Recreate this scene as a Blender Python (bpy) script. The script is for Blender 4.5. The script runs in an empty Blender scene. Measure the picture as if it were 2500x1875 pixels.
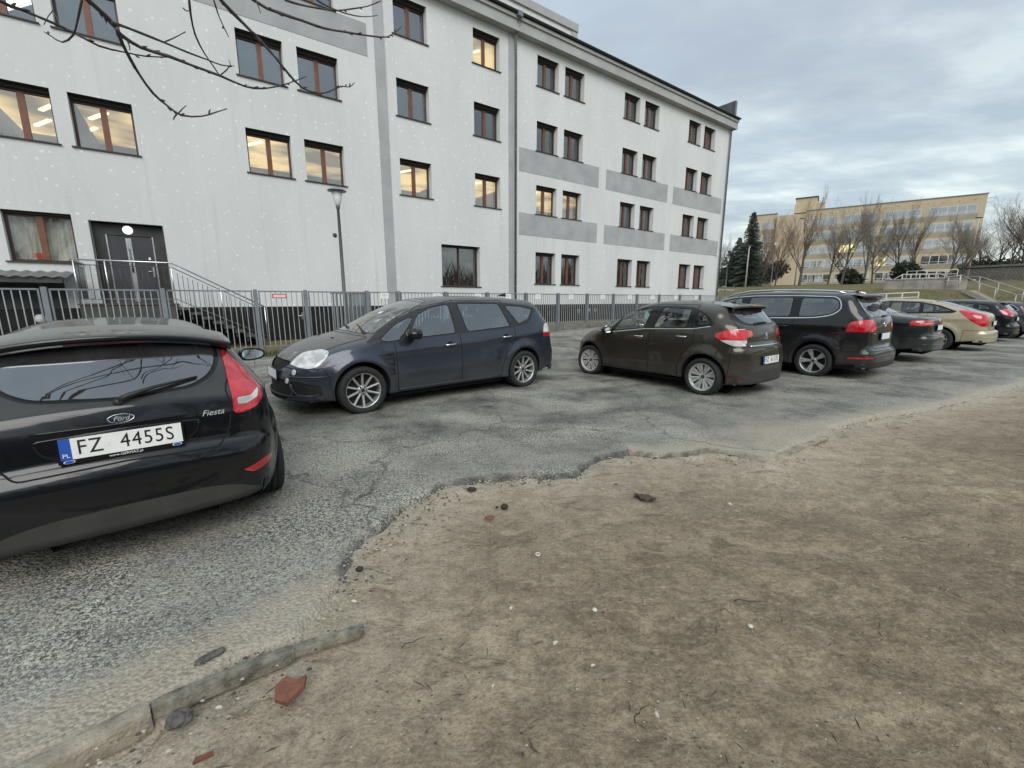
import bpy, bmesh, math, random
import numpy as np
from mathutils import Vector, Matrix, noise
random.seed(7)
rnd = random.random
PI = math.pi
sc = bpy.context.scene
COL = sc.collection

# ------------------------------------------------------------------ camera
F_PX, W_PX, H_PX, EYE = 1050.0, 2500.0, 1875.0, 1.53
PITCH = math.atan(205.5 / F_PX)
CP, SP = math.cos(PITCH), math.sin(PITCH)
cd = bpy.data.cameras.new('camera')
cam = bpy.data.objects.new('camera', cd)
COL.objects.link(cam)
cam.location = (0, 0, EYE)
cam.rotation_euler = (PI / 2 - PITCH, 0, 0)
cd.sensor_width = 36.0
cd.lens = 36.0 * F_PX / W_PX
cd.clip_start = 0.05
cd.clip_end = 2000
sc.camera = cam

# ------------------------------------------------------------------ world
SUN_DIR = Vector((0.14, -0.76, 0.66)).normalized()      # direction towards the bright part of the overcast
world = bpy.data.worlds.new('World')
sc.world = world
world.use_nodes = True
nt = world.node_tree
nt.nodes.clear()
def WN(t, **k):
    n = nt.nodes.new(t)
    for a, b in k.items():
        setattr(n, a, b)
    return n
wo = WN('ShaderNodeOutputWorld'); bg = WN('ShaderNodeBackground')
sky = WN('ShaderNodeTexSky', sky_type='NISHITA', sun_disc=False)
sky.sun_elevation = math.asin(SUN_DIR.z)
sky.sun_rotation = math.atan2(SUN_DIR.x, SUN_DIR.y)
tc = WN('ShaderNodeTexCoord'); sep = WN('ShaderNodeSeparateXYZ')
nt.links.new(tc.outputs['Generated'], sep.inputs[0])
mx = WN('ShaderNodeMath', operation='MAXIMUM'); mx.inputs[1].default_value = 0.0
nt.links.new(sep.outputs[2], mx.inputs[0])
ad = WN('ShaderNodeMath', operation='ADD'); ad.inputs[1].default_value = 0.13
nt.links.new(mx.outputs[0], ad.inputs[0])
dx = WN('ShaderNodeMath', operation='DIVIDE'); dy = WN('ShaderNodeMath', operation='DIVIDE')
nt.links.new(sep.outputs[0], dx.inputs[0]); nt.links.new(ad.outputs[0], dx.inputs[1])
nt.links.new(sep.outputs[1], dy.inputs[0]); nt.links.new(ad.outputs[0], dy.inputs[1])
cb = WN('ShaderNodeCombineXYZ')
nt.links.new(dx.outputs[0], cb.inputs[0]); nt.links.new(dy.outputs[0], cb.inputs[1])
def wnoise(scale, detail, rough, off, sx=1.0, sy=1.0, rot=0.0):
    mp = WN('ShaderNodeMapping'); mp.inputs['Location'].default_value = off
    mp.inputs['Scale'].default_value = (sx, sy, 1); mp.inputs['Rotation'].default_value = (0, 0, rot)
    nt.links.new(cb.outputs[0], mp.inputs[0])
    n = WN('ShaderNodeTexNoise'); n.inputs['Scale'].default_value = scale
    n.inputs['Detail'].default_value = detail; n.inputs['Roughness'].default_value = rough
    nt.links.new(mp.outputs[0], n.inputs['Vector'])
    return n.outputs['Fac']
def wramp(sock, stops):
    r = WN('ShaderNodeValToRGB'); e = r.color_ramp.elements
    e[0].position, e[0].color = stops[0][0], stops[0][1] + (1,)
    e[1].position, e[1].color = stops[-1][0], stops[-1][1] + (1,)
    for p, c in stops[1:-1]:
        q = e.new(p); q.color = c + (1,)
    nt.links.new(sock, r.inputs[0])
    return r.outputs['Color']
def wmix(fac, a, b, mode='MIX'):
    m = WN('ShaderNodeMix', data_type='RGBA', blend_type=mode)
    if isinstance(fac, float): m.inputs[0].default_value = fac
    else: nt.links.new(fac, m.inputs[0])
    for s, v in ((6, a), (7, b)):
        if isinstance(v, tuple): m.inputs[s].default_value = v + (1,)
        else: nt.links.new(v, m.inputs[s])
    return m.outputs[2]
big = wramp(wnoise(0.42, 5, 0.55, (3.1, 1.7, 0), 1.0, 1.35, 0.6), [(0.36, (0.285, 0.325, 0.385)), (0.47, (0.32, 0.39, 0.45)), (0.56, (0.375, 0.465, 0.52)), (0.66, (0.48, 0.54, 0.55))])
fine = wramp(wnoise(1.75, 7, 0.56, (0.3, 5.2, 0), 1.0, 1.7, 0.95), [(0.38, (0.275, 0.325, 0.36)), (0.50, (0.37, 0.42, 0.43)), (0.64, (0.58, 0.625, 0.59))])
hz = WN('ShaderNodeMapRange'); hz.inputs[1].default_value = 0.50; hz.inputs[2].default_value = 0.05
hz.inputs[3].default_value = 0.16; hz.inputs[4].default_value = 0.92
nt.links.new(sep.outputs[2], hz.inputs[0])
cl = wmix(hz.outputs[0], big, fine)
# paler and warmer just above the horizon
hz2 = WN('ShaderNodeMapRange'); hz2.inputs[1].default_value = 0.16; hz2.inputs[2].default_value = 0.0
hz2.inputs[3].default_value = 0.0; hz2.inputs[4].default_value = 0.7
nt.links.new(sep.outputs[2], hz2.inputs[0])
cl = wmix(hz2.outputs[0], cl, (0.52, 0.55, 0.505))
skm = WN('ShaderNodeVectorMath', operation='SCALE'); skm.inputs['Scale'].default_value = 0.08
nt.links.new(sky.outputs[0], skm.inputs[0])
cl = wmix(0.90, skm.outputs[0], cl)
nt.links.new(cl, bg.inputs['Color'])
bg.inputs['Strength'].default_value = 1.0
nt.links.new(bg.outputs[0], wo.inputs[0])

sl = bpy.data.lights.new('sun', 'SUN')
sun = bpy.data.objects.new('sun', sl)
COL.objects.link(sun)
sl.energy = 1.4
sl.angle = math.radians(46)
sl.color = (1.0, 0.965, 0.91)
sun.rotation_euler = SUN_DIR.to_track_quat('Z', 'Y').to_euler()

sc.view_settings.view_transform = 'Standard'
sc.view_settings.look = 'None'
sc.view_settings.gamma = 1
sc.view_settings.use_curve_mapping = False
sc.view_settings.exposure = 0.82

# ------------------------------------------------------------------ frames of reference
AZ = math.radians(54)
U = Vector((math.sin(AZ), math.cos(AZ), 0))          # along the facade, away to the right
M_ = Vector((-math.cos(AZ), math.sin(AZ), 0))        # towards the facade
ROT_UM = math.atan2(U.y, U.x)                        # z-rotation that turns +X into U (then +Y is M_)
def sm(s, m, z=0.0):
    p = U * s + M_ * m
    return Vector((p.x, p.y, z))
def at(px, py, depth):
    """the point of the place at this depth seen at a pixel of the 2500 wide photograph"""
    v = py - H_PX / 2
    fw = F_PX * CP - v * SP
    return Vector(((px - W_PX / 2) / fw * depth, depth, EYE + (-v * CP - F_PX * SP) / fw * depth))
def sstep(a, b, x):
    t = np.clip((x - a) / (b - a), 0, 1)
    return t * t * (3 - 2 * t)
def terrain(x, y):
    s = x * U.x + y * U.y
    m = x * M_.x + y * M_.y
    h = 0.27 * np.clip((s - 1) / 12, 0, 1) * sstep(7.2, 11.8, m)
    h = h + .09 * sstep(9, 17, s) * sstep(28, 20, s) + 2.95 * sstep(30.0, 64.0, s) + 1.75 * np.clip((s - 60) / 52, 0, 1)
    return h
def tz(x, y):
    return float(terrain(np.float64(x), np.float64(y)))

# ------------------------------------------------------------------ object helpers
def link(o, parent=None):
    COL.objects.link(o)
    if parent is not None:
        o.parent = parent
    return o
def empty(name, loc=(0, 0, 0), rz=0.0, parent=None):
    o = bpy.data.objects.new(name, None)
    o.empty_display_size = 0.2
    o.location = loc; o.rotation_euler = (0, 0, rz)
    return link(o, parent)
def tag(o, label=None, cat=None, group=None, kind=None):
    if label: o['label'] = label
    if cat: o['category'] = cat
    if group: o['group'] = group
    if kind: o['kind'] = kind
    return o
def thing(name, label, cat, loc=(0, 0, 0), rz=0.0, group=None):
    return tag(empty(name, loc, rz), label, cat, group)
def mesh_from(verts, faces, name='mesh', mats=None, fm=None, smooth=False):
    me = bpy.data.meshes.new(name)
    me.from_pydata([tuple(v) for v in verts], [], [tuple(f) for f in faces])
    for m in (mats or []):
        me.materials.append(m)
    if fm is not None:
        me.polygons.foreach_set('material_index', fm)
    if smooth:
        me.polygons.foreach_set('use_smooth', [True] * len(me.polygons))
    me.update()
    return me
class MB:
    """collects simple solids into one mesh"""
    def __init__(s):
        s.v, s.f, s.m, s.sm = [], [], [], []
    def add(s, vs, fs, mi=0, smooth=False):
        b = len(s.v)
        s.v += [tuple(v) for v in vs]
        s.f += [tuple(b + i for i in f) for f in fs]
        s.m += [mi] * len(fs); s.sm += [smooth] * len(fs)
        return s
    def box(s, x0, x1, y0, y1, z0, z1, mi=0, M=None, bev=0.0):
        if bev > 0:
            bm = bmesh.new()
            r = bmesh.ops.create_cube(bm, size=1)
            for v in r['verts']:
                v.co = Vector((x0 + (v.co.x + .5) * (x1 - x0), y0 + (v.co.y + .5) * (y1 - y0), z0 + (v.co.z + .5) * (z1 - z0)))
            bmesh.ops.bevel(bm, geom=bm.edges[:], offset=bev, segments=2, affect='EDGES', profile=0.6)
            vs = [v.co.copy() for v in bm.verts]; bm.verts.index_update()
            fs = [[v.index for v in f.verts] for f in bm.faces]; bm.free()
            if M is not None: vs = [M @ v for v in vs]
            return s.add(vs, fs, mi)
        vs = [Vector((x, y, z)) for z in (z0, z1) for y in (y0, y1) for x in (x0, x1)]
        if M is not None: vs = [M @ v for v in vs]
        return s.add(vs, [(0, 2, 3, 1), (4, 5, 7, 6), (0, 1, 5, 4), (2, 6, 7, 3), (0, 4, 6, 2), (1, 3, 7, 5)], mi)
    def tube(s, pts, rad, n=8, mi=0, cap=True, smooth=True):
        pts = [Vector(p) for p in pts]
        if not hasattr(rad, '__len__'): rad = [rad] * len(pts)
        vs, fs = [], []
        ref = None
        for i, p in enumerate(pts):
            d = (pts[min(i + 1, len(pts) - 1)] - pts[max(i - 1, 0)])
            if d.length < 1e-9: d = Vector((0, 0, 1))
            d.normalize()
            if ref is None:
                ref = Vector((0, 0, 1)) if abs(d.z) < 0.9 else Vector((1, 0, 0))
            a = (ref - d * ref.dot(d))
            if a.length < 1e-6: a = d.orthogonal()
            a.normalize(); b = d.cross(a); ref = a
            for k in range(n):
                t = 2 * PI * k / n
                vs.append(p + (a * math.cos(t) + b * math.sin(t)) * rad[i])
        for i in range(len(pts) - 1):
            for k in range(n):
                k2 = (k + 1) % n
                fs.append((i * n + k, i * n + k2, (i + 1) * n + k2, (i + 1) * n + k))
        if cap:
            fs.append(tuple(reversed(range(n)))); fs.append(tuple(range((len(pts) - 1) * n, len(pts) * n)))
        return s.add(vs, fs, mi, smooth)
    def lathe(s, prof, n=32, mi=0, axis='z', o=(0, 0, 0), smooth=True):
        """prof: (radius, height) pairs"""
        vs, fs = [], []
        o = Vector(o)
        for r, h in prof:
            for k in range(n):
                t = 2 * PI * k / n
                c, q = r * math.cos(t), r * math.sin(t)
                vs.append(o + (Vector((c, q, h)) if axis == 'z' else Vector((c, h, q)) if axis == 'y' else Vector((h, c, q))))
        for i in range(len(prof) - 1):
            for k in range(n):
                k2 = (k + 1) % n
                f = (i * n + k, i * n + k2, (i + 1) * n + k2, (i + 1) * n + k)
                fs.append(f if axis != 'y' else tuple(reversed(f)))
        return s.add(vs, fs, mi, smooth)
    def prism(s, poly, d0, d1, plane='xy', mi=0, M=None):
        """extrude a 2-D polygon from d0 to d1 along the third axis"""
        def P(a, b, d):
            return Vector((a, b, d)) if plane == 'xy' else Vector((a, d, b)) if plane == 'xz' else Vector((d, a, b))
        n = len(poly)
        vs = [P(a, b, d0) for a, b in poly] + [P(a, b, d1) for a, b in poly]
        if M is not None: vs = [M @ v for v in vs]
        fs = [tuple(range(n)), tuple(reversed(range(n, 2 * n)))] + [(i, (i + 1) % n + n if False else i + n, (i + 1) % n + n, (i + 1) % n) for i in range(n)]
        return s.add(vs, fs, mi)
    def mesh(s, name, mats):
        me = bpy.data.meshes.new(name)
        me.from_pydata(s.v, [], s.f)
        for m in mats: me.materials.append(m)
        me.polygons.foreach_set('material_index', s.m)
        me.polygons.foreach_set('use_smooth', s.sm)
        me.update()
        return me
    def obj(s, name, mats, parent=None, fixn=True):
        if not isinstance(mats, (list, tuple)): mats = [mats]
        me = s.mesh(name, mats)
        if fixn:
            bm = bmesh.new(); bm.from_mesh(me)
            bmesh.ops.recalc_face_normals(bm, faces=bm.faces[:])
            bm.to_mesh(me); bm.free()
        o = bpy.data.objects.new(name, me)
        return link(o, parent)
def inst(name, me, parent=None, loc=(0, 0, 0), rot=(0, 0, 0), scale=(1, 1, 1)):
    o = bpy.data.objects.new(name, me)
    o.location = loc; o.rotation_euler = rot; o.scale = scale
    return link(o, parent)
def copy_tree(o, parent=None, keep=False):
    c = o.copy(); COL.objects.link(c)
    if parent is not None: c.parent = parent
    for ch in list(o.children):
        copy_tree(ch, c)
    return c

# ------------------------------------------------------------------ material helpers
class MT:
    def __init__(s, name):
        s.m = bpy.data.materials.new(name); s.m.use_nodes = True
        s.t = s.m.node_tree; s.t.nodes.clear()
        s.out = s.t.nodes.new('ShaderNodeOutputMaterial')
    def n(s, t, **k):
        x = s.t.nodes.new(t)
        for a, b in k.items(): setattr(x, a, b)
        return x
    def l(s, a, b): s.t.links.new(a, b)
    def put(s, sock, v):
        if v is None: return
        if isinstance(v, tuple): sock.default_value = v + (1,) if len(v) == 3 and sock.type == 'RGBA' else v
        elif isinstance(v, (int, float)): sock.default_value = v
        else: s.l(v, sock)
    def coord(s, kind='Object', scale=(1, 1, 1), rot=(0, 0, 0), loc=(0, 0, 0)):
        t = s.n('ShaderNodeTexCoord'); mp = s.n('ShaderNodeMapping')
        mp.inputs['Scale'].default_value = scale; mp.inputs['Rotation'].default_value = rot; mp.inputs['Location'].default_value = loc
        s.l(t.outputs[kind], mp.inputs[0]); return mp.outputs[0]
    def noise(s, co, scale, detail=4, rough=0.55, dist=0.0):
        x = s.n('ShaderNodeTexNoise'); x.inputs['Scale'].default_value = scale; x.inputs['Detail'].default_value = detail
        x.inputs['Roughness'].default_value = rough; x.inputs['Distortion'].default_value = dist
        s.l(co, x.inputs['Vector']); return x.outputs['Fac']
    def voro(s, co, scale, feature='F1', out='Distance', rand=1.0):
        x = s.n('ShaderNodeTexVoronoi', feature=feature); x.inputs['Scale'].default_value = scale
        x.inputs['Randomness'].default_value = rand
        s.l(co, x.inputs['Vector']); return x.outputs[out]
    def ramp(s, sock, stops, const=False):
        r = s.n('ShaderNodeValToRGB'); e = r.color_ramp.elements
        if const: r.color_ramp.interpolation = 'CONSTANT'
        st = [(p, (c, c, c) if isinstance(c, (int, float)) else c) for p, c in stops]
        e[0].position, e[0].color = st[0][0], st[0][1] + (1,)
        e[1].position, e[1].color = st[-1][0], st[-1][1] + (1,)
        for p, c in st[1:-1]:
            q = e.new(p); q.color = c + (1,)
        s.l(sock, r.inputs[0]); return r.outputs['Color']
    def mix(s, fac, a, b, mode='MIX'):
        m = s.n('ShaderNodeMix', data_type='RGBA', blend_type=mode)
        s.put(m.inputs[0], fac); s.put(m.inputs[6], a); s.put(m.inputs[7], b)
        return m.outputs[2]
    def math(s, op, a, b=None, clamp=False):
        m = s.n('ShaderNodeMath', operation=op); m.use_clamp = clamp
        s.put(m.inputs[0], a)
        if b is not None: s.put(m.inputs[1], b)
        return m.outputs[0]
    def bump(s, h, strength=0.3, dist=0.01, normal=None):
        b = s.n('ShaderNodeBump'); b.inputs['Strength'].default_value = strength; b.inputs['Distance'].default_value = dist
        s.l(h, b.inputs['Height'])
        if normal is not None: s.l(normal, b.inputs['Normal'])
        return b.outputs[0]
    def bsdf(s, col, rough=0.6, metal=0.0, normal=None, **k):
        b = s.n('ShaderNodeBsdfPrincipled')
        s.put(b.inputs['Base Color'], col); s.put(b.inputs['Roughness'], rough); s.put(b.inputs['Metallic'], metal)
        if normal is not None: s.l(normal, b.inputs['Normal'])
        for a, v in k.items(): s.put(b.inputs[a.replace('_', ' ')], v)
        return b.outputs[0]
    def done(s, sh):
        s.l(sh, s.out.inputs['Surface']); return s.m
def simple(name, col, rough=0.6, metal=0.0, var=0.12, scale=6.0, bump=0.0, bscale=60.0, **k):
    """plain surface with a little uneven tone and grain"""
    t = MT(name); co = t.coord('Object')
    n = t.noise(co, scale, 5, 0.6)
    c = t.mix(t.ramp(n, [(0.3, 0.0), (0.7, 1.0)]), tuple(x * (1 - var) for x in col), tuple(min(1, x * (1 + var)) for x in col))
    nr = t.bump(t.noise(co, bscale, 3), bump, 0.01) if bump else None
    r = t.math('ADD', t.math('MULTIPLY', n, 0.15), rough - 0.07)
    return t.done(t.bsdf(c, r, metal, nr, **k))

# ------------------------------------------------------------------ materials
def paint(name, col, metallic=0.35, rough=0.32, dust=(0.17, 0.165, 0.155), dust_top=0.55, dust_low=0.35):
    """car paint under clear coat; settled dust on the faces that look up, road grime near the sills"""
    t = MT(name); co = t.coord('Object')
    geo = t.n('ShaderNodeNewGeometry'); sp = t.n('ShaderNodeSeparateXYZ'); t.l(geo.outputs['Normal'], sp.inputs[0])
    n1 = t.noise(co, 2.2, 6, 0.62); n2 = t.noise(co, 42, 4, 0.6)
    up = t.math('MULTIPLY', t.ramp(sp.outputs[2], [(0.45, 0.0), (0.98, 1.0)]), dust_top)
    up = t.math('MULTIPLY', up, t.ramp(n1, [(0.25, 0.65), (0.7, 1.0)]))
    sc_ = t.n('ShaderNodeSeparateXYZ'); t.l(co, sc_.inputs[0])
    low = t.math('MULTIPLY', t.ramp(sc_.outputs[2], [(0.20, 1.0), (0.75, 0.0)]), dust_low)
    low = t.math('MULTIPLY', low, t.ramp(n1, [(0.3, 0.3), (0.7, 1.0)]))
    d = t.math('ADD', up, low, True)
    d = t.math('MULTIPLY', d, t.ramp(n2, [(0.2, 0.8), (0.8, 1.0)]), True)
    base = t.bsdf(col, rough, metallic, None, Coat_Weight=0.85, Coat_Roughness=0.05, Specular_IOR_Level=0.2)
    du = t.bsdf(dust, 0.85)
    ms = t.n('ShaderNodeMixShader'); t.l(d, ms.inputs[0]); t.l(base, ms.inputs[1]); t.l(du, ms.inputs[2])
    dark = t.bsdf((0.03, 0.03, 0.032), 0.8)
    m2 = t.n('ShaderNodeMixShader'); t.l(geo.outputs['Backfacing'], m2.inputs[0]); t.l(ms.outputs[0], m2.inputs[1]); t.l(dark, m2.inputs[2])
    return t.done(m2.outputs[0])
def glass(name, tint=(0.55, 0.6, 0.6), refl=0.12, dirt=0.06, rough=0.02, power=1.0):
    t = MT(name); co = t.coord('Object')
    tr = t.n('ShaderNodeBsdfTransparent'); t.put(tr.inputs[0], tint)
    gl = t.n('ShaderNodeBsdfGlossy'); gl.inputs['Roughness'].default_value = rough
    t.put(gl.inputs[0], (0.95, 0.97, 1.0))
    fr = t.n('ShaderNodeFresnel'); gb = t.n('ShaderNodeNewGeometry')
    t.l(t.math('SUBTRACT', 1.6, t.math('MULTIPLY', gb.outputs['Backfacing'], .975)), fr.inputs['IOR'])   # same strength from both sides of the sheet
    f = t.math('ADD', t.math('MULTIPLY', fr.outputs[0], power), refl, True)
    a = t.n('ShaderNodeMixShader'); t.l(f, a.inputs[0]); t.l(tr.outputs[0], a.inputs[1]); t.l(gl.outputs[0], a.inputs[2])
    du = t.bsdf((0.35, 0.36, 0.35), 0.9)
    b = t.n('ShaderNodeMixShader')
    t.l(t.math('MULTIPLY', t.ramp(t.noise(co, 7, 6, 0.65), [(0.3, 0.3), (0.75, 1.0)]), dirt), b.inputs[0])
    t.l(a.outputs[0], b.inputs[1]); t.l(du, b.inputs[2])
    return t.done(b.outputs[0])
M = {}
M['paint_black'] = paint('black_car_paint', (0.006, 0.007, 0.010), 0.3, 0.3, dust=(0.17, 0.17, 0.155), dust_top=0.55, dust_low=0.02)
M['paint_blue'] = paint('blue_grey_car_paint', (0.038, 0.048, 0.066), 0.55, 0.34, dust=(0.16, 0.16, 0.155), dust_top=0.75, dust_low=0.30)
M['paint_brown'] = paint('brown_car_paint', (0.050, 0.043, 0.031), 0.6, 0.30, dust_top=0.5, dust_low=0.28)
M['paint_sharan'] = paint('black_pearl_car_paint', (0.018, 0.017, 0.018), 0.4, 0.3, dust_top=0.35, dust_low=0.3)
M['paint_green'] = paint('dark_grey_green_car_paint', (0.022, 0.028, 0.030), 0.5, 0.3, dust_top=0.4, dust_low=0.3)
M['paint_gold'] = paint('champagne_car_paint', (0.50, 0.43, 0.29), 0.45, 0.35, dust=(0.35, 0.33, 0.28), dust_top=0.3, dust_low=0.5)
M['paint_plum'] = paint('plum_grey_car_paint', (0.06, 0.05, 0.065), 0.5, 0.3)
M['paint_silver'] = paint('silver_car_paint', (0.42, 0.43, 0.44), 0.5, 0.35)
M['glass_tint'] = glass('tinted_car_glass', (0.45, 0.50, 0.49), 0.10, 0.06, 0.02, 1.2)
M['glass_side'] = glass('side_car_glass', (0.84, 0.90, 0.88), 0.04, 0.03, 0.02, 1.1)
M['glass_blue'] = glass('hazy_side_glass', (0.78, 0.87, 0.91), 0.14, 0.06, 0.02, 1.2)
M['glass_rear'] = glass('dark_rear_glass', (0.05, 0.055, 0.06), 0.17, 0.10, 0.012, 1.5)
M['glass_screen'] = glass('dusty_windscreen_glass', (0.35, 0.38, 0.38), 0.12, 0.42, 0.06, 1.0)
M['black_plastic'] = simple('black_plastic', (0.018, 0.018, 0.019), 0.45, 0, 0.2, 8, 0.1, 300)
M['gloss_black'] = simple('gloss_black', (0.008, 0.008, 0.009), 0.12, 0, 0.1, 8)
M['silver_letter'] = simple('silver_letters', (.60, .61, .62), .3, .3, .05)
M['grey_plastic'] = simple('dusty_grey_plastic', (0.036, 0.036, 0.034), 0.65, 0, 0.25, 5, 0.15, 400)
M['gap'] = simple('panel_gap', (0.004, 0.004, 0.004), 0.9)
M['rubber'] = simple('tyre_rubber', (0.020, 0.020, 0.021), 0.85, 0, 0.3, 20, 0.3, 150)
M['alloy'] = simple('alloy_rim', (0.55, 0.55, 0.54), 0.32, 0.7, 0.15, 14)
M['alloy_dull'] = simple('silver_hubcap', (0.48, 0.47, 0.45), 0.42, 0.4, 0.2, 14)
M['brake'] = simple('dark_wheel_inside', (0.012, 0.012, 0.012), 0.7)
M['chrome'] = simple('chrome_trim', (0.75, 0.76, 0.77), 0.18, 1.0, 0.05, 10)
M['mirror'] = simple('mirror_silver', (.6, .65, .66), .04, 1.0, .02)
M['interior'] = simple('car_interior_fabric', (0.025, 0.026, 0.028), 0.9, 0, 0.2, 12)
M['seat_grey'] = simple('car_seat_fabric', (0.07, 0.075, 0.08), 0.9, 0, 0.2, 12)
def lamp_mat(name, c1, c2, rough=0.12):
    t = MT(name); co = t.coord('Object')
    c = t.mix(t.ramp(t.noise(t.coord('Object', (1, 1, 1.6)), 6, 2), [(0.40, 0.0), (0.60, 1.0)]), c1, c2)
    w = t.n('ShaderNodeTexWave'); w.inputs['Scale'].default_value = 60; t.l(t.coord('Object', (0, .2, 1)), w.inputs['Vector'])
    c = t.mix(t.math('MULTIPLY', w.outputs['Fac'], .25), c, tuple(x * 0.5 for x in c1))
    return t.done(t.bsdf(c, rough, 0.0, None, Coat_Weight=1.0, Coat_Roughness=0.03))
M['lamp_red'] = lamp_mat('red_lamp_lens', (0.42, 0.006, 0.014), (0.58, 0.03, 0.04))
M['lamp_dark_red'] = lamp_mat('dark_red_lamp_lens', (0.06, 0.003, 0.004), (0.11, 0.006, 0.008))
M['lamp_clear'] = lamp_mat('clear_lamp_lens', (0.40, 0.41, 0.42), (0.70, 0.70, 0.69))
M['plate_white'] = simple('number_plate_white', (0.80, 0.81, 0.80), 0.35, 0, 0.03, 9)
M['plate_blue'] = simple('number_plate_blue', (0.02, 0.09, 0.42), 0.35, 0, 0.05, 9)
M['ink'] = simple('black_lettering', (0.008, 0.008, 0.008), 0.4)
M['white_print'] = simple('white_print', (0.78, 0.78, 0.78), 0.5, 0, 0.03)

# ------------------------------------------------------------------ curves for the car bodies
class Curve1:
    """monotone cubic through (x, value) pairs"""
    def __init__(s, pts):
        pts = sorted(pts)
        s.x = np.array([p[0] for p in pts], float); s.y = np.array([p[1] for p in pts], float)
        if len(pts) == 1:
            s.m = np.zeros(1); return
        h = np.diff(s.x); d = np.diff(s.y) / h
        m = np.zeros(len(pts)); m[0], m[-1] = d[0], d[-1]
        for i in range(1, len(pts) - 1):
            m[i] = 0 if d[i - 1] * d[i] <= 0 else 2 * d[i - 1] * d[i] / (d[i - 1] + d[i])
        s.m = m
    def __call__(s, v):
        v = np.asarray(v, float)
        if len(s.x) == 1: return np.full(v.shape, s.y[0])
        v = np.clip(v, s.x[0], s.x[-1])
        i = np.clip(np.searchsorted(s.x, v, 'right') - 1, 0, len(s.x) - 2)
        h = s.x[i + 1] - s.x[i]; t = (v - s.x[i]) / h
        return (s.y[i] * (2 * t**3 - 3 * t**2 + 1) + h * s.m[i] * (t**3 - 2 * t**2 + t)
                + s.y[i + 1] * (3 * t**2 - 2 * t**3) + h * s.m[i + 1] * (t**3 - t**2))
def resample(pts, ds):
    """centripetal Catmull-Rom through 2-D points, sampled about every ds"""
    P = [np.array(p, float) for p in pts]
    P = [2 * P[0] - P[1]] + P + [2 * P[-1] - P[-2]]
    out = []
    for i in range(1, len(P) - 2):
        p0, p1, p2, p3 = P[i - 1:i + 3]
        t0 = 0; t1 = t0 + np.linalg.norm(p1 - p0)**.5; t2 = t1 + np.linalg.norm(p2 - p1)**.5; t3 = t2 + np.linalg.norm(p3 - p2)**.5
        n = max(2, int(np.linalg.norm(p2 - p1) / ds))
        for k in range(n):
            t = t1 + (t2 - t1) * k / n
            a1 = (t1 - t) / (t1 - t0) * p0 + (t - t0) / (t1 - t0) * p1
            a2 = (t2 - t) / (t2 - t1) * p1 + (t - t1) / (t2 - t1) * p2
            a3 = (t3 - t) / (t3 - t2) * p2 + (t - t2) / (t3 - t2) * p3
            b1 = (t2 - t) / (t2 - t0) * a1 + (t - t0) / (t2 - t0) * a2
            b2 = (t3 - t) / (t3 - t1) * a2 + (t - t1) / (t3 - t1) * a3
            out.append((t2 - t) / (t2 - t1) * b1 + (t - t1) / (t2 - t1) * b2)
    out.append(P[-2])
    return np.array(out)
def rpoly(pts, r=0.03, n=3):
    """round the corners of a polygon"""
    out = []
    pts = [p for i, p in enumerate(pts) if math.hypot(p[0] - pts[i - 1][0], p[1] - pts[i - 1][1]) > 1e-6]
    m = len(pts)
    for i in range(m):
        p, a, b = Vector(pts[i]), Vector(pts[i - 1]), Vector(pts[(i + 1) % m])
        la, lb = (a - p).length, (b - p).length
        q = min(r, la * 0.45, lb * 0.45)
        A = p + (a - p) / la * q; B = p + (b - p) / lb * q
        for k in range(n + 1):
            t = k / n
            c = A * (1 - t)**2 + p * 2 * t * (1 - t) + B * t**2
            out.append((c.x, c.y))
    return out
def mirror_poly(half):
    """half outline with y >= 0 (start and end near y = 0) -> symmetric polygon"""
    return list(half) + [(-y, z) for y, z in reversed(half) if abs(y) > 1e-9]
def inside(poly, a, b):
    c = False; n = len(poly); j = n - 1
    for i in range(n):
        xi, yi = poly[i]; xj, yj = poly[j]
        if (yi > b) != (yj > b) and a < (xj - xi) * (b - yi) / (yj - yi) + xi: c = not c
        j = i
    return c

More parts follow.
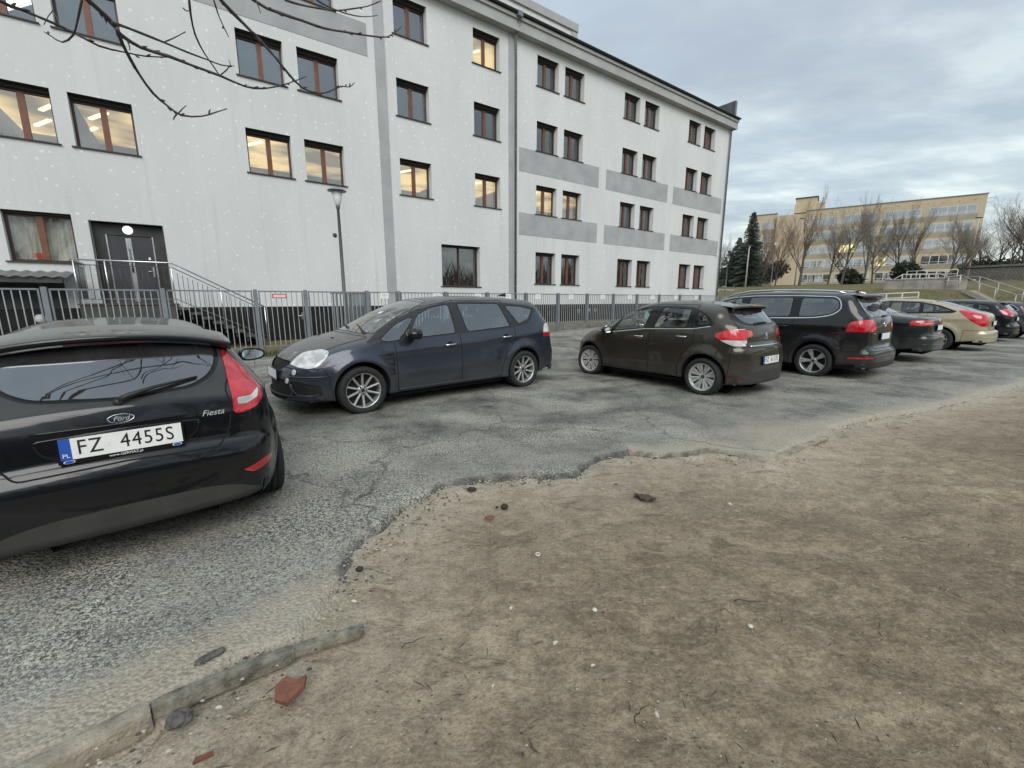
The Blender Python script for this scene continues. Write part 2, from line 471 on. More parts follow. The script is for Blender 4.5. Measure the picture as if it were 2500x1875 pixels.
class CarBody:
    def __init__(s, sp):
        s.sp = sp
        P = resample(sp['profile'], sp.get('ds', 0.045))
        # the outline must never fold back at the two ends
        k = int(np.argmax(P[:, 1]))
        for i in range(k - 1, -1, -1): P[i, 0] = min(P[i, 0], P[i + 1, 0] - 0.0004)
        for i in range(k + 1, len(P)): P[i, 0] = max(P[i, 0], P[i - 1, 0] + 0.0004)
        s.W = Curve1(sp['w']); s.ZB = Curve1(sp['belt']); s.ZS = Curve1(sp['sill'])
        s.TUM = sp.get('tumble', 0.33); s.zw = sp.get('zw', 0.58); s.cl = sp.get('cl', 0.06); s.cu = sp.get('cu', 0.045)
        x0, x1 = P[:, 0].min(), P[:, 0].max()
        s.x0, s.x1 = x0, x1
        ns, nc, ntp = sp.get('res', (24, 7, 9))
        rows = []
        for x, zc in P:
            z0 = min(float(s.ZS(x)), zc - 0.02); ht = zc - z0
            roof = float(sstep(0.0, 0.25, zc - float(s.ZB(x))))
            crown = min(0.045 + 0.0 * roof, 0.25 * ht); r = min(sp.get('rr', 0.13) * roof + sp.get('rh', 0.10) * (1 - roof), 0.42 * ht)
            zsd = zc - crown - r
            za = np.linspace(z0, zsd, ns)
            ya = s.h(x, za)
            pts = [(ya[0] - 0.07, z0 + 0.0)] + list(zip(ya, za))
            yC = float(s.h(x, zc - crown)); zC = zc - crown * 0.95
            yB = yC - 1.5 * r; zB = zc - crown * (yB / yC)**2
            A = (ya[-1], zsd)
            for k in range(1, nc + 1):
                t = k / nc
                pts.append(((1 - t)**2 * A[0] + 2 * t * (1 - t) * yC + t * t * yB, (1 - t)**2 * A[1] + 2 * t * (1 - t) * zC + t * t * zB))
            for k in range(1, ntp + 1):
                y = yB * (1 - k / ntp)
                pts.append((y, zc - crown * (y / yC)**2))
            rows.append(np.array([(x, y, z) for y, z in pts]))
        G = np.array(rows)                       # stations x points x 3, half section from sill to centre line
        X, Y, Z = G[..., 0].copy(), G[..., 1].copy(), G[..., 2].copy()
        hh = s.h(X, Z)
        q = np.clip(np.abs(Y) / np.maximum(hh, 0.05), 0, 1)
        def endshift(d, bow, R, D):
            rho = R / 0.85
            c = np.clip((q - (1 - rho)) / rho, 0, 1)
            return (bow * q**2 + R * (1 - np.sqrt(1 - c**2 * 0.985))) * np.clip(1 - d / D, 0, 1)**2
        br, Rr, Dr = sp.get('rear_round', (0.08, 0.20, 0.85)); bf, Rf, Df = sp.get('front_round', (0.14, 0.24, 1.1))
        Xn = X + endshift(X - x0, br, Rr, Dr) - endshift(x1 - X, bf, Rf, Df)
        gw = sp.get('screen', None)
        if gw:                                    # curved windscreen and back window in plan
            xa, xb, amt = gw
            up = sstep(0.0, 0.15, Z - s.ZB(X))
            Xn -= amt * q**2 * up * sstep(xa, xb, X)
        if sp.get('rear_screen'):
            xa, xb, amt = sp['rear_screen']
            up = sstep(0.0, 0.12, Z - s.ZB(X))
            Xn += amt * q**2 * up * (1 - sstep(xa, xb, X))
        X = Xn
        for (ax, ar, am) in sp.get('flare', []):
            rad = np.sqrt((X - ax)**2 + (Z - sp['wheel_r'])**2)
            Y = Y + am * np.exp(-((rad - ar) / 0.065)**2) * (q > 0.9) * sstep(-.06, .06, Z - sp['wheel_r'] + 0.12)
        for (ax, az, bx, bz, am, wd) in sp.get('crease', []):
            t = np.clip((X - ax) / (bx - ax), 0, 1); zl = az + (bz - az) * t
            e = sstep(0, 0.15, np.minimum(X - min(ax, bx), max(ax, bx) - X))
            dz = (Z - zl) / wd
            Y = Y + am * np.where(dz > 0, np.exp(-dz**2 * 0.4), np.exp(-dz**2 * 6)) * e * (q > 0.9)
        for (f) in sp.get('fns', []):
            X, Y, Z = f(X, Y, Z, q)
        n, m = X.shape
        verts = []
        idx = np.zeros((n, 2 * m - 1), int)
        for i in range(n):
            for j in range(m):
                idx[i, j] = len(verts); verts.append((X[i, j], Y[i, j], Z[i, j]))
            for j in range(m - 2, -1, -1):
                idx[i, 2 * m - 2 - j] = len(verts); verts.append((X[i, j], -Y[i, j], Z[i, j]))
        bm = bmesh.new(); V = [bm.verts.new(v) for v in verts]
        mm = idx.shape[1]
        for i in range(n - 1):
            for j in range(mm - 1):
                a, b, c, d = idx[i, j], idx[i, j + 1], idx[i + 1, j + 1], idx[i + 1, j]
                bm.faces.new((V[a], V[b], V[c], V[d]))
        bm.faces.new([V[idx[0, j]] for j in range(mm - 1, -1, -1)]); bm.faces.new([V[idx[n - 1, j]] for j in range(mm)])
        s.bm = bm
        s.pid = bm.faces.layers.int.new('pid')
        bm.normal_update()
        # make the normals look outwards
        tot = sum((f.normal.dot(f.calc_center_median() - Vector(((x0 + x1) / 2, 0, 0.6)))) * f.calc_area() for f in bm.faces)
        if tot < 0: bmesh.ops.reverse_faces(bm, faces=bm.faces[:])
        s.names = {0: 'body'}
    def h(s, x, z):
        x = np.asarray(x, float); z = np.asarray(z, float)
        w = s.W(x); zb = s.ZB(x)
        lo = np.clip((s.zw - z) / (s.zw - 0.2), 0, 1.3)
        up = np.clip((z - s.zw) / np.maximum(zb - s.zw, 0.05), 0, 1)
        dz = np.maximum(z - zb, 0)
        return w * (1 - s.cl * lo**2 - s.cu * up**2) - s.TUM * dz - 0.12 * dz**2
    def cut(s, poly, axes, sel, name, only=None, pad=0.05):
        """slice the skin along the polygon (seen along one axis) and mark the faces inside it"""
        ia, ib = {'xz': (0, 2), 'yz': (1, 2), 'xy': (0, 1)}[axes]
        ids = {v: k for k, v in s.names.items()}
        if name not in ids:
            ids[name] = max(s.names) + 1; s.names[ids[name]] = name
        pid = ids[name]
        okp = None if only is None else {ids[o] for o in only if o in ids}
        pa = [p[0] for p in poly]; pb = [p[1] for p in poly]
        a0, a1, b0, b1 = min(pa) - pad, max(pa) + pad, min(pb) - pad, max(pb) + pad
        lay = s.pid
        faces = []
        for f in s.bm.faces:
            if okp is not None and f[lay] not in okp: continue
            if len(f.verts) > 12: continue
            c = f.calc_center_median()
            if not (a0 < c[ia] < a1 and b0 < c[ib] < b1): continue
            if sel(c): faces.append(f)
        n = len(poly)
        for i in range(n):
            A, B = poly[i], poly[(i + 1) % n]
            no = [0, 0, 0]; no[ia] = B[1] - A[1]; no[ib] = -(B[0] - A[0])
            co = [0, 0, 0]; co[ia] = A[0]; co[ib] = A[1]
            L = math.hypot(no[ia], no[ib])
            if L < 1e-5: continue
            # only the faces near this edge need slicing
            e0, e1 = min(A[0], B[0]) - 0.07, max(A[0], B[0]) + 0.07
            g0, g1 = min(A[1], B[1]) - 0.07, max(A[1], B[1]) + 0.07
            near, far = [], []
            for f in faces:
                vs = f.verts
                if max(v.co[ia] for v in vs) > e0 and min(v.co[ia] for v in vs) < e1 and max(v.co[ib] for v in vs) > g0 and min(v.co[ib] for v in vs) < g1:
                    near.append(f)
                else: far.append(f)
            if not near: continue
            es = {e for f in near for e in f.edges}; vs = {v for f in near for v in f.verts}
            r = bmesh.ops.bisect_plane(s.bm, geom=list(near) + list(es) + list(vs), dist=1e-5, plane_co=co, plane_no=[q / L for q in no])
            nf = {g for g in r['geom'] if isinstance(g, bmesh.types.BMFace)}
            faces = far + [f for f in nf if f.is_valid]
        cnt = 0
        for f in faces:
            if not f.is_valid: continue
            if okp is not None and f[lay] not in okp: continue
            c = f.calc_center_median()
            if sel(c) and inside(poly, c[ia], c[ib]):
                f[lay] = pid; cnt += 1
        return cnt
    def edges_between(s, na, nb):
        ids = {v: k for k, v in s.names.items()}
        A = {ids[x] for x in na if x in ids}; B = {ids[x] for x in nb if x in ids}
        out = []
        for e in s.bm.edges:
            lf = e.link_faces
            if len(lf) != 2: continue
            p, q = lf[0][s.pid], lf[1][s.pid]
            if p != q and ((p in A and q in B) or (p in B and q in A)): out.append(e)
        return out
    def trim(s, na, nb, r, proud=0.0, flt=None):
        """a slim strip along the border of two pieces of skin"""
        mb = MB()
        for e in s.edges_between(na, nb):
            a, b = e.verts[0], e.verts[1]
            if flt and not flt((a.co + b.co) / 2): continue
            d = (b.co - a.co)
            if d.length < 1e-5: continue
            d.normalize()
            n = (a.normal + b.normal).normalized()
            t = d.cross(n).normalized()
            pa, pb = a.co - d * r * 0.3 + n * proud, b.co + d * r * 0.3 + n * proud
            q = [t * r - n * 0.012, t * r * 0.75 + n * r * 0.45, -t * r * 0.75 + n * r * 0.45, -t * r - n * 0.012]
            mb.add([pa + k for k in q] + [pb + k for k in q], [(0, 1, 5, 4), (1, 2, 6, 5), (2, 3, 7, 6)], 0, False)
        return mb
    def pieces(s, parent, mats, splits=(), offs={}, labels={}, skip=('hole',)):
        """one object per piece of skin; names in splits are split into a left and a right one"""
        s.bm.normal_update()
        objs = {}
        by = {}
        for f in s.bm.faces:
            nm = s.names[f[s.pid]]
            if nm in skip: continue
            key = nm
            if nm in splits:
                key = nm + ('#L' if f.calc_center_median().y > 0 else '#R')
            by.setdefault(key, []).append(f)
        for key, fs in by.items():
            nm = key.split('#')[0]
            vi, vs, ns, fa = {}, [], [], []
            o = offs.get(nm, 0.0)
            for f in fs:
                t = []
                for v in f.verts:
                    if v.index not in vi or True:
                        k = id(v)
                        k = vi.get(v)
                        if k is None:
                            k = len(vs); vi[v] = k; vs.append(v.co + v.normal * o); ns.append(v.normal.copy())
                    t.append(vi[v])
                fa.append(t)
            base = nm.split('@')[0]
            me = mesh_from(vs, fa, base, [mats.get(nm, mats.get(base, mats['body']))], None, True)
            if o:    # give raised pieces a rim
                pass
            me.normals_split_custom_set_from_vertices([tuple(n) for n in ns])
            ob = link(bpy.data.objects.new(base, me), parent)
            if nm in labels: ob['label'] = labels[nm]
            objs[key] = ob
        return objs

# ------------------------------------------------------------------ wheels
def tyre_mesh(R, w, rr):
    mb = MB()
    h = w / 2
    prof = [(rr - .012, -h * .80), (rr + .004, -h * .90), (rr + .02, -h * .97), (rr + (R - rr) * .5, -h * 1.03), (R - .03, -h * .98), (R - .010, -h * .90), (R, -h * .78)]
    gro = []
    for g in (-.42, 0, .42):
        gro += [(R, h * g - .006), (R - .008, h * g - .004), (R - .008, h * g + .004), (R, h * g + .006)]
    prof = prof + gro + [(r, -y) for r, y in reversed(prof)]
    mb.lathe(prof, 44, 0, 'y')
    return mb.mesh('tyre', [M['rubber']])
def rim_mesh(rr, w, style, mat):
    """outer face looks along +y"""
    mb = MB(); h = w / 2 * 0.80
    # barrel and lip
    mb.lathe([(rr - .004, -h), (rr - .03, -h * .5), (rr - .03, h * .4), (rr - .022, h * .85), (rr - .018, h), (rr - .004, h * 1.02), (rr, h * .98), (rr + .002, h * .9)], 44, 0, 'y')
    mb.lathe([(0.0, -h * .2), (rr - .035, -h * .2)], 36, 1, 'y')      # dark brake side
    mb.lathe([(0.10, h * .1), (0.115, h * .12), (0.115, -h * .1)], 24, 1, 'y')
    def spoke(a, r0, r1, w0, w1, y0, y1, mi=0, tw=0.0):
        ca, sa = math.cos(a), math.sin(a)
        def P(r, t, y): return Vector((ca * r - sa * t, y, sa * r + ca * t))
        n = 5; vs, fs = [], []
        for i in range(n + 1):
            t = i / n; r = r0 + (r1 - r0) * t; ww = w0 + (w1 - w0) * t; y = y0 + (y1 - y0) * (t**1.3) ; k = tw * t
            vs += [P(r, -ww / 2 + k, y - .012), P(r, -ww / 2 * .8 + k, y), P(r, k, y + .004), P(r, ww / 2 * .8 + k, y), P(r, ww / 2 + k, y - .012), P(r, ww / 2 * .8 + k, y - .035), P(r, -ww / 2 * .8 + k, y - .035)]
        for i in range(n):
            for j in range(7):
                k2 = (j + 1) % 7
                fs.append((i * 7 + j, i * 7 + k2, (i + 1) * 7 + k2, (i + 1) * 7 + j))
        mb.add(vs, fs, mi, False)
    yo = h * 0.86
    if style == 'ten':
        for k in range(10): spoke(PI / 2 + k * PI / 5, .055, rr - .012, .034, .030, yo - .028, yo)
        mb.lathe([(0, yo - .030), (.03, yo - .026), (.062, yo - .028), (.072, yo - .045), (.072, yo - .07)], 24, 0, 'y')
        for k in range(5):
            a = PI / 2 + k * 2 * PI / 5 + PI / 5
            mb.lathe([(0, yo - .016), (.011, yo - .018), (.012, yo - .032)], 10, 1, 'y', (math.cos(a) * .050, 0, math.sin(a) * .050))
        mb.lathe([(0, yo - .018), (.024, yo - .020), (.026, yo - .03)], 20, 1, 'y')
    elif style == 'petal':
        mb.lathe([(rr - .040, yo - .012), (rr - .028, yo + .004), (rr - .012, yo + .004), (rr - .002, yo - .012)], 44, 0, 'y')
        for k in range(8):
            a = PI / 2 + k * PI / 4
            spoke(a + .13, .030, rr - .02, .020, .062, yo - .030, yo - .004, 0, .006)
            spoke(a - .13, .030, rr - .02, .020, .062, yo - .030, yo - .004, 0, -.006)
        mb.lathe([(0, yo - .022), (.022, yo - .024), (.034, yo - .034)], 20, 1, 'y')
        mb.prism([(-.010, -.010), (0, .002), (.010, -.010), (0, -.003)], yo - .022, yo - .018, 'xz', 0)
        mb.prism([(-.010, .0), (0, .012), (.010, .0), (0, .007)], yo - .022, yo - .018, 'xz', 0)
    else:
        ns = 5 if style == 'five' else 7
        for k in range(ns):
            a = PI / 2 + k * 2 * PI / ns
            if style == 'five':
                spoke(a + .07, .05, rr - .012, .036, .052, yo - .03, yo, 0, .012); spoke(a - .07, .05, rr - .012, .036, .052, yo - .03, yo, 0, -.012)
            else:
                spoke(a, .04, rr - .012, .05, .05, yo - .03, yo)
        mb.lathe([(0, yo - .024), (.03, yo - .024), (.058, yo - .030), (.066, yo - .05)], 24, 0, 'y')
        for k in range(5):
            a = PI / 2 + k * 2 * PI / 5 + PI / 5
            mb.lathe([(0, yo - .020), (.009, yo - .021), (.010, yo - .03)], 10, 1, 'y', (math.cos(a) * .045, 0, math.sin(a) * .045))
        mb.lathe([(0, yo - .018), (.022, yo - .019), (.024, yo - .03)], 20, 1, 'y')
    return mb.mesh('rim', [M[mat], M['brake']])
def add_wheels(root, sp, style, mat, steer=0.0):
    R, w, rr = sp['wheel_r'], sp.get('wheel_w', .205), sp['rim_r']
    tm, rm = tyre_mesh(R, w, rr), rim_mesh(rr, w, style, mat)
    for x in (0.0, sp['wb']):
        for sd in (1, -1):
            yc = sd * (sp['track'] / 2)
            rz = (0 if sd > 0 else PI) + (steer if x > 0 else 0)
            we = empty('wheel', (x, yc, R), rz, root)
            we.rotation_euler = (0, rnd() * 0 + 0.0, rz)
            inst('tyre', tm, we); inst('rim', rm, we, (0, 0, 0), (0, 0.35 + x if style != 'ten' else 0, 0))

# ------------------------------------------------------------------ shared car details
def text_obj(txt, size, mat, parent, M4, ext=0.0006, align='CENTER', sx=1.0, shear=0.0, name='lettering', offset=0.0):
    c = bpy.data.curves.new(name, 'FONT'); c.body = txt; c.size = size; c.extrude = ext
    c.space_character = 1.12 if name == 'plate_characters' else 1.0; c.align_x = align; c.align_y = 'CENTER'; c.shear = shear; c.resolution_u = 4; c.offset = offset
    c.materials.append(mat)
    tmp = bpy.data.objects.new('lettering_curve', c)
    me = bpy.data.meshes.new_from_object(tmp)
    if not me.materials: me.materials.append(mat)
    bpy.data.objects.remove(tmp)
    o = bpy.data.objects.new(name, me)
    link(o, parent)
    o.matrix_local = M4 @ Matrix.Diagonal((sx, 1, 1, 1))
    return o
def facing(loc, n, up=(0, 0, 1)):
    """matrix whose local z looks along n, local y is up"""
    n = Vector(n).normalized(); up = Vector(up)
    x = up.cross(n).normalized(); y = n.cross(x)
    m = Matrix((x, y, n)).transposed().to_4x4(); m.translation = Vector(loc)
    return m
def number_plate(root, loc, n, text, frame_text=None, w=.52, h=.114, blue=True):
    F = facing(loc, n)
    p = MB().box(-w / 2 - .012, w / 2 + .012, -h / 2 - .024, h / 2 + .008, -.012, -.002, 0, None, .003).obj('number_plate', M['gloss_black'], root)
    p.matrix_local = F
    MB().box(-w / 2, w / 2, -h / 2, h / 2, -.004, .002, 0).obj('plate_face', M['plate_white'], p)
    if blue:
        MB().box(-w / 2, -w / 2 + .045, -h / 2, h / 2, -.003, .003, 0).obj('blue_band', M['plate_blue'], p)
        text_obj('PL', .030, M['white_print'], p, Matrix.Translation((-w / 2 + .0225, -h / 2 + .022, .0035)))
    if text:
        a, b = text
        k = h / .114
        text_obj(a, .112 * k, M['ink'], p, Matrix.Translation((-w / 2 + .118, -.0, .003)), sx=.80, offset=.0, name='plate_characters')
        text_obj(b, .112 * k, M['ink'], p, Matrix.Translation((w / 2 - .158, -.0, .003)), sx=.80, offset=.0, name='plate_characters')
        mb = MB().box(-.086, -.062, -.014, .014, .002, .0032, 0); mb.obj('seal_sticker', M['white_print'], p)
    if frame_text:
        text_obj(frame_text, .020, M['white_print'], p, Matrix.Translation((0.0, -h / 2 - .013, .0002)))
        for x in (-w / 2 + .03, w / 2 - .03):
            e = MB().lathe([(0, .0006), (.022, .0006), (.023, 0)], 20, 1).lathe([(0, .0012), (.019, .0012)], 20, 0)
            eo = e.obj('oval_badge', [M['plate_blue'], M['white_print']], p)
            eo.matrix_local = Matrix.Translation((x, -h / 2 - .012, -.0015)) @ Matrix.Diagonal((1, .42, 1, 1))
    return p
def mirrors(root, x, z, y, mat, cap='black_plastic', sides=(1, -1), sz=(.11, .22, .13), glassx=True):
    for sd in sides:
        mb = MB()
        M4 = Matrix.Translation((x, sd * (y + sz[1] / 2 - .01), z)) @ Matrix.Rotation(sd * -.12, 4, 'Z')
        bm = bmesh.new(); bmesh.ops.create_uvsphere(bm, u_segments=20, v_segments=12, radius=1)
        vs = []
        for v in bm.verts:
            a, b, c = v.co
            a = math.copysign(abs(a)**.8, a); b = math.copysign(abs(b)**.75, b); c = math.copysign(abs(c)**.75, c)
            a = max(a, -.35)
            vs.append(M4 @ Vector((a * sz[0] * (.75 if a < 0 else .85), b * sz[1] / 2 * (1 + .0 * c), c * sz[2] / 2 * (1 - .12 * sd * b))))
        bm.verts.index_update()
        fs = [[v.index for v in f.verts] for f in bm.faces]; bm.free()
        mb.add(vs, fs, 0, True)
        mb.tube([(x + .02, sd * (y - .05), z - sz[2] * .45), (x, sd * (y + .03), z - sz[2] * .38)], .022, 8, 1)
        o = mb.obj('side_mirror', [mat, M[cap]], root)
        el = [(sz[1] * .40 * math.copysign(abs(math.cos(a))**.8, math.cos(a)), sz[2] * .36 * math.copysign(abs(math.sin(a))**.8, math.sin(a)) * (1 - .25 * sd * math.cos(a))) for a in [i * 2 * PI / 24 for i in range(24)]]
        g = MB().prism(el, -.003, .003, 'yz')
        go = g.obj('mirror_glass', M['mirror'], o)
        go.matrix_local = M4 @ Matrix.Translation((-sz[0] * .30, 0, 0)) @ Matrix.Rotation(.13, 4, 'Y')
def handle(root, x, y, z, sd, mat='chrome', L=.19, ang=0.0):
    mb = MB()
    mb.tube([(x - L / 2, sd * y, z), (x - L / 2 + .02, sd * (y + .032), z), (x + L / 2 - .02, sd * (y + .034), z + ang * L), (x + L / 2, sd * y, z + ang * L)], [.010, .012, .012, .010], 8)
    mb.lathe([(0, .0), (.05, .004), (.055, .0)], 16, 1, 'y', (x + .0, sd * (y - .001), z - .008))
    return mb.obj('door_handle', [M[mat], M['gap']], root)
def cabin(root, x_rear, x_front, w, zf, seats, dash_x, steer_side=1, head=1.12, hs=1.0):
    """floor, seats, dashboard and steering wheel seen through the windows"""
    MB().box(x_rear, x_front, -w, w, .20, zf, 0, None, .02).obj('cabin_floor', M['interior'], root)
    for (x, y, wd) in seats:
        mb = MB()
        mb.box(x - .05, x + .48, y - wd / 2, y + wd / 2, zf, zf + .32, 0, None, .05)
        Mb = Matrix.Translation((x, y, zf + .28)) @ Matrix.Rotation(-.32, 4, 'Y')
        Mb = Mb @ Matrix.Diagonal((1, 1, hs, 1))
        mb.box(-.09, .05, -wd / 2, wd / 2, 0, .56, 0, Mb, .05)
        k = max(1, round(wd / .5))
        for i in range(k):
            yy = -wd / 2 + wd * (i + .5) / k
            mb.box(-.06, .04, yy - .12, yy + .12, .60, .80, 0, Mb, .045)
            mb.tube([Mb @ Vector((0, yy - .05, .5)), Mb @ Vector((0, yy - .05, .62))], .007, 6, 1)
            mb.tube([Mb @ Vector((0, yy + .05, .5)), Mb @ Vector((0, yy + .05, .62))], .007, 6, 1)
        mb.obj('car_seat', [M['seat_grey'], M['chrome']], root)
    zt = head - .16
    d = MB().box(dash_x, dash_x + .55, -w + .02, w - .02, zf + .2, zt - .06, 0, None, .06)
    d.box(dash_x + .05, dash_x + .30, steer_side * .36 - .2, steer_side * .36 + .2, zt - .1, zt + .0, 0, None, .04)
    d.obj('dashboard', M['interior'], root)
    Ms = Matrix.Translation((dash_x - .12, steer_side * .36, zt - .08)) @ Matrix.Rotation(-1.15, 4, 'Y')
    sw = MB(); pts = [Ms @ Vector((math.cos(a) * .185, math.sin(a) * .185, 0)) for a in [i * 2 * PI / 28 for i in range(29)]]
    sw.tube(pts, .015, 8, 0, False)
    for a in (0.1, PI - .1, PI * 1.5 * 0 + PI / 2 * 3):
        sw.tube([Ms @ Vector((0, 0, -.02)), Ms @ Vector((math.cos(a + PI / 2 * 0) * .18, math.sin(a) * .18, 0))], .016, 6)
    sw.tube([Ms @ Vector((0, 0, .0)), Ms @ Vector((0, 0, -.3))], .03, 8)
    sw.obj('steering_wheel', M['interior'], root)
    MB().box(dash_x - .12, dash_x - .09, -.12, .12, head + .06, head + .12, 0, None, .01).obj('rear_view_mirror', M['black_plastic'], root)

def finish_body(cb, root, sp, mats, splits, labels={}, trim_windows=('gap', .006), chrome_dlo=None, offs={}, ground_box=True, liner=True):
    """wheel arches, skin pieces, seams, seals and the underside"""
    R = sp['wheel_r']; ra = sp.get('arch_r', R + .045)
    for ax in (0.0, sp['wb']):
        poly = [(ax + ra * math.cos(a), R + .02 + ra * math.sin(a)) for a in [i * 2 * PI / 28 for i in range(28)]]
        cb.cut(poly, 'xz', lambda c: abs(c.y) > .45, 'hole')
    body_like = [n for n in cb.names.values() if n.split('@')[0] in ('body', 'door', 'tailgate', 'bonnet', 'bumper', 'front_bumper')]
    cb.pieces(root, mats, splits, offs, labels)
    # seams between painted panels
    s = MB()
    bl = list(body_like)
    for i in range(len(bl)):
        for j in range(i + 1, len(bl)):
            t = cb.trim([bl[i]], [bl[j]], .006, .0002)
            s.add(t.v, t.f, 0)
    if s.v: tag(s.obj('panel_seam', M['gap'], root, False), kind='stuff')
    # seals round the glass and dark surrounds
    glassy = [n for n in cb.names.values() if n.split('@')[0] in ('window', 'windscreen', 'rear_window')]
    rest = [n for n in cb.names.values() if n not in glassy and n != 'hole']
    t = cb.trim(glassy, rest, trim_windows[1], 0.0)
    if t.v: tag(t.obj('window_seal', M[trim_windows[0]], root, False), kind='stuff')
    if chrome_dlo:
        for sd in (1, -1):
            t = cb.trim(['window_surround'] + glassy, body_like, chrome_dlo[0], .002, lambda c: chrome_dlo[1](c) and c.y * sd > 0)
            if t.v: t.obj('chrome_trim', M['chrome'], root, False)
    if liner:
        mb = MB()
        for e in cb.edges_between(['hole'], rest):
            a, b = e.verts[0].co, e.verts[1].co
            if abs(a.y) < .3: continue
            sd = 1 if a.y > 0 else -1
            a2, b2 = Vector((a.x, sd * .42, a.z)), Vector((b.x, sd * .42, b.z))
            mb.add([a, b, b2, a2], [(0, 1, 2, 3)], 0)
        for ax in (0.0, sp['wb']):
            for sd in (1, -1):
                mb.lathe([(0.0, 0), (ra + .02, 0)], 28, 0, 'y', (ax, sd * .42, R + .02))
        tag(mb.obj('wheel_arch_liner', M['gap'], root, False), kind='stuff')
    mb = MB()
    w0 = min(p[1] for p in sp['w']) - .16
    mb.box(.40, sp['wb'] - .42, -(w0 + .12), w0 + .12, .16, .20, 0)
    mb.box(cb.x0 + .22, cb.x1 - .28, -.42, .42, .18, .24, 0)
    mb.tube([(cb.x0 + .25, -.35, .25), (cb.x0 + .25, .35, .25)], .08, 10)
    mb.box(-.1, .1, -.6, .6, .24, .32, 0)
    tag(mb.obj('underbody', M['gap'], root), kind='stuff')
    add_wheels(root, sp, sp['wheel_style'], sp.get('wheel_mat', 'alloy'), sp.get('steer', 0.0))
SIDE = lambda c: abs(c.y) > .33
REAR = lambda c: c.x < 0.35
def rear_of(x): return lambda c: c.x < x
def front_of(x): return lambda c: c.x > x
def sym(poly): return poly, [(-a, b) for a, b in poly]

def ribbon(root, name, cb, pts, axes, r, mat, sel, n=1):
    pass
def bvh_of(cb):
    from mathutils.bvhtree import BVHTree
    return BVHTree.FromBMesh(cb.bm)
def skin(bvh, o, d, back=0.0):
    """the point of the skin met from o along d"""
    h = bvh.ray_cast(Vector(o), Vector(d).normalized())
    if h[0] is None: return Vector(o), Vector(d) * -1
    n = h[1]
    if n.dot(Vector(d)) > 0: n = -n
    return h[0] + n * back, n
def wiper(root, a, b, n, base_r=.018, name='rear_wiper'):
    mb = MB(); a, b, n = Vector(a), Vector(b), Vector(n).normalized()
    mid = a.lerp(b, .45) + n * .035
    mb.tube([a + n * .012, a.lerp(b, .12) + n * .028, mid, b + n * .012], [base_r, base_r * .9, .010, .005], 8)
    mb.tube([a.lerp(b, .25) + n * .004, b + n * .004], [.005, .004], 6)
    mb.lathe([(0, .02), (.022, .016), (.026, 0)], 14, 0, 'z', (0, 0, 0))
    o = mb.obj(name, M['black_plastic'], root)
    # move the hub to its place
    me = o.data; F = facing(a, n); base = len(me.vertices) - 14 * 3
    for v in list(me.vertices)[base:]:
        v.co = F @ v.co
    return o

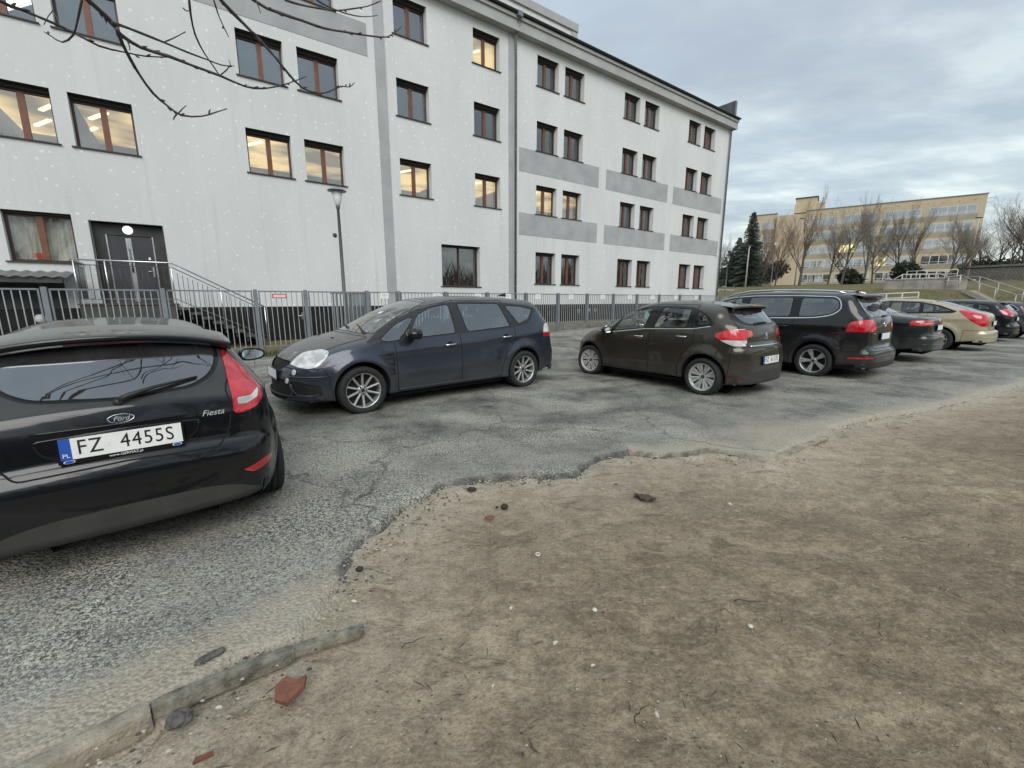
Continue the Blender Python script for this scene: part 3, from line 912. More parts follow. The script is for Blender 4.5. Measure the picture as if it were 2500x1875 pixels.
# ------------------------------------------------------------------ car 1: black hatchback, seen from behind
def car_fiesta():
    root = thing('parked_car', 'black hatchback seen from behind at the left edge, dusty roof, white number plate', 'car', (-2.60, 2.80, 0), math.atan2(.7581, -.6521), 'parked cars')
    sp = dict(profile=[(-.56, .24), (-.635, .33), (-.655, .42), (-.66, .52), (-.645, .60), (-.618, .650), (-.603, .665), (-.592, .74), (-.578, .84), (-.562, .90), (-.55, .935), (-.520, .965), (-.42, 1.075), (-.30, 1.195), (-.20, 1.290), (-.12, 1.330), (.08, 1.352), (.5, 1.375), (1.0, 1.388), (1.4, 1.372), (1.65, 1.32), (2.0, 1.16), (2.42, .985), (2.55, .94), (2.85, .86), (3.08, .72), (3.2, .56), (3.24, .42), (3.17, .24)],
              w=[(-.66, .785), (-.3, .825), (0, .848), (.8, .861), (1.8, .861), (2.5, .85), (3.0, .81), (3.24, .76)],
              belt=[(-.66, .90), (-.4, .90), (0, .89), (1.0, .90), (2.3, .88), (2.8, .84), (3.24, .66)],
              sill=[(-.66, .30), (-.3, .26), (.3, .22), (2.2, .20), (2.8, .22), (3.24, .26)],
              wheel_r=.30, rim_r=.20, wb=2.489, track=1.53, wheel_style='seven', tumble=.56, zw=.60, cl=.08, cu=.03, rr=.15, rh=.10, ds=.04,
              rear_round=(.07, .24, .95), front_round=(.16, .24, 1.1), screen=(1.3, 1.9, .12), rear_screen=(-.35, .1, .05),
              flare=[(0.0, .36, .030), (2.489, .36, .030)],
              crease=[(-.6, .93, 2.3, .80, .010, .05)])
    cb = CarBody(sp)
    mats = dict(body=M['paint_black'], door=M['paint_black'], tailgate=M['paint_black'], window=M['glass_tint'], windscreen=M['glass_side'], rear_window=M['glass_rear'],
                window_surround=M['gloss_black'], tail_light=M['lamp_red'], reflector=M['lamp_red'], lower_valance=M['grey_plastic'], bonnet=M['paint_black'], tail_light_reverse=M['lamp_clear'])
    # tailgate, back window, plate recess, lamps
    gate = rpoly(mirror_poly([(0, .632), (.44, .612), (.505, .70), (.535, .84), (.52, .95), (.585, 1.08), (.595, 1.17), (.545, 1.27), (0, 1.32)]), .03)
    cb.cut(gate, 'yz', REAR, 'tailgate')
    gl = rpoly(mirror_poly([(0, .962), (.36, .985), (.475, 1.04), (.535, 1.13), (.53, 1.22), (.48, 1.262), (0, 1.29)]), .07, 4)
    cb.cut(gl, 'yz', REAR, 'window_surround@b', ['tailgate'])
    gl = rpoly(mirror_poly([(0, .975), (.35, .997), (.455, 1.05), (.51, 1.13), (.505, 1.238), (0, 1.28)]), .07, 4)
    cb.cut(gl, 'yz', REAR, 'rear_window')
    for s in (1, -1):
        lt = [(.555, 1.175), (.575, 1.185), (.635, 1.10), (.70, 1.0), (.75, .91), (.745, .87), (.69, .82), (.60, .795), (.545, .80), (.548, .93)]
        cb.cut([(s * a, b) for a, b in rpoly(lt, .02)], 'yz', REAR, 'tail_light', ['body', 'tailgate'])
        rv = [(.575, .895), (.66, .895), (.725, .93), (.70, .875), (.62, .85), (.575, .853)]
        cb.cut([(s * a, b) for a, b in rpoly(rv, .012)], 'yz', REAR, 'tail_light_reverse', ['tail_light'])
        rf = [(.55, .425), (.70, .465), (.755, .465), (.745, .43), (.68, .40), (.61, .395)]
        cb.cut([(s * a, b) for a, b in rpoly(rf, .012)], 'yz', REAR, 'reflector', ['body'])
    lv = rpoly(mirror_poly([(0, .385), (.34, .375), (.50, .345), (.68, .255), (.72, .10), (0, .10)]), .06, 4)
    cb.cut(lv, 'yz', lambda c: c.x < -.3, 'lower_valance', ['body'])
    # side glass and doors
    dlo = [(.02, 1.03), (.22, 1.25), (.7, 1.29), (1.35, 1.28), (1.75, 1.17), (2.2, .95), (1.2, .97)]
    cb.cut(rpoly(dlo, .04), 'xz', SIDE, 'window_surround')
    for i, p in enumerate([[(.12, 1.05), (.26, 1.22), (.55, 1.26), (.62, 1.02)], [(.72, 1.02), (.66, 1.265), (1.3, 1.255), (1.68, 1.15), (1.98, .98)]]):
        cb.cut(rpoly(p, .03), 'xz', SIDE, 'window@%d' % i, ['window_surround'])
    cb.cut([(.66, .24), (.62, 1.02), (.58, 1.28), (1.3, 1.28), (1.8, 1.15), (2.12, .92), (2.08, .24)], 'xz', SIDE, 'door', ['body'])
    cb.cut(rpoly(mirror_poly([(1.62, .0), (1.66, .54), (2.3, .66), (2.44, .0)][::1]) if 0 else [(1.66, 0), (1.70, .52), (2.36, .67), (2.47, .45), (2.50, 0), (2.47, -.45), (2.36, -.67), (1.70, -.52)], .06), 'xy', lambda c: c.z > .9, 'windscreen')
    bv = bvh_of(cb)
    finish_body(cb, root, sp, mats, ('door', 'window@0', 'window@1', 'window_surround', 'tail_light', 'reflector', 'tail_light_reverse'), offs={'tail_light': .004, 'tail_light_reverse': .004, 'reflector': .001, 'window_surround@b': .001})
    cabin(root, -.35, 2.2, .62, .30, [(1.0, .36, .5), (1.0, -.36, .5), (.3, 0, 1.1)], 1.75, 1, 1.04, .80)
    # spoiler with its thin brake light
    mb = MB(); n = 24
    def sec(y, k=0):
        q = abs(y) / .62
        xb = -.335 + .11 * q**2.2; z = 1.318 - .085 * q**2.4
        return [(xb + .42, z + .050), (xb + .17, z + .028), (xb + .03, z + .006), (xb, z - .006), (xb + .010, z - .026), (xb + .04, z - .050), (xb + .12, z - .038)]
    vs, fs = [], []
    for i in range(n + 1):
        y = -.62 + 1.24 * i / n
        for (x, z) in sec(y): vs.append((x, y, z))
    for i in range(n):
        for j in range(6):
            fs.append((i * 7 + j, i * 7 + j + 1, (i + 1) * 7 + j + 1, (i + 1) * 7 + j))
    fs += [tuple(range(7)), tuple(range(n * 7, n * 7 + 7))]
    mb.add(vs, fs, 0, True)
    spo = mb.obj('roof_spoiler', M['paint_black'], root)
    mb = MB(); vs, fs = [], []
    for i in range(13):
        y = -.20 + .40 * i / 12
        a = sec(y)
        p, q = Vector((a[4][0], y, a[4][1])), Vector((a[5][0], y, a[5][1]))
        nn = Vector((-.45, 0, -.9)).normalized() * .004
        vs += [p.lerp(q, .12) + nn, p.lerp(q, .62) + nn]
        if i: fs.append((i * 2 - 2, i * 2 - 1, i * 2 + 1, i * 2))
    mb.add(vs, fs).obj('brake_light', M['lamp_dark_red'], spo)
    # plate recess, plate, badge, script, wiper
    def R_(y, z, back=.0): return skin(bv, (-1.5, y, z), (1, 0, 0), back)
    rec = rpoly(mirror_poly([(0, .665), (.27, .668), (.335, .72), (.365, .80), (0, .815)]), .03, 3)
    vs = []; C0 = R_(0, .74)[0]
    out = [R_(a, b, .0015)[0] for a, b in rec]
    inn = [Vector((C0.x + .030 - .10 * 0, a * .93, .742 + (b - .742) * .86)) for a, b in rec]
    k = len(rec)
    inn2 = [v + Vector((-.012, 0, 0)) for v in inn]
    lip = [Vector((p.x - .006, p.y, p.z)) for p in out]
    mb = MB()
    mb.add(out + lip + [Vector((p.x + .000, p.y * .965, .742 + (p.z - .742) * .93)) for p in lip], [(i, (i + 1) % k, k + (i + 1) % k, k + i) for i in range(k)] + [(k + i, k + (i + 1) % k, 2 * k + (i + 1) % k, 2 * k + i) for i in range(k)], 0, True)
    mb.obj('plate_surround', M['paint_black'], root)
    fl = MB().add([Vector((p.x - .001, p.y * .965, .742 + (p.z - .742) * .93)) for p in lip], [tuple(range(k))], 0).obj('plate_recess', M['gloss_black'], root)
    number_plate(root, (C0.x - .022, 0, .745), (-1, 0, .10), ('FZ', '4455S'), 'www.GERMAZ.pl')
    p, nn = R_(0, .868, .004)
    b = MB().lathe([(0, .004), (.050, .004), (.0505, .002)], 28, 1).lathe([(.050, .001), (.050, .006), (.056, .007), (.058, 0)], 28, 0)
    bo = b.obj('oval_badge', [M['chrome'], simple('dark_blue_enamel', (.012, .018, .05), .3)], root); bo.matrix_local = facing(p, (-1, 0, .12)) @ Matrix.Diagonal((1.05, .46, 1, 1))
    text_obj('Ford', .036, M['silver_letter'], root, facing(p + Vector((-.0065, 0, .0)), (-1, 0, .12)), shear=.35)
    p, nn = R_(-.43, .826, .003)
    text_obj('Fiesta', .050, M['silver_letter'], root, facing(p + nn * .001, nn), shear=.4, ext=.0015, sx=1.05)
    a, nn = R_(.0, .955, .004); c, n2 = R_(-.385, 1.035, .004)
    wiper(root, a, c, nn)
    # trim strip above the plate
    pts = [R_(-.36 + .72 * i / 16, .838, .003)[0] for i in range(17)]
    MB().tube(pts, .006, 6).obj('handle_strip', M['gloss_black'], root)
    # roof joints and aerial
    for s in (1, -1):
        pts = [skin(bv, (x, s * (.555 if x > .3 else .555 - (.3 - x) * .10), 2), (0, 0, -1), .001)[0] for x in [(-.02 + i * .1) for i in range(17)]]
        MB().tube(pts, .006, 6).obj('roof_channel', M['gap'], root)
    mirrors(root, 1.42, .97, .895, M['paint_black'], sz=(.12, .25, .135))
    for s in (1, -1): handle(root, .92, .872, .86, s, 'black_plastic')
    return root

# ------------------------------------------------------------------ car 2: blue-grey people carrier, seen from its left side
def car_smax():
    P0 = Vector((.205, 7.54, 0)); hd = Vector((-.770, -.638, 0)); left = Vector((.638, -.770, 0))
    loc = P0 - left * .90
    root = thing('parked_car', 'dark blue grey people carrier with ten spoke wheels facing left by the fence', 'car', loc, math.atan2(hd.y, hd.x), 'parked cars')
    wb = 2.88
    sp = dict(profile=[(-.80, .27), (-.90, .36), (-.93, .50), (-.92, .66), (-.88, .74), (-.85, .90), (-.82, 1.04), (-.72, 1.22), (-.58, 1.42), (-.48, 1.505), (-.36, 1.54), (0, 1.57), (.6, 1.595), (1.15, 1.59), (1.55, 1.555), (1.9, 1.465), (2.3, 1.32), (2.72, 1.105), (2.85, 1.06), (3.2, .985), (3.47, .89), (3.64, .78), (3.73, .68), (3.78, .55), (3.80, .42), (3.72, .24)],
              w=[(-.93, .86), (-.4, .915), (0, .93), (1.0, .942), (2.2, .942), (2.9, .93), (3.4, .90), (3.88, .83)],
              belt=[(-.93, 1.09), (-.4, 1.12), (.2, 1.06), (1.3, 1.00), (2.3, .945), (2.8, .925), (3.3, .86), (3.88, .66)],
              sill=[(-.93, .34), (-.4, .26), (.4, .24), (2.3, .24), (3.2, .22), (3.88, .24)],
              wheel_r=.325, rim_r=.248, wb=wb, track=1.66, wheel_style='ten', arch_r=.375, tumble=.33, zw=.60, cl=.05, cu=.05, rr=.13, rh=.11, ds=.045, wheel_w=.225,
              rear_round=(.06, .22, .85), front_round=(.20, .32, 1.25), screen=(1.5, 2.4, .16), rear_screen=(-.6, -.2, .05),
              flare=[(0.0, .42, .030), (wb, .42, .036)],
              crease=[(-.75, .95, 2.62, .79, .014, .045), (.5, .525, 2.36, .49, .018, .07)])
    cb = CarBody(sp)
    m = M['paint_blue']
    mats = dict(body=m, door=m, tailgate=m, bonnet=m, bumper=m, window=M['glass_blue'], windscreen=M['glass_screen'], rear_window=M['glass_tint'], window_surround=M['black_plastic'],
                headlight=M['lamp_clear'], tail_light=M['lamp_red'], tail_light_clear=M['lamp_clear'], grille=M['gap'], vent=M['black_plastic'], fog_surround=M['black_plastic'])
    dlo = [(2.79, .965), (2.66, .915), (2.38, .95), (1.31, 1.015), (.2, 1.065), (-.16, 1.13), (-.37, 1.37), (-.2, 1.43), (.4, 1.49), (1.0, 1.51), (1.45, 1.49), (1.9, 1.40), (2.25, 1.26)]
    cb.cut(rpoly(dlo, .03), 'xz', SIDE, 'window_surround')
    for i, p in enumerate([[(2.60, .99), (2.50, .955), (2.30, .98), (2.03, 1.27), (2.10, 1.275), (2.3, 1.19)], [(2.20, .985), (1.96, 1.31), (1.72, 1.415), (1.41, 1.465), (1.38, 1.03)],
                           [(1.25, 1.475), (.44, 1.465), (.29, 1.09), (1.16, 1.04)], [(.32, 1.435), (-.05, 1.415), (-.27, 1.365), (-.15, 1.20), (.09, 1.12)]]):
        cb.cut(rpoly(p, .04), 'xz', SIDE, 'window@%d' % i, ['window_surround'])
    cb.cut([(2.38, .26), (2.40, .94), (2.3, 1.2), (1.9, 1.42), (1.31, 1.52), (1.31, .26)], 'xz', SIDE, 'door@f', ['body'])
    cb.cut([(1.31, .26), (1.31, 1.52), (.36, 1.52), (.2, 1.06), (.205, .86), (.42, .62), (.50, .42), (.50, .26)], 'xz', SIDE, 'door@r', ['body'])
    cb.cut(rpoly([(1.60, 0), (1.66, .50), (2.0, .585), (2.62, .70), (2.74, .45), (2.78, 0), (2.74, -.45), (2.62, -.70), (2.0, -.585), (1.66, -.50)], .05), 'xy', lambda c: c.z > .95, 'windscreen', ['body', 'window_surround'])
    cb.cut(rpoly([(2.86, 0), (2.80, .50), (2.72, .76), (3.15, .74), (3.50, .68), (3.66, .52), (3.78, .25), (3.80, 0), (3.78, -.25), (3.66, -.52), (3.50, -.68), (3.15, -.74), (2.72, -.76), (2.80, -.50)], .06), 'xy', lambda c: c.z > .70, 'bonnet', ['body'])
    hl = [(3.69, .73), (3.61, .68), (3.50, .66), (3.40, .695), (3.29, .80), (3.245, .875), (3.30, .895), (3.43, .865), (3.58, .80)]
    cb.cut(rpoly(hl, .025), 'xz', lambda c: abs(c.y) > .46 and c.x > 3, 'headlight')
    cb.cut(rpoly(mirror_poly([(0, .62), (.30, .63), (.44, .70), (.40, .74), (0, .75)]), .02), 'yz', front_of(3.2), 'grille', ['body', 'bonnet'])
    cb.cut(rpoly(mirror_poly([(0, .24), (.45, .25), (.58, .36), (.52, .50), (0, .52)]), .03), 'yz', front_of(3.2), 'grille', ['body'])
    for s in (1, -1):
        cb.cut(rpoly([(s * a, b) for a, b in [(.60, .30), (.82, .31), (.82, .44), (.66, .50), (.56, .50)]], .02), 'yz', front_of(3.0), 'fog_surround', ['body'])
    cb.cut([(2.655, .785), (2.43, .80), (2.43, .50), (2.50, .50), (2.56, .64)], 'xz', SIDE, 'vent', ['body'])
    cb.cut([(3.45, .56), (3.48, .62), (3.42, .68), (3.30, .62), (3.31, .10), (4.1, .10), (4.1, .60)][:1] and [(3.25, .10), (3.30, .55), (3.36, .665), (3.55, .65), (3.72, .665), (4.1, .68), (4.1, .10)], 'xz', front_of(3.2), 'bumper@f', ['body'])
    cb.cut([(-.42, .20), (-.44, .55), (-.60, .70), (-1.2, .72), (-1.2, .2)], 'xz', lambda c: c.x < -.3, 'bumper@r', ['body'])
    cb.cut(rpoly([(-.47, .88), (-.48, .97), (-.53, 1.10), (-1.2, 1.2), (-1.2, .88)], .02), 'xz', lambda c: abs(c.y) > .62 and c.x < -.3, 'tail_light', ['body'])
    cb.cut(rpoly([(-.47, .95), (-.53, 1.12), (-1.2, 1.2), (-1.2, .95)], .02), 'xz', lambda c: abs(c.y) > .62 and c.x < -.3, 'tail_light_clear', ['tail_light'])
    cb.cut(rpoly(mirror_poly([(0, 1.10), (.55, 1.12), (.62, 1.25), (.55, 1.50), (0, 1.52)]), .05), 'yz', lambda c: c.x < -.2, 'rear_window', ['body'])
    bv = bvh_of(cb)
    finish_body(cb, root, sp, mats, ('door@f', 'door@r', 'window@0', 'window@1', 'window@2', 'window@3', 'window_surround', 'headlight', 'tail_light', 'tail_light_clear', 'fog_surround', 'vent'), offs={'headlight': .003, 'tail_light': .003, 'grille': -.02, 'fog_surround': -.012, 'vent': -.012, 'window': .0})
    cabin(root, -.6, 2.5, .70, .40, [(1.25, .38, .52), (1.25, -.38, .52), (.40, 0, 1.35), (-.45, 0, 1.1)], 2.05, 1, 1.22)
    def S_(x, z, s=1, back=.0): return skin(bv, (x, s * 2, z), (0, -s, 0), back)
    for s in (1, -1):
        for k in range(3):
            z = .745 - k * .075; p, n = S_(2.50 - k * .02, z, s)
            MB().box(p.x - .055 + .012 * k, p.x + .06 - .03 * k, p.y - .006, p.y + .006, z - .006, z + .006, 0, None, .002).obj('vent_fin', m, root)
        for (x, z) in ((1.51, .865), (.40, .925)):
            p, n = S_(x, z, s); handle(root, x, abs(p.y) - .002, z, s, 'chrome', .20, -.02)
        for (x, z) in ((3.77, .615), (3.84, .50)):
            p, n = skin(bv, (5, s * (.60 if z > .6 else .50), z), (-1, 0, 0), .002)
            o = MB().lathe([(0, .010), (.026, .010), (.034, .006), (.040, 0)], 20, 0).obj('fog_light', M['lamp_clear'], root); o.matrix_local = facing(p, n)
        pts = [S_(x, .275, s, .002)[0] for x in np.linspace(.52, 2.36, 14)]
        MB().tube(pts, .016, 6).obj('sill_trim', M['grey_plastic'], root)
    pts = [skin(bv, (5, y, .405 - .0 * y), (-1, 0, 0), .004)[0] for y in np.linspace(-.80, .80, 25)]
    pts = [skin(bv, (5, y, .30), (-1, 0, 0), .004)[0] for y in np.linspace(-.78, .78, 25)]
    MB().tube(pts, .012, 6).obj('bumper_lip', M['black_plastic'], root)
    for s in (1, -1):
        pts = [skin(bv, (5, s * y, .555 if y > .5 else .54), (-1, 0, 0), .003)[0] for y in np.linspace(.50, .86, 10)]
        MB().tube(pts, .007, 6).obj('bumper_crease', m, root)
        pts = [skin(bv, (5, s * y, z), (-1, 0, 0), .004)[0] for y, z in ((.56, .47), (.60, .38), (.64, .325), (.70, .315), (.80, .32))]
        MB().tube(pts, .008, 6).obj('air_intake_trim', M['grey_plastic'], root)
    p, n = skin(bv, (5, 0, .57), (-1, 0, 0), .012)
    number_plate(root, (p.x + .01, 0, .56), (1, 0, .02), None)
    # mirror with its white dot of a cap
    mirrors(root, 2.12, 1.055, .92, M['gloss_black'], sz=(.17, .24, .15))
    for y0, y1 in ((.58, .05), (-.05, -.58)):
        a, n = skin(bv, (2.70, y0, 3), (0, 0, -1), .006); b, n2 = skin(bv, (2.60 - .05 * abs(y1), y1, 3), (0, 0, -1), .006)
        wiper(root, a, b, n, .012, 'windscreen_wiper')
    for s in (1, -1):
        p, n = skin(bv, (3.05, s * .32, 3), (0, 0, -1), 0)
        MB().box(p.x - .02, p.x + .02, p.y - .025, p.y + .025, p.z - .004, p.z + .008, 0, None, .003).obj('washer_jet', M['black_plastic'], root)
    p, n = skin(bv, (-.2, 0, 3), (0, 0, -1), 0)
    MB().prism([(-.32, 1.59), (-.30, 1.66), (-.10, 1.60)], -.015, .015, 'xz').obj('roof_aerial', M['black_plastic'], root)
    # parking permit on the windscreen
    a, n = skin(bv, (2.25, .12, 3), (0, 0, -1), .001)
    o = MB().box(-.05, .05, -.035, .035, 0, .0006, 0).obj('windscreen_sticker', M['white_print'], root); o.matrix_local = facing(a, n)
    return root

# ------------------------------------------------------------------ car 3: brown small hatchback
def car_c3():
    P0 = Vector((3.078, 6.86, 0)); hd = -Vector((.5878, -.809, 0)); left = Vector((-.809, -.5878, 0))
    root = thing('parked_car', 'brown rounded hatchback with silver petal hubcaps, seen from behind its left side', 'car', P0 - left * .82, math.atan2(hd.y, hd.x), 'parked cars')
    wb = 2.48
    sp = dict(profile=[(-.52, .24), (-.60, .34), (-.64, .44), (-.652, .56), (-.64, .70), (-.622, .795), (-.60, .82), (-.565, .86), (-.545, .98), (-.505, 1.10), (-.42, 1.22), (-.30, 1.34), (-.19, 1.43), (-.08, 1.465), (.25, 1.50), (.7, 1.52), (1.1, 1.51), (1.45, 1.455), (1.85, 1.30), (2.30, 1.06), (2.46, .985), (2.7, .92), (2.92, .82), (3.08, .68), (3.16, .52), (3.17, .38), (3.10, .22)],
              w=[(-.65, .81), (-.3, .85), (0, .862), (1, .864), (2.1, .86), (2.6, .84), (2.9, .81), (3.17, .75)],
              belt=[(-.65, 1.13), (-.3, 1.13), (.2, 1.06), (1.05, 1.01), (1.9, .92), (2.3, .91), (2.8, .84), (3.17, .64)],
              sill=[(-.65, .34), (-.35, .28), (.45, .25), (2.1, .23), (2.7, .22), (3.17, .24)],
              wheel_r=.305, rim_r=.236, wb=wb, track=1.52, wheel_style='petal', wheel_mat='alloy_dull', arch_r=.365, tumble=.30, zw=.62, cl=.07, cu=.035, rr=.15, rh=.13, ds=.04, steer=.10,
              rear_round=(.09, .30, 1.0), front_round=(.18, .28, 1.2), screen=(1.2, 1.9, .16), rear_screen=(-.45, 0, .07),
              flare=[(0.0, .40, .022), (wb, .40, .022)], crease=[(.35, .43, 1.9, .40, .012, .06)])
    cb = CarBody(sp); m = M['paint_brown']
    mats = dict(body=m, door=m, tailgate=m, bonnet=m, bumper=m, window=M['glass_side'], windscreen=M['glass_side'], rear_window=M['glass_tint'], window_surround=M['gloss_black'],
                headlight=M['lamp_clear'], tail_light=M['lamp_red'], tail_light_clear=M['lamp_clear'], fuel_cap=m, lower_valance=M['grey_plastic'], reflector=M['lamp_dark_red'])
    dlo = [(2.30, .93), (2.04, 1.14), (1.78, 1.275), (1.48, 1.375), (1.1, 1.425), (.7, 1.435), (.3, 1.41), (.06, 1.32), (-.13, 1.17), (-.10, 1.125), (.2, 1.07), (1.17, 1.02), (1.86, .93)]
    cb.cut(rpoly(dlo, .04), 'xz', SIDE, 'window_surround')
    for i, p in enumerate([[(2.17, .955), (1.94, .95), (1.80, 1.22), (1.96, 1.15)], [(1.86, .96), (1.73, 1.235), (1.54, 1.325), (1.10, 1.385), (1.18, 1.035)],
                           [(.99, 1.045), (.86, 1.40), (.32, 1.375), (.36, 1.085)], [(.215, 1.10), (.195, 1.35), (.06, 1.28), (-.09, 1.165)]]):
        cb.cut(rpoly(p, .03), 'xz', SIDE, 'window@%d' % i, ['window_surround'])
    cb.cut([(2.11, .28), (2.13, .93), (1.9, 1.2), (1.05, 1.45), (1.04, .28)], 'xz', SIDE, 'door@f', ['body'])
    cb.cut([(1.04, .28), (1.05, 1.45), (.25, 1.45), (.19, 1.06), (.19, .86), (.36, .64), (.44, .45), (.45, .28)], 'xz', SIDE, 'door@r', ['body'])
    cb.cut(rpoly([(1.34, 0), (1.42, .48), (1.8, .54), (2.28, .66), (2.40, .42), (2.44, 0), (2.40, -.42), (2.28, -.66), (1.8, -.54), (1.42, -.48)], .06), 'xy', lambda c: c.z > .9, 'windscreen', ['body', 'window_surround'])
    cb.cut(rpoly([(2.50, 0), (2.44, .40), (2.34, .68), (2.7, .64), (2.95, .46), (3.02, 0), (2.95, -.46), (2.7, -.64), (2.34, -.68), (2.44, -.40)], .05), 'xy', lambda c: c.z > .6, 'bonnet', ['body'])
    cb.cut(rpoly(mirror_poly([(0, .79), (.50, .80), (.60, .87), (.66, 1.05), (.64, 1.22), (.56, 1.40), (0, 1.44)]), .05), 'yz', REAR, 'tailgate', ['body'])
    cb.cut(rpoly(mirror_poly([(0, 1.125), (.40, 1.13), (.60, 1.17), (.62, 1.30), (.54, 1.41), (0, 1.43)]), .06, 4), 'yz', REAR, 'window_surround@b', ['tailgate', 'body'])
    cb.cut(rpoly(mirror_poly([(0, 1.15), (.40, 1.155), (.50, 1.20), (.54, 1.30), (.47, 1.40), (0, 1.41)]), .06, 4), 'yz', REAR, 'rear_window', ['window_surround@b'])
    cb.cut(rpoly([(-.15, 1.0), (-.28, 1.065), (-.45, 1.09), (-.9, 1.09), (-.9, .83), (-.42, .83), (-.27, .90), (-.19, .95)], .02), 'xz', lambda c: .57 < abs(c.y) and c.x < 0, 'tail_light', ['body', 'tailgate'])
    for s in (1, -1):
        cb.cut([(s * a, b) for a, b in rpoly([(.40, 1.055), (.60, 1.085), (.60, .955), (.43, .965), (.385, 1.0)], .02)], 'yz', REAR, 'tail_light', ['body', 'tailgate'])
    cb.cut([(-.10, .918), (-.9, .918), (-.9, .832), (-.2, .832)], 'xz', lambda c: abs(c.y) > .57 and c.x < 0, 'tail_light_clear', ['tail_light'])
    cb.cut([(-.10, 1.04), (-.35, 1.078), (-.9, 1.084), (-.9, 1.10), (-.1, 1.10)], 'xz', lambda c: abs(c.y) > .38 and c.x < 0, 'tail_light_clear', ['tail_light'])
    cb.cut([(-.36, .20), (-.40, .50), (-.40, .70), (-.42, .81), (-1, .80), (-1, .2)], 'xz', lambda c: c.x < -.2, 'bumper@r', ['body'])
    cb.cut(rpoly(mirror_poly([(0, .44), (.50, .43), (.70, .36), (.80, .20), (0, .2)]), .04), 'yz', lambda c: c.x < -.3, 'lower_valance', ['body', 'bumper@r'])
    for s in (1, -1):
        cb.cut([(s * a, b) for a, b in rpoly([(.62, .315), (.80, .33), (.80, .36), (.62, .345)], .008)], 'yz', lambda c: c.x < -.2, 'reflector', ['lower_valance', 'bumper@r', 'body'])
    cb.cut([(-.01 + .065 * math.cos(a), .93 + .07 * math.sin(a)) for a in [i * PI / 9 for i in range(18)]], 'xz', lambda c: c.y > .4, 'fuel_cap', ['body'])
    cb.cut(rpoly([(2.60, .895), (2.85, .80), (3.02, .70), (3.1, .64), (3.0, .62), (2.86, .66)], .02), 'xz', lambda c: abs(c.y) > .40 and c.x > 2.4, 'headlight')
    cb.names = dict(cb.names)
    bv = bvh_of(cb)
    finish_body(cb, root, sp, mats, ('door@f', 'door@r', 'window@0', 'window@1', 'window@2', 'window@3', 'window_surround', 'headlight', 'tail_light', 'tail_light_clear', 'reflector'), offs={'tail_light': .003, 'tail_light_clear': .003, 'headlight': .003},
                chrome_dlo=(.008, lambda c: c.x > -.12 and c.z < 1.02 + .10 * (1 - min(1, max(0, c.x / 1.2))) and abs(c.y) > .5))
    seam = cb.trim(['fuel_cap'], ['body'], .003, 0); seam.obj('fuel_cap_seam', M['gap'], root, False)
    cabin(root, -.3, 2.1, .62, .36, [(1.05, .36, .5), (1.05, -.36, .5), (.30, 0, 1.2)], 1.72, 1, 1.20)
    def S_(x, z, s=1, back=.0): return skin(bv, (x, s * 2, z), (0, -s, 0), back)
    def R_(y, z, back=.0): return skin(bv, (-1.5, y, z), (1, 0, 0), back)
    for s in (1, -1):
        for (x, z) in ((1.26, .885), (.40, .935)):
            p, n = S_(x, z, s); handle(root, x, abs(p.y) - .002, z, s, 'chrome', .19, .0)
        pts = [S_(x, .27, s, .002)[0] for x in np.linspace(.48, 2.06, 14)]
        MB().tube(pts, .012, 6).obj('sill_trim', M['black_plastic'], root)
    mirrors(root, 1.97, .955, .85, M['gloss_black'], 'chrome', sz=(.12, .18, .14))
    pts = [R_(y, .822, .006)[0] for y in np.linspace(-.50, .50, 21)]
    MB().tube(pts, [.010] + [.016] * 19 + [.010], 8).obj('chrome_strip', M['chrome'], root)
    p, n = R_(0, .60, .0)
    number_plate(root, (p.x - .016, 0, .60), (-1, 0, .05), ('FZ', '6117E'))
    p, n = R_(0, 1.0, .004)
    F = facing(p, n); mb = MB()
    for dz in (0, -.034):
        mb.prism([(-.036, -.012 + dz), (0, .026 + dz), (.036, -.012 + dz), (.036, -.026 + dz), (0, .010 + dz), (-.036, -.026 + dz)], 0, .006, 'xy', 0, F)
    mb.obj('chevron_badge', M['chrome'], root)
    p, n = R_(0, .925, .004); text_obj('CITROËN', .024, M['silver_letter'], root, facing(p, n), ext=.001)
    a, nn = R_(-.10, 1.16, .004); c, n2 = R_(.26, 1.17, .004)
    a, c = R_(-.14, 1.165, .004)[0], R_(.22, 1.155, .004)[0]
    wiper(root, c, a, nn, .015)
    mb = MB(); vs, fs = [], []
    for i in range(17):
        y = -.56 + 1.12 * i / 16; q = abs(y) / .56
        xb = -.36 + .10 * q**2; z = 1.435 - .03 * q**2
        vs += [(xb + .26, y, z + .042), (xb + .05, y, z + .016), (xb, y, z), (xb + .01, y, z - .022), (xb + .12, y, z - .035)]
        if i: fs += [((i - 1) * 5 + j, (i - 1) * 5 + (j + 1) % 5, i * 5 + (j + 1) % 5, i * 5 + j) for j in range(5)]
    mb.add(vs, fs, 0, True); spo = mb.obj('roof_spoiler', m, root)
    MB().box(-.372, -.352, -.16, .16, 1.424, 1.440, 0, None, .004).obj('brake_light', M['lamp_red'], spo)
    mb = MB(); p, n = skin(bv, (.02, 0, 3), (0, 0, -1), 0)
    mb.box(p.x - .03, p.x + .03, -.018, .018, p.z - .002, p.z + .02, 0, None, .006).tube([(p.x, 0, p.z + .01), (p.x - .14, 0, p.z + .17)], [.006, .003], 6)
    mb.obj('roof_aerial', M['black_plastic'], root)
    mb = MB()    # papers on the dashboard seen through the side glass
    mb.box(1.86, 1.88, -.25, -.10, 1.14, 1.30, 0).obj('paper_card', simple('pale_green_card', (.35, .62, .55), .7), root)
    return root

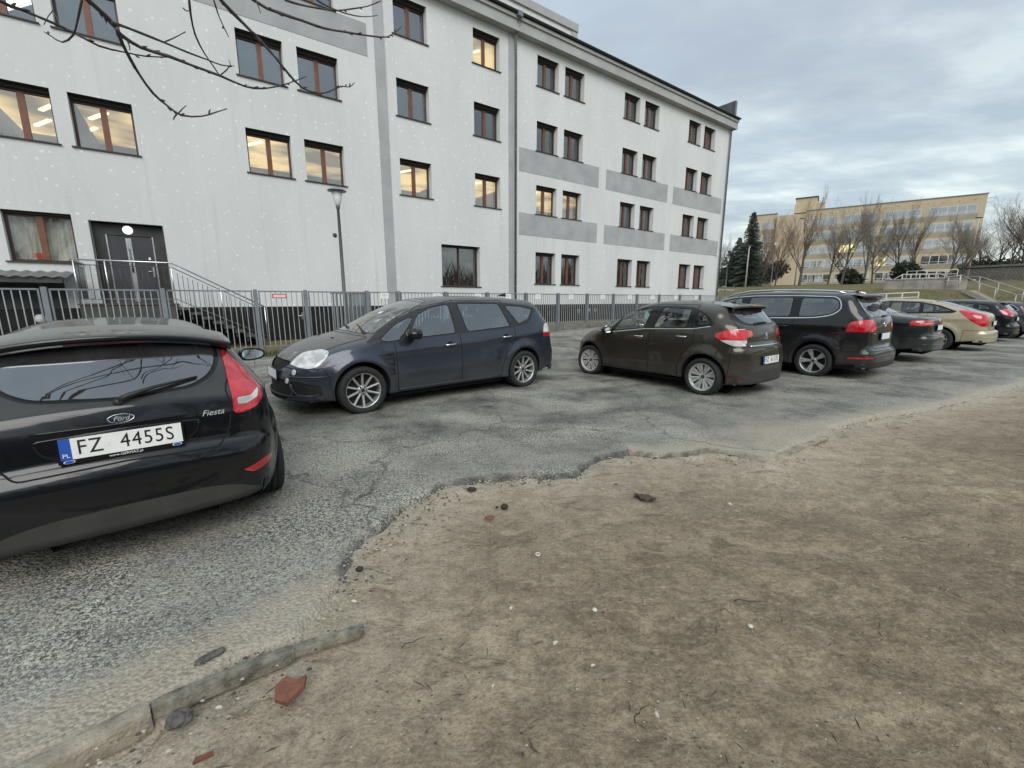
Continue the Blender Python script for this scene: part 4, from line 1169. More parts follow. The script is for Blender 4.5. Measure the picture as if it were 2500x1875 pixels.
# ------------------------------------------------------------------ car 4: black people carrier
def car_sharan():
    P0 = Vector((6.05, 8.58, 0)); hd = -Vector((.5878, -.809, 0)); left = Vector((-.809, -.5878, 0))
    root = thing('parked_car', 'tall black people carrier with chrome window line and silver roof rails beside the brown hatchback', 'car', P0 - left * .90, math.atan2(hd.y, hd.x), 'parked cars')
    wb = 2.92
    sp = dict(profile=[(-.78, .26), (-.90, .34), (-.945, .44), (-.95, .54), (-.92, .60), (-.86, .66), (-.845, .80), (-.83, 1.0), (-.79, 1.18), (-.70, 1.36), (-.58, 1.53), (-.50, 1.62), (-.38, 1.665), (0, 1.69), (.8, 1.715), (1.5, 1.70), (1.9, 1.64), (2.3, 1.48), (2.85, 1.15), (3.0, 1.10), (3.3, 1.02), (3.6, .92), (3.78, .78), (3.85, .60), (3.88, .42), (3.80, .24)],
              w=[(-.95, .88), (-.5, .925), (0, .945), (1.0, .952), (2.4, .952), (3.0, .94), (3.4, .92), (3.88, .85)],
              belt=[(-.95, 1.20), (-.4, 1.20), (.5, 1.15), (1.6, 1.12), (2.6, 1.07), (3.2, .98), (3.88, .74)],
              sill=[(-.95, .34), (-.4, .28), (.4, .24), (2.5, .24), (3.88, .24)],
              wheel_r=.33, rim_r=.245, wb=wb, track=1.67, wheel_style='five', arch_r=.38, tumble=.22, zw=.62, cl=.05, cu=.035, rr=.15, rh=.12, ds=.05, wheel_w=.225,
              rear_round=(.07, .24, .9), front_round=(.16, .28, 1.1), screen=(1.8, 2.5, .14), rear_screen=(-.7, -.3, .05),
              flare=[(0.0, .43, .025), (wb, .43, .025)], crease=[(-.8, 1.02, 3.2, .96, .014, .05)])
    cb = CarBody(sp); m = M['paint_sharan']
    mats = dict(body=m, door=m, tailgate=m, bonnet=m, bumper=m, window=M['glass_tint'], windscreen=M['glass_side'], rear_window=M['glass_tint'], window_surround=M['gloss_black'], headlight=M['lamp_clear'], tail_light=M['lamp_red'], reflector=M['lamp_red'], lower_valance=M['black_plastic'])
    dlo = [(2.75, 1.10), (1.6, 1.135), (.5, 1.165), (.06, 1.185), (-.22, 1.24), (-.35, 1.36), (-.30, 1.52), (-.20, 1.585), (.45, 1.61), (1.3, 1.61), (1.8, 1.575), (2.2, 1.44)]
    cb.cut(rpoly(dlo, .08, 4), 'xz', SIDE, 'window_surround')
    for i, p in enumerate([[(.36, 1.575), (-.19, 1.56), (-.28, 1.50), (-.315, 1.37), (-.2, 1.265), (.05, 1.215), (.36, 1.20)], [(.52, 1.20), (.52, 1.58), (1.38, 1.58), (1.40, 1.165)], [(1.56, 1.16), (1.56, 1.575), (1.8, 1.54), (2.15, 1.42), (2.62, 1.13)]]):
        cb.cut(rpoly(p, .06, 4), 'xz', SIDE, 'window@%d' % i, ['window_surround'])
    cb.cut([(.44, .28), (.44, 1.64), (1.48, 1.64), (1.48, .28)], 'xz', SIDE, 'door@r', ['body'])
    cb.cut([(1.48, .28), (1.48, 1.64), (1.9, 1.55), (2.45, 1.25), (2.6, 1.08), (2.52, .28)], 'xz', SIDE, 'door@f', ['body'])
    cb.cut(rpoly([(1.92, 0), (1.98, .55), (2.70, .74), (2.86, .4), (2.9, 0), (2.86, -.4), (2.70, -.74), (1.98, -.55)], .05), 'xy', lambda c: c.z > 1.05, 'windscreen', ['body', 'window_surround'])
    cb.cut(rpoly(mirror_poly([(0, .62), (.58, .63), (.66, .95), (.70, 1.2), (.66, 1.62), (0, 1.64)]), .04), 'yz', lambda c: c.x < -.3, 'tailgate', ['body'])
    cb.cut(rpoly(mirror_poly([(0, 1.20), (.60, 1.22), (.66, 1.34), (.62, 1.57), (0, 1.60)]), .06), 'yz', lambda c: c.x < -.3, 'rear_window', ['tailgate', 'body'])
    cb.cut(rpoly([(-.47, .93), (-.50, 1.05), (-.54, 1.13), (-.75, 1.165), (-1.2, 1.165), (-1.2, .95)], .03), 'xz', lambda c: abs(c.y) > .50 and c.x < -.3, 'tail_light', ['body', 'tailgate'])
    cb.cut([(-.40, .56), (-1.2, .59), (-1.2, .1), (-.36, .1)], 'xz', lambda c: c.x < -.2, 'bumper@r', ['body', 'tailgate'])
    cb.cut([(-.38, .36), (-1.2, .37), (-1.2, .1), (-.36, .1)], 'xz', lambda c: c.x < -.2, 'lower_valance', ['bumper@r', 'body'])
    cb.cut(rpoly([(-.56, .425), (-.90, .445), (-.90, .475), (-.56, .455)], .008), 'xz', lambda c: abs(c.y) > .55 and c.x < -.2, 'reflector', ['bumper@r'])
    bv = bvh_of(cb)
    finish_body(cb, root, sp, mats, ('door@f', 'door@r', 'window@0', 'window@1', 'window@2', 'window_surround', 'tail_light', 'reflector'), offs={'tail_light': .004, 'reflector': .002}, chrome_dlo=(.012, lambda c: abs(c.y) > .5))
    cabin(root, -.6, 2.5, .72, .42, [(1.35, .38, .52), (1.35, -.38, .52), (.45, 0, 1.35), (-.45, 0, 1.1)], 2.1, 1, 1.30)
    def R_(y, z, back=.0): return skin(bv, (-2, y, z), (1, 0, 0), back)
    def S_(x, z, s=1, back=.0): return skin(bv, (x, s * 2, z), (0, -s, 0), back)
    for s in (1, -1):
        p0 = [skin(bv, (x, s * .60, 3), (0, 0, -1), .0)[0] for x in (-.30, -.15, .4, 1.0, 1.5, 1.85, 2.0)]
        pts = [p + Vector((0, 0, h)) for p, h in zip(p0, (.004, .045, .05, .05, .05, .035, .004))]
        MB().tube(pts, .018, 8).obj('roof_rail', M['chrome'], root)
        for x in (1.72, .62):
            p, n = S_(x, 1.0, s); handle(root, x, abs(p.y), 1.0, s, 'paint_sharan', .2)
        pts = [R_(s * y, .485, .004)[0] for y in np.linspace(0, .84, 16)]
        MB().tube(pts, .008, 6).obj('bumper_crease', m, root)
    p, n = R_(0, .84, 0); number_plate(root, (p.x - .02, 0, .84), (-1, 0, .03), None, w=.52)
    p, n = R_(0, 1.06, .004)
    b = MB().lathe([(.045, .0), (.045, .006), (.055, .006), (.057, 0)], 24, 0).prism([(-.03, .03), (-.02, .03), (0, -.02), (.02, .03), (.03, .03), (.004, -.036), (-.004, -.036)], .0, .005)
    o = b.obj('round_badge', M['chrome'], root); o.matrix_local = facing(p, n)
    p, n = R_(.50, .90, .003); text_obj('SHARAN', .026, M['silver_letter'], root, facing(p, n), ext=.001)
    mb = MB(); vs, fs = [], []
    for i in range(17):
        y = -.64 + 1.28 * i / 16; q = abs(y) / .64
        xb = -.70 + .10 * q**2; z = 1.615 - .03 * q**2
        vs += [(xb + .40, y, z + .055), (xb + .08, y, z + .030), (xb, y, z), (xb + .02, y, z - .03), (xb + .15, y, z - .045)]
        if i: fs += [((i - 1) * 5 + j, (i - 1) * 5 + (j + 1) % 5, i * 5 + (j + 1) % 5, i * 5 + j) for j in range(5)]
    mb.add(vs, fs, 0, True); mb.obj('roof_spoiler', m, root)
    a, c = R_(.02, 1.215, .004), R_(-.40, 1.24, .004); wiper(root, a[0], c[0], a[1], .015)
    mirrors(root, 2.45, 1.15, .93, m, sz=(.14, .22, .17))
    MB().prism([(-.32, 1.665), (-.34, 1.72), (-.20, 1.675)], -.015, .015, 'xz').obj('roof_aerial', M['black_plastic'], root)
    return root

# ------------------------------------------------------------------ the cars further along the row
def car_row(label, loc, paintm, kind, plate=None, wstyle='seven', rz=None, hlx=0):
    hd = -Vector((.5878, -.809, 0))
    root = thing('parked_car', label, 'car', loc, math.atan2(hd.y, hd.x) if rz is None else rz, 'parked cars')
    if kind == 'saloon':
        wb = 2.71
        prof = [(-.95, .28), (-1.05, .36), (-1.09, .48), (-1.08, .60), (-1.02, .66), (-1.0, .80), (-.985, .96), (-.95, 1.02), (-.85, 1.05), (-.55, 1.085), (-.30, 1.12), (.1, 1.27), (.45, 1.385), (.8, 1.43), (1.3, 1.45), (1.7, 1.42), (2.1, 1.25), (2.6, 1.0), (2.9, .94), (3.2, .86), (3.45, .74), (3.55, .55), (3.57, .4), (3.5, .24)]
        dlo = [(-.22, 1.10), (.1, 1.25), (.5, 1.35), (1.3, 1.385), (1.75, 1.32), (2.3, .99), (.6, 1.02), (-.1, 1.05)]
        pan = [[(.50, 1.05), (.55, 1.32), (.05, 1.20), (-.1, 1.10)], [(.60, 1.05), (.64, 1.335), (1.2, 1.35), (1.22, 1.035)], [(1.30, 1.035), (1.28, 1.35), (1.7, 1.29), (2.15, 1.0)]]
        light = [(-.62, .86), (-.66, .97), (-1.4, .98), (-1.4, .84)]; lin = .40
        bw = mirror_poly([(0, 1.13), (.56, 1.13), (.58, 1.2), (.50, 1.36), (0, 1.385)]); gate = mirror_poly([(0, .64), (.5, .65), (.62, .86), (.64, 1.04), (0, 1.06)]); top = 1.45
        plz = .80; belt = [(-1.1, 1.02), (0, 1.03), (1.3, 1.0), (2.3, .95), (3.57, .64)]; x0 = -1.09; x1 = 3.57
    elif kind == 'liftback':
        wb = 2.68
        prof = [(-.90, .28), (-1.0, .36), (-1.04, .48), (-1.035, .58), (-.96, .62), (-.94, .80), (-.91, .98), (-.86, 1.06), (-.70, 1.12), (-.30, 1.26), (.1, 1.39), (.5, 1.455), (1.0, 1.48), (1.5, 1.465), (1.9, 1.38), (2.3, 1.18), (2.65, 1.0), (3.0, .92), (3.3, .80), (3.45, .6), (3.5, .42), (3.42, .24)]
        dlo = [(-.30, 1.12), (.1, 1.29), (.5, 1.38), (1.2, 1.41), (1.75, 1.34), (2.35, 1.0), (.6, 1.04), (-.2, 1.07)]
        pan = [[(.42, 1.07), (.45, 1.34), (.08, 1.25), (-.2, 1.13)], [(.50, 1.07), (.53, 1.355), (1.18, 1.375), (1.2, 1.055)], [(1.28, 1.05), (1.26, 1.375), (1.7, 1.31), (2.2, 1.02)]]
        light = [(-.30, 1.14), (-.52, 1.17), (-.85, 1.12), (-1.3, .95), (-1.3, .72), (-.80, .72), (-.60, .86)]; lin = .52
        bw = mirror_poly([(0, 1.12), (.55, 1.14), (.56, 1.24), (.48, 1.40), (0, 1.425)]); gate = mirror_poly([(0, .62), (.48, .63), (.55, .8), (.58, 1.12), (.50, 1.42), (0, 1.43)]); top = 1.48
        plz = .80; belt = [(-1.1, 1.06), (0, 1.07), (1.3, 1.03), (2.3, .97), (3.5, .66)]; x0 = -1.04; x1 = 3.5
    else:
        wb = 2.64
        prof = [(-.65, .28), (-.74, .36), (-.78, .48), (-.77, .58), (-.70, .66), (-.68, .86), (-.65, 1.0), (-.55, 1.12), (-.42, 1.28), (-.32, 1.38), (-.2, 1.42), (.2, 1.46), (.8, 1.48), (1.3, 1.46), (1.7, 1.38), (2.2, 1.12), (2.5, .98), (2.9, .90), (3.2, .78), (3.36, .6), (3.4, .42), (3.33, .24)]
        dlo = [(-.18, 1.13), (-.0, 1.30), (.5, 1.36), (1.2, 1.38), (1.65, 1.29), (2.2, .98), (.6, 1.02), (-.1, 1.09)]
        pan = [[(.20, 1.12), (.22, 1.31), (.04, 1.27), (-.08, 1.14)], [(.34, 1.08), (.36, 1.325), (1.1, 1.345), (1.12, 1.04)], [(1.2, 1.03), (1.18, 1.345), (1.6, 1.26), (2.05, 1.0)]]
        light = [(-.30, 1.10), (-.42, 1.15), (-.75, 1.05), (-1.1, 1.0), (-1.1, .90), (-.60, .90), (-.42, .97)]; lin = .46
        bw = mirror_poly([(0, 1.08), (.52, 1.10), (.56, 1.2), (.52, 1.36), (0, 1.385)]); gate = mirror_poly([(0, .64), (.48, .65), (.56, .88), (.60, 1.10), (.54, 1.40), (0, 1.41)]); top = 1.48
        plz = .80; belt = [(-.8, 1.06), (0, 1.06), (1.3, 1.0), (2.3, .93), (3.4, .64)]; x0 = -.78; x1 = 3.4
    sp = dict(profile=prof, w=[(x0, .83), (-.4, .88), (0, .895), (1.2, .90), (2.4, .895), (2.9, .87), (x1, .80)], belt=belt, sill=[(x0, .34), (-.3, .27), (.4, .24), (x1, .25)],
              wheel_r=.315, rim_r=.215, wb=wb, track=1.60, wheel_style=wstyle, arch_r=.37, tumble=.40, zw=.6, cl=.06, cu=.04, rr=.12, rh=.11, ds=.06, res=(18, 6, 7),
              rear_round=(.10, .28, 1.0), front_round=(.18, .28, 1.15), screen=(1.4, 2.0, .13), rear_screen=(-.2, .3, .06), flare=[(0.0, .41, .02), (wb, .41, .02)], crease=[(x0 + .3, .90, 2.6, .82, .012, .05)])
    cb = CarBody(sp); m = M[paintm]
    mats = dict(body=m, door=m, tailgate=m, bonnet=m, bumper=m, window=M['glass_side'], windscreen=M['glass_side'], rear_window=M['glass_tint'], window_surround=M['gloss_black'], headlight=M['lamp_clear'], tail_light=M['lamp_red'], tail_light_clear=M['lamp_clear'])
    cb.cut(rpoly(dlo, .04), 'xz', SIDE, 'window_surround')
    for i, p in enumerate(pan): cb.cut(rpoly(p, .03), 'xz', SIDE, 'window@%d' % i, ['window_surround'])
    cb.cut([(1.25, .28), (1.25, 1.42), (1.9, 1.3), (2.25, .97), (2.2, .28)], 'xz', SIDE, 'door@f', ['body'])
    cb.cut([(.46, .28), (.30, .7), (.3, 1.38), (1.25, 1.42), (1.25, .28)], 'xz', SIDE, 'door@r', ['body'])
    cb.cut(rpoly([(1.72, 0), (1.78, .48), (2.38, .66), (2.5, .4), (2.54, 0), (2.5, -.4), (2.38, -.66), (1.78, -.48)], .05), 'xy', lambda c: c.z > .95, 'windscreen', ['body', 'window_surround'])
    cb.cut(rpoly(gate, .04), 'yz', lambda c: c.x < .25, 'tailgate', ['body'])
    cb.cut(rpoly(bw, .05), 'yz', lambda c: c.x < .9, 'rear_window', ['tailgate', 'body'])
    cb.cut(rpoly(light, .03), 'xz', lambda c: abs(c.y) > lin and c.x < 0, 'tail_light', ['body', 'tailgate'])
    zl = light[-1][1]
    if kind == 'saloon': cb.cut([(-.8, .895), (-1.4, .90), (-1.4, .915), (-.8, .91)], 'xz', lambda c: abs(c.y) > lin + .02 and c.x < 0, 'tail_light_clear', ['tail_light'])
    if kind == 'hatch': cb.cut([(-.55, .905), (-1.4, .91), (-1.4, .94), (-.6, .93)], 'xz', lambda c: abs(c.y) > lin + .02 and c.x < 0, 'tail_light_clear', ['tail_light'])
    cb.cut([(x0 + .55, .60), (-1.5, .625), (-1.5, .1), (x0 + .6, .1)], 'xz', lambda c: c.x < x0 + .7, 'bumper@r', ['body', 'tailgate'])
    cb.cut(rpoly([(x1 - .75, .83), (x1 - .35, .76), (x1, .62), (x1 - .2, .60), (x1 - .6, .68)], .02), 'xz', lambda c: abs(c.y) > .45 and c.x > 2, 'headlight')
    bv = bvh_of(cb)
    finish_body(cb, root, sp, mats, ('door@f', 'door@r', 'window@0', 'window@1', 'window@2', 'window_surround', 'tail_light', 'tail_light_clear', 'headlight'), offs={'tail_light': .003},
                chrome_dlo=(.010, lambda c: abs(c.y) > .5) if paintm in ('paint_green', 'paint_plum') else None)
    cabin(root, -.3, 2.2, .64, .34, [(1.15, .36, .5), (1.15, -.36, .5), (.35, 0, 1.2)], 1.85, 1, 1.12)
    def R_(y, z, back=.0): return skin(bv, (-2, y, z), (1, 0, 0), back)
    p, n = R_(0, plz, 0); number_plate(root, (p.x - .02, 0, plz), (-1, 0, .03), plate)
    p, n = R_(0, plz + .17, .004)
    o = MB().lathe([(0, .004), (.045, .004), (.05, 0)], 20, 0).obj('round_badge', M['chrome'], root); o.matrix_local = facing(p, n)
    for s in (1, -1):
        for x in (1.42, .50):
            q, n = skin(bv, (x, s * 2, .88), (0, -s, 0)); handle(root, x, abs(q.y), .88, s, 'chrome' if kind == 'saloon' else 'black_plastic')
        pts = [R_(s * y, .42, .004)[0] for y in np.linspace(0, .78, 12)]
        MB().tube(pts, .009, 6).obj('bumper_crease', m, root)
    mirrors(root, 2.05, 1.0, .87, m)
    q, n = skin(bv, (.35 if kind != 'hatch' else -.1, 0, 3), (0, 0, -1))
    MB().tube([q, q + Vector((-.10, 0, .13))], [.008, .004], 6).obj('roof_aerial', M['black_plastic'], root)
    if kind == 'hatch':
        mb = MB(); vs, fs = [], []
        for i in range(13):
            y = -.56 + 1.12 * i / 12; t = abs(y) / .56; xb = -.48 + .08 * t * t; z = 1.375 - .03 * t * t
            vs += [(xb + .3, y, z + .05), (xb, y, z), (xb + .02, y, z - .025), (xb + .12, y, z - .03)]
            if i: fs += [((i - 1) * 4 + j, (i - 1) * 4 + (j + 1) % 4, i * 4 + (j + 1) % 4, i * 4 + j) for j in range(4)]
        mb.add(vs, fs, 0, True).obj('roof_spoiler', m, root)
    return root

# ------------------------------------------------------------------ ground
def fbm(x, y, z=0.0, o=5):
    return noise.fractal(Vector((x, y, z)), 1.0, 2.0, o)
EDGE = [(-9.2, -6.4), (-3.2, -.43), (-1.62, 1.155), (-1.37, 1.40), (-1.02, 1.74), (-.98, 2.15), (-1.00, 2.50), (-.86, 2.78), (-.80, 3.02), (-.66, 3.20), (-.62, 3.36), (-.42, 3.47), (-.20, 3.55), (.12, 3.60), (.42, 3.56), (.62, 3.66), (.72, 3.86), (.92, 4.06), (1.20, 4.17), (1.45, 4.08), (1.72, 4.10), (2.05, 4.24), (2.30, 4.12), (2.46, 3.97), (3.0, 4.34), (3.62, 4.78), (4.1, 5.15), (4.81, 5.50), (6.0, 5.98), (7.2, 6.55), (8.97, 7.45), (12, 9.0), (16, 11.2), (22, 14.6), (30, 19), (60, 37)]
EDGE_N = np.array(EDGE)
def edge_dist(X, Y):
    """distance to the asphalt's edge, positive on the asphalt"""
    best = np.full(X.shape, 1e9); sgn = np.zeros(X.shape)
    for (ax, ay), (bx, by) in zip(EDGE[:-1], EDGE[1:]):
        dx, dy = bx - ax, by - ay; L2 = dx * dx + dy * dy
        t = np.clip(((X - ax) * dx + (Y - ay) * dy) / L2, 0, 1)
        d = np.hypot(X - ax - t * dx, Y - ay - t * dy)
        sg = dx * (Y - ay) - dy * (X - ax)
        m = d < best
        best = np.where(m, d, best); sgn = np.where(m, np.sign(sg), sgn)
    return best * np.where(sgn == 0, 1, sgn)
def axis(lo, dlo, dhi, hi, st, grow=1.12):
    mid = list(np.arange(dlo, dhi, st)); a = dlo; s_ = st; left = []
    while a > lo: s_ = min(s_ * grow, 25); a -= s_; left.append(a)
    a = mid[-1]; s_ = st; right = []
    while a < hi: s_ = min(s_ * grow, 25); a += s_; right.append(a)
    return np.array(left[::-1] + mid + right)
def noise_grid(X, Y, scale, octv=4, z=0.0):
    out = np.empty(X.shape); fx = (X * scale).ravel(); fy = (Y * scale).ravel(); o = out.ravel()
    f = noise.fractal
    for i in range(fx.size): o[i] = f((fx[i], fy[i], z), 1.0, 2.0, octv)
    return o.reshape(X.shape)
def sheet(name, xs, ys, Z, mask, mats):
    ny, nx = Z.shape
    X, Y = np.meshgrid(xs, ys)
    V = np.stack([X, Y, Z], -1).reshape(-1, 3)
    i, j = np.meshgrid(np.arange(nx - 1), np.arange(ny - 1))
    a = (j * nx + i).ravel()
    F = np.stack([a, a + 1, a + nx + 1, a + nx], 1)
    if mask is not None:
        mf = mask.ravel()
        F = F[mf[F].any(1)]
        used = np.unique(F); re = np.full(len(V), -1); re[used] = np.arange(len(used)); V = V[used]; F = re[F]
    me = bpy.data.meshes.new(name)
    me.vertices.add(len(V)); me.vertices.foreach_set('co', V.ravel())
    me.loops.add(F.size); me.loops.foreach_set('vertex_index', F.ravel().astype(np.int32))
    me.polygons.add(len(F)); me.polygons.foreach_set('loop_start', np.arange(0, F.size, 4, dtype=np.int32))
    try: me.polygons.foreach_set('loop_total', np.full(len(F), 4, dtype=np.int32))
    except Exception: pass
    me.polygons.foreach_set('use_smooth', np.ones(len(F), bool))
    for m in mats: me.materials.append(m)
    me.update(); me.validate()
    return link(bpy.data.objects.new(name, me))

def mat_dirt():
    t = MT('trodden_earth'); co = t.coord('Object')
    cs = t.coord('Object', (1, 1, 1), (0, 0, -.62)); cst = t.coord('Object', (1, 2.4, 1), (0, 0, -.62))
    n0 = t.noise(co, .35, 5, .55); n1 = t.noise(cst, 1.5, 8, .66, .6); n2 = t.noise(co, 9, 6, .72); n3 = t.noise(co, 70, 4, .75); n4 = t.noise(cst, 26, 5, .7)
    c = t.ramp(n1, [(.30, (.195, .150, .096)), (.44, (.335, .262, .170)), (.56, (.440, .350, .232)), (.72, (.545, .450, .310))])
    c = t.mix(t.ramp(n0, [(.42, 0.0), (.60, .72)]), c, (.180, .138, .092))
    c = t.mix(t.ramp(n2, [(.40, .65), (.58, 0.0)]), c, (.135, .103, .070))
    c = t.mix(t.ramp(n4, [(.52, 0.0), (.70, .35)]), c, (.47, .40, .30))
    c = t.mix(t.ramp(n3, [(.30, .55), (.52, 0.0)]), c, (.075, .06, .043))
    c = t.mix(t.ramp(n3, [(.60, 0.0), (.78, .5)]), c, (.58, .51, .41))
    n5 = t.noise(co, 34, 4, .72, .5)
    c = t.mix(t.ramp(n5, [(.36, .34), (.48, 0.0)]), c, (.125, .094, .062))
    c = t.mix(t.ramp(n5, [(.54, 0.0), (.66, .30)]), c, (.54, .46, .34))
    # sand, paler, close to the broken edge of the asphalt
    at_ = t.n('ShaderNodeAttribute', attribute_name='sand')
    sand = t.mix(t.ramp(n3, [(.35, 0.0), (.65, 1.0)]), (.36, .305, .24), (.64, .57, .47))
    f = t.math('MULTIPLY', at_.outputs['Fac'], t.ramp(t.noise(co, 4, 6, .7), [(.30, .35), (.62, 1.0)]))
    c = t.mix(f, c, sand)
    # worn grass on the slope
    gz = t.n('ShaderNodeAttribute', attribute_name='grass')
    g = t.mix(t.ramp(t.noise(co, .5, 6, .6), [(.35, 0.0), (.62, 1.0)]), (.095, .100, .030), (.190, .140, .072))
    g = t.mix(t.ramp(t.noise(co, 6, 4, .7), [(.4, .5), (.6, 0.0)]), g, (.07, .065, .03))
    c = t.mix(gz.outputs['Fac'], c, g)
    c = t.mix(t.ramp(t.noise(cst, 3.4, 9, .75, 1.2), [(.34, .75), (.46, 0.0)]), c, (.140, .104, .068))
    c = t.mix(t.ramp(t.noise(cst, 5.5, 8, .72, .8), [(.54, 0.0), (.68, .5)]), c, (.52, .44, .32))
    v = t.voro(co, 55); h = t.math('ADD', t.math('MULTIPLY', n2, 1.1), t.math('MULTIPLY', n3, .35))
    nb = t.bump(t.noise(cst, 3.4, 9, .75, 1.2), .3, .022); nb = t.bump(h, .9, .030, nb); nb = t.bump(v, .3, .008, nb)
    return t.done(t.bsdf(c, .92, 0, nb, Specular_IOR_Level=.25))
def mat_asphalt(name='worn_asphalt', far=False):
    t = MT(name); co = t.coord('Object'); cst = t.coord('Object', (1, 1.25, 1), (0, 0, -.95))
    v = t.voro(co, 62, out='Color'); vd = t.voro(co, 62)
    sp = t.n('ShaderNodeSeparateXYZ'); t.l(v, sp.inputs[0])
    stone = t.ramp(sp.outputs[0], [(0.0, (.045, .047, .047)), (.45, (.135, .133, .120)), (.78, (.27, .262, .230)), (1.0, (.52, .495, .43))])
    c = t.mix(t.ramp(vd, [(.28, 0.0), (.56, 1.0)]), stone, (.016, .017, .018))
    worm = t.noise(t.coord('Object', (1, 1, 1)), 60, 4, .72, 1.1)
    pale = t.ramp(worm, [(.40, (.030, .032, .032)), (.475, (.15, .146, .125)), (.56, (.66, .635, .53))])
    c = t.mix(t.ramp(t.noise(co, .9, 5, .6), [(.34, .35), (.54, .90)]), c, pale)
    big = t.noise(cst, .55, 6, .62, .5); mid = t.noise(co, 2.6, 7, .68)
    # bitumen shows dark where it is less worn, dust lies pale in between
    fr = t.n('ShaderNodeAttribute', attribute_name='fresh')
    c = t.mix(t.math('MULTIPLY', t.ramp(t.noise(cst, .8, 6, .6, .3), [(.38, .10), (.54, 1.0)]), fr.outputs['Fac']), c, (.038, .039, .041))
    at_ = t.n('ShaderNodeAttribute', attribute_name='sand')
    dust = t.math('ADD', t.ramp(t.math('MULTIPLY', big, mid), [(.20, 0.0), (.36, .62)]), t.math('MULTIPLY', at_.outputs['Fac'], t.ramp(mid, [(.32, .25), (.6, 1.0)])), True)
    c = t.mix(t.math('MULTIPLY', dust, t.ramp(t.noise(co, 95, 3, .7), [(.35, .25), (.6, 1.0)])), c, (.33, .31, .265))
    ks = t.math('MULTIPLY', t.ramp(at_.outputs['Fac'], [(.45, 0.0), (.85, 1.0)]), t.ramp(t.noise(co, 20, 5, .7), [(.30, .55), (.55, 1.0)]))
    c = t.mix(ks, c, t.mix(t.ramp(t.noise(co, 60, 4, .7), [(.35, 0.0), (.65, 1.0)]), (.27, .225, .17), (.47, .41, .33)))
    chips = t.voro(co, 9, rand=1.0)
    c = t.mix(t.ramp(chips, [(.05, .8), (.085, 0.0)]), c, (.48, .47, .43))
    c = t.mix(t.math('MULTIPLY', t.ramp(t.noise(cst, 1.1, 6, .68, .4), [(.47, 0.0), (.58, .55)]), t.ramp(t.noise(co, 48, 4, .75), [(.42, 0.0), (.58, 1.0)])), c, (.40, .385, .33))
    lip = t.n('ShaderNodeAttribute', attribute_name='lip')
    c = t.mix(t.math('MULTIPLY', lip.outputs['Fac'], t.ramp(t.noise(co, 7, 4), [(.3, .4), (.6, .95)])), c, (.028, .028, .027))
    cr = t.n('ShaderNodeTexVoronoi', feature='DISTANCE_TO_EDGE'); cr.inputs['Scale'].default_value = .33
    wn = t.n('ShaderNodeVectorMath', operation='ADD'); ns = t.n('ShaderNodeTexNoise'); ns.inputs['Scale'].default_value = 1.6; ns.inputs['Detail'].default_value = 5
    t.l(co, ns.inputs['Vector']); t.l(co, wn.inputs[0]); t.l(ns.outputs['Color'], wn.inputs[1]); t.l(wn.outputs[0], cr.inputs['Vector'])
    c = t.mix(t.ramp(cr.outputs['Distance'], [(.0, .6), (.006, 0.0)]), c, (.012, .012, .012))
    h = t.math('SUBTRACT', t.math('MULTIPLY', t.noise(co, 30, 5, .7), .5), vd)
    nb = t.bump(h, .8, .010)
    return t.done(t.bsdf(c, t.ramp(big, [(.35, .62), (.65, .9)]), 0, nb, Specular_IOR_Level=.35))
def add_attr(o, name, arr):
    a = o.data.attributes.new(name, 'FLOAT', 'POINT'); a.data.foreach_set('value', arr.astype(np.float32).ravel())
def verts_np(o):
    n = len(o.data.vertices); c = np.empty(n * 3); o.data.vertices.foreach_get('co', c); return c.reshape(-1, 3)

def dirt_base(X, Y, d):
    n1 = noise_grid(X, Y, .55, 4, 3.0) if X.size < 400000 else 0
    return n1
xs = axis(-420, -4.5, 7.5, 520, .042, 1.07); ys = axis(-420, .35, 8.5, 620, .042, 1.07)
X, Y = np.meshgrid(xs, ys)
D = edge_dist(X, Y)
N1 = noise_grid(X, Y, .6, 3, 3.0); N2 = noise_grid(X, Y, 3.1, 3, 8.0)
near = np.exp(-(np.hypot(X, Y) / 22)**2)
T = terrain(X, Y)
Z = T + near * (N1 * .040 + N2 * .024) - .035 - .02 * sstep(.0, -.8, D)
Z = np.where(D > 0.0, np.minimum(Z, T - .045 + near * N2 * .006), Z)
Z = Z - .055 * np.exp(-np.maximum(-D, 0) / .10) * (D < .02) * sstep(-1.30, -1.42, X)
# the ground drops a hand's breadth behind the loose kerb stones
kd = np.hypot(np.maximum(X + 1.62, 0) * 0 + (X + 1.40), Y - 1.20)
Z = Z - .045 * np.exp(-((X + 1.25)**2 + (Y - 1.0)**2) / .30) * (D < 0)
ground = sheet('ground', xs, ys, Z, None, [mat_dirt()])
tag(ground, kind='structure')
vv = verts_np(ground)
sandv = np.clip(np.exp(-np.maximum(-edge_dist(vv[:, 0], vv[:, 1]), 0) / .55) * .95, 0, 1) * (np.hypot(vv[:, 0], vv[:, 1]) < 40)
add_attr(ground, 'sand', sandv)
ss = vv[:, 0] * U.x + vv[:, 1] * U.y
mm_ = vv[:, 0] * M_.x + vv[:, 1] * M_.y
add_attr(ground, 'grass', np.maximum(sstep(28.5, 31.5, ss), sstep(12.6, 12.9, mm_) * sstep(40, 20, ss) * 1.0))

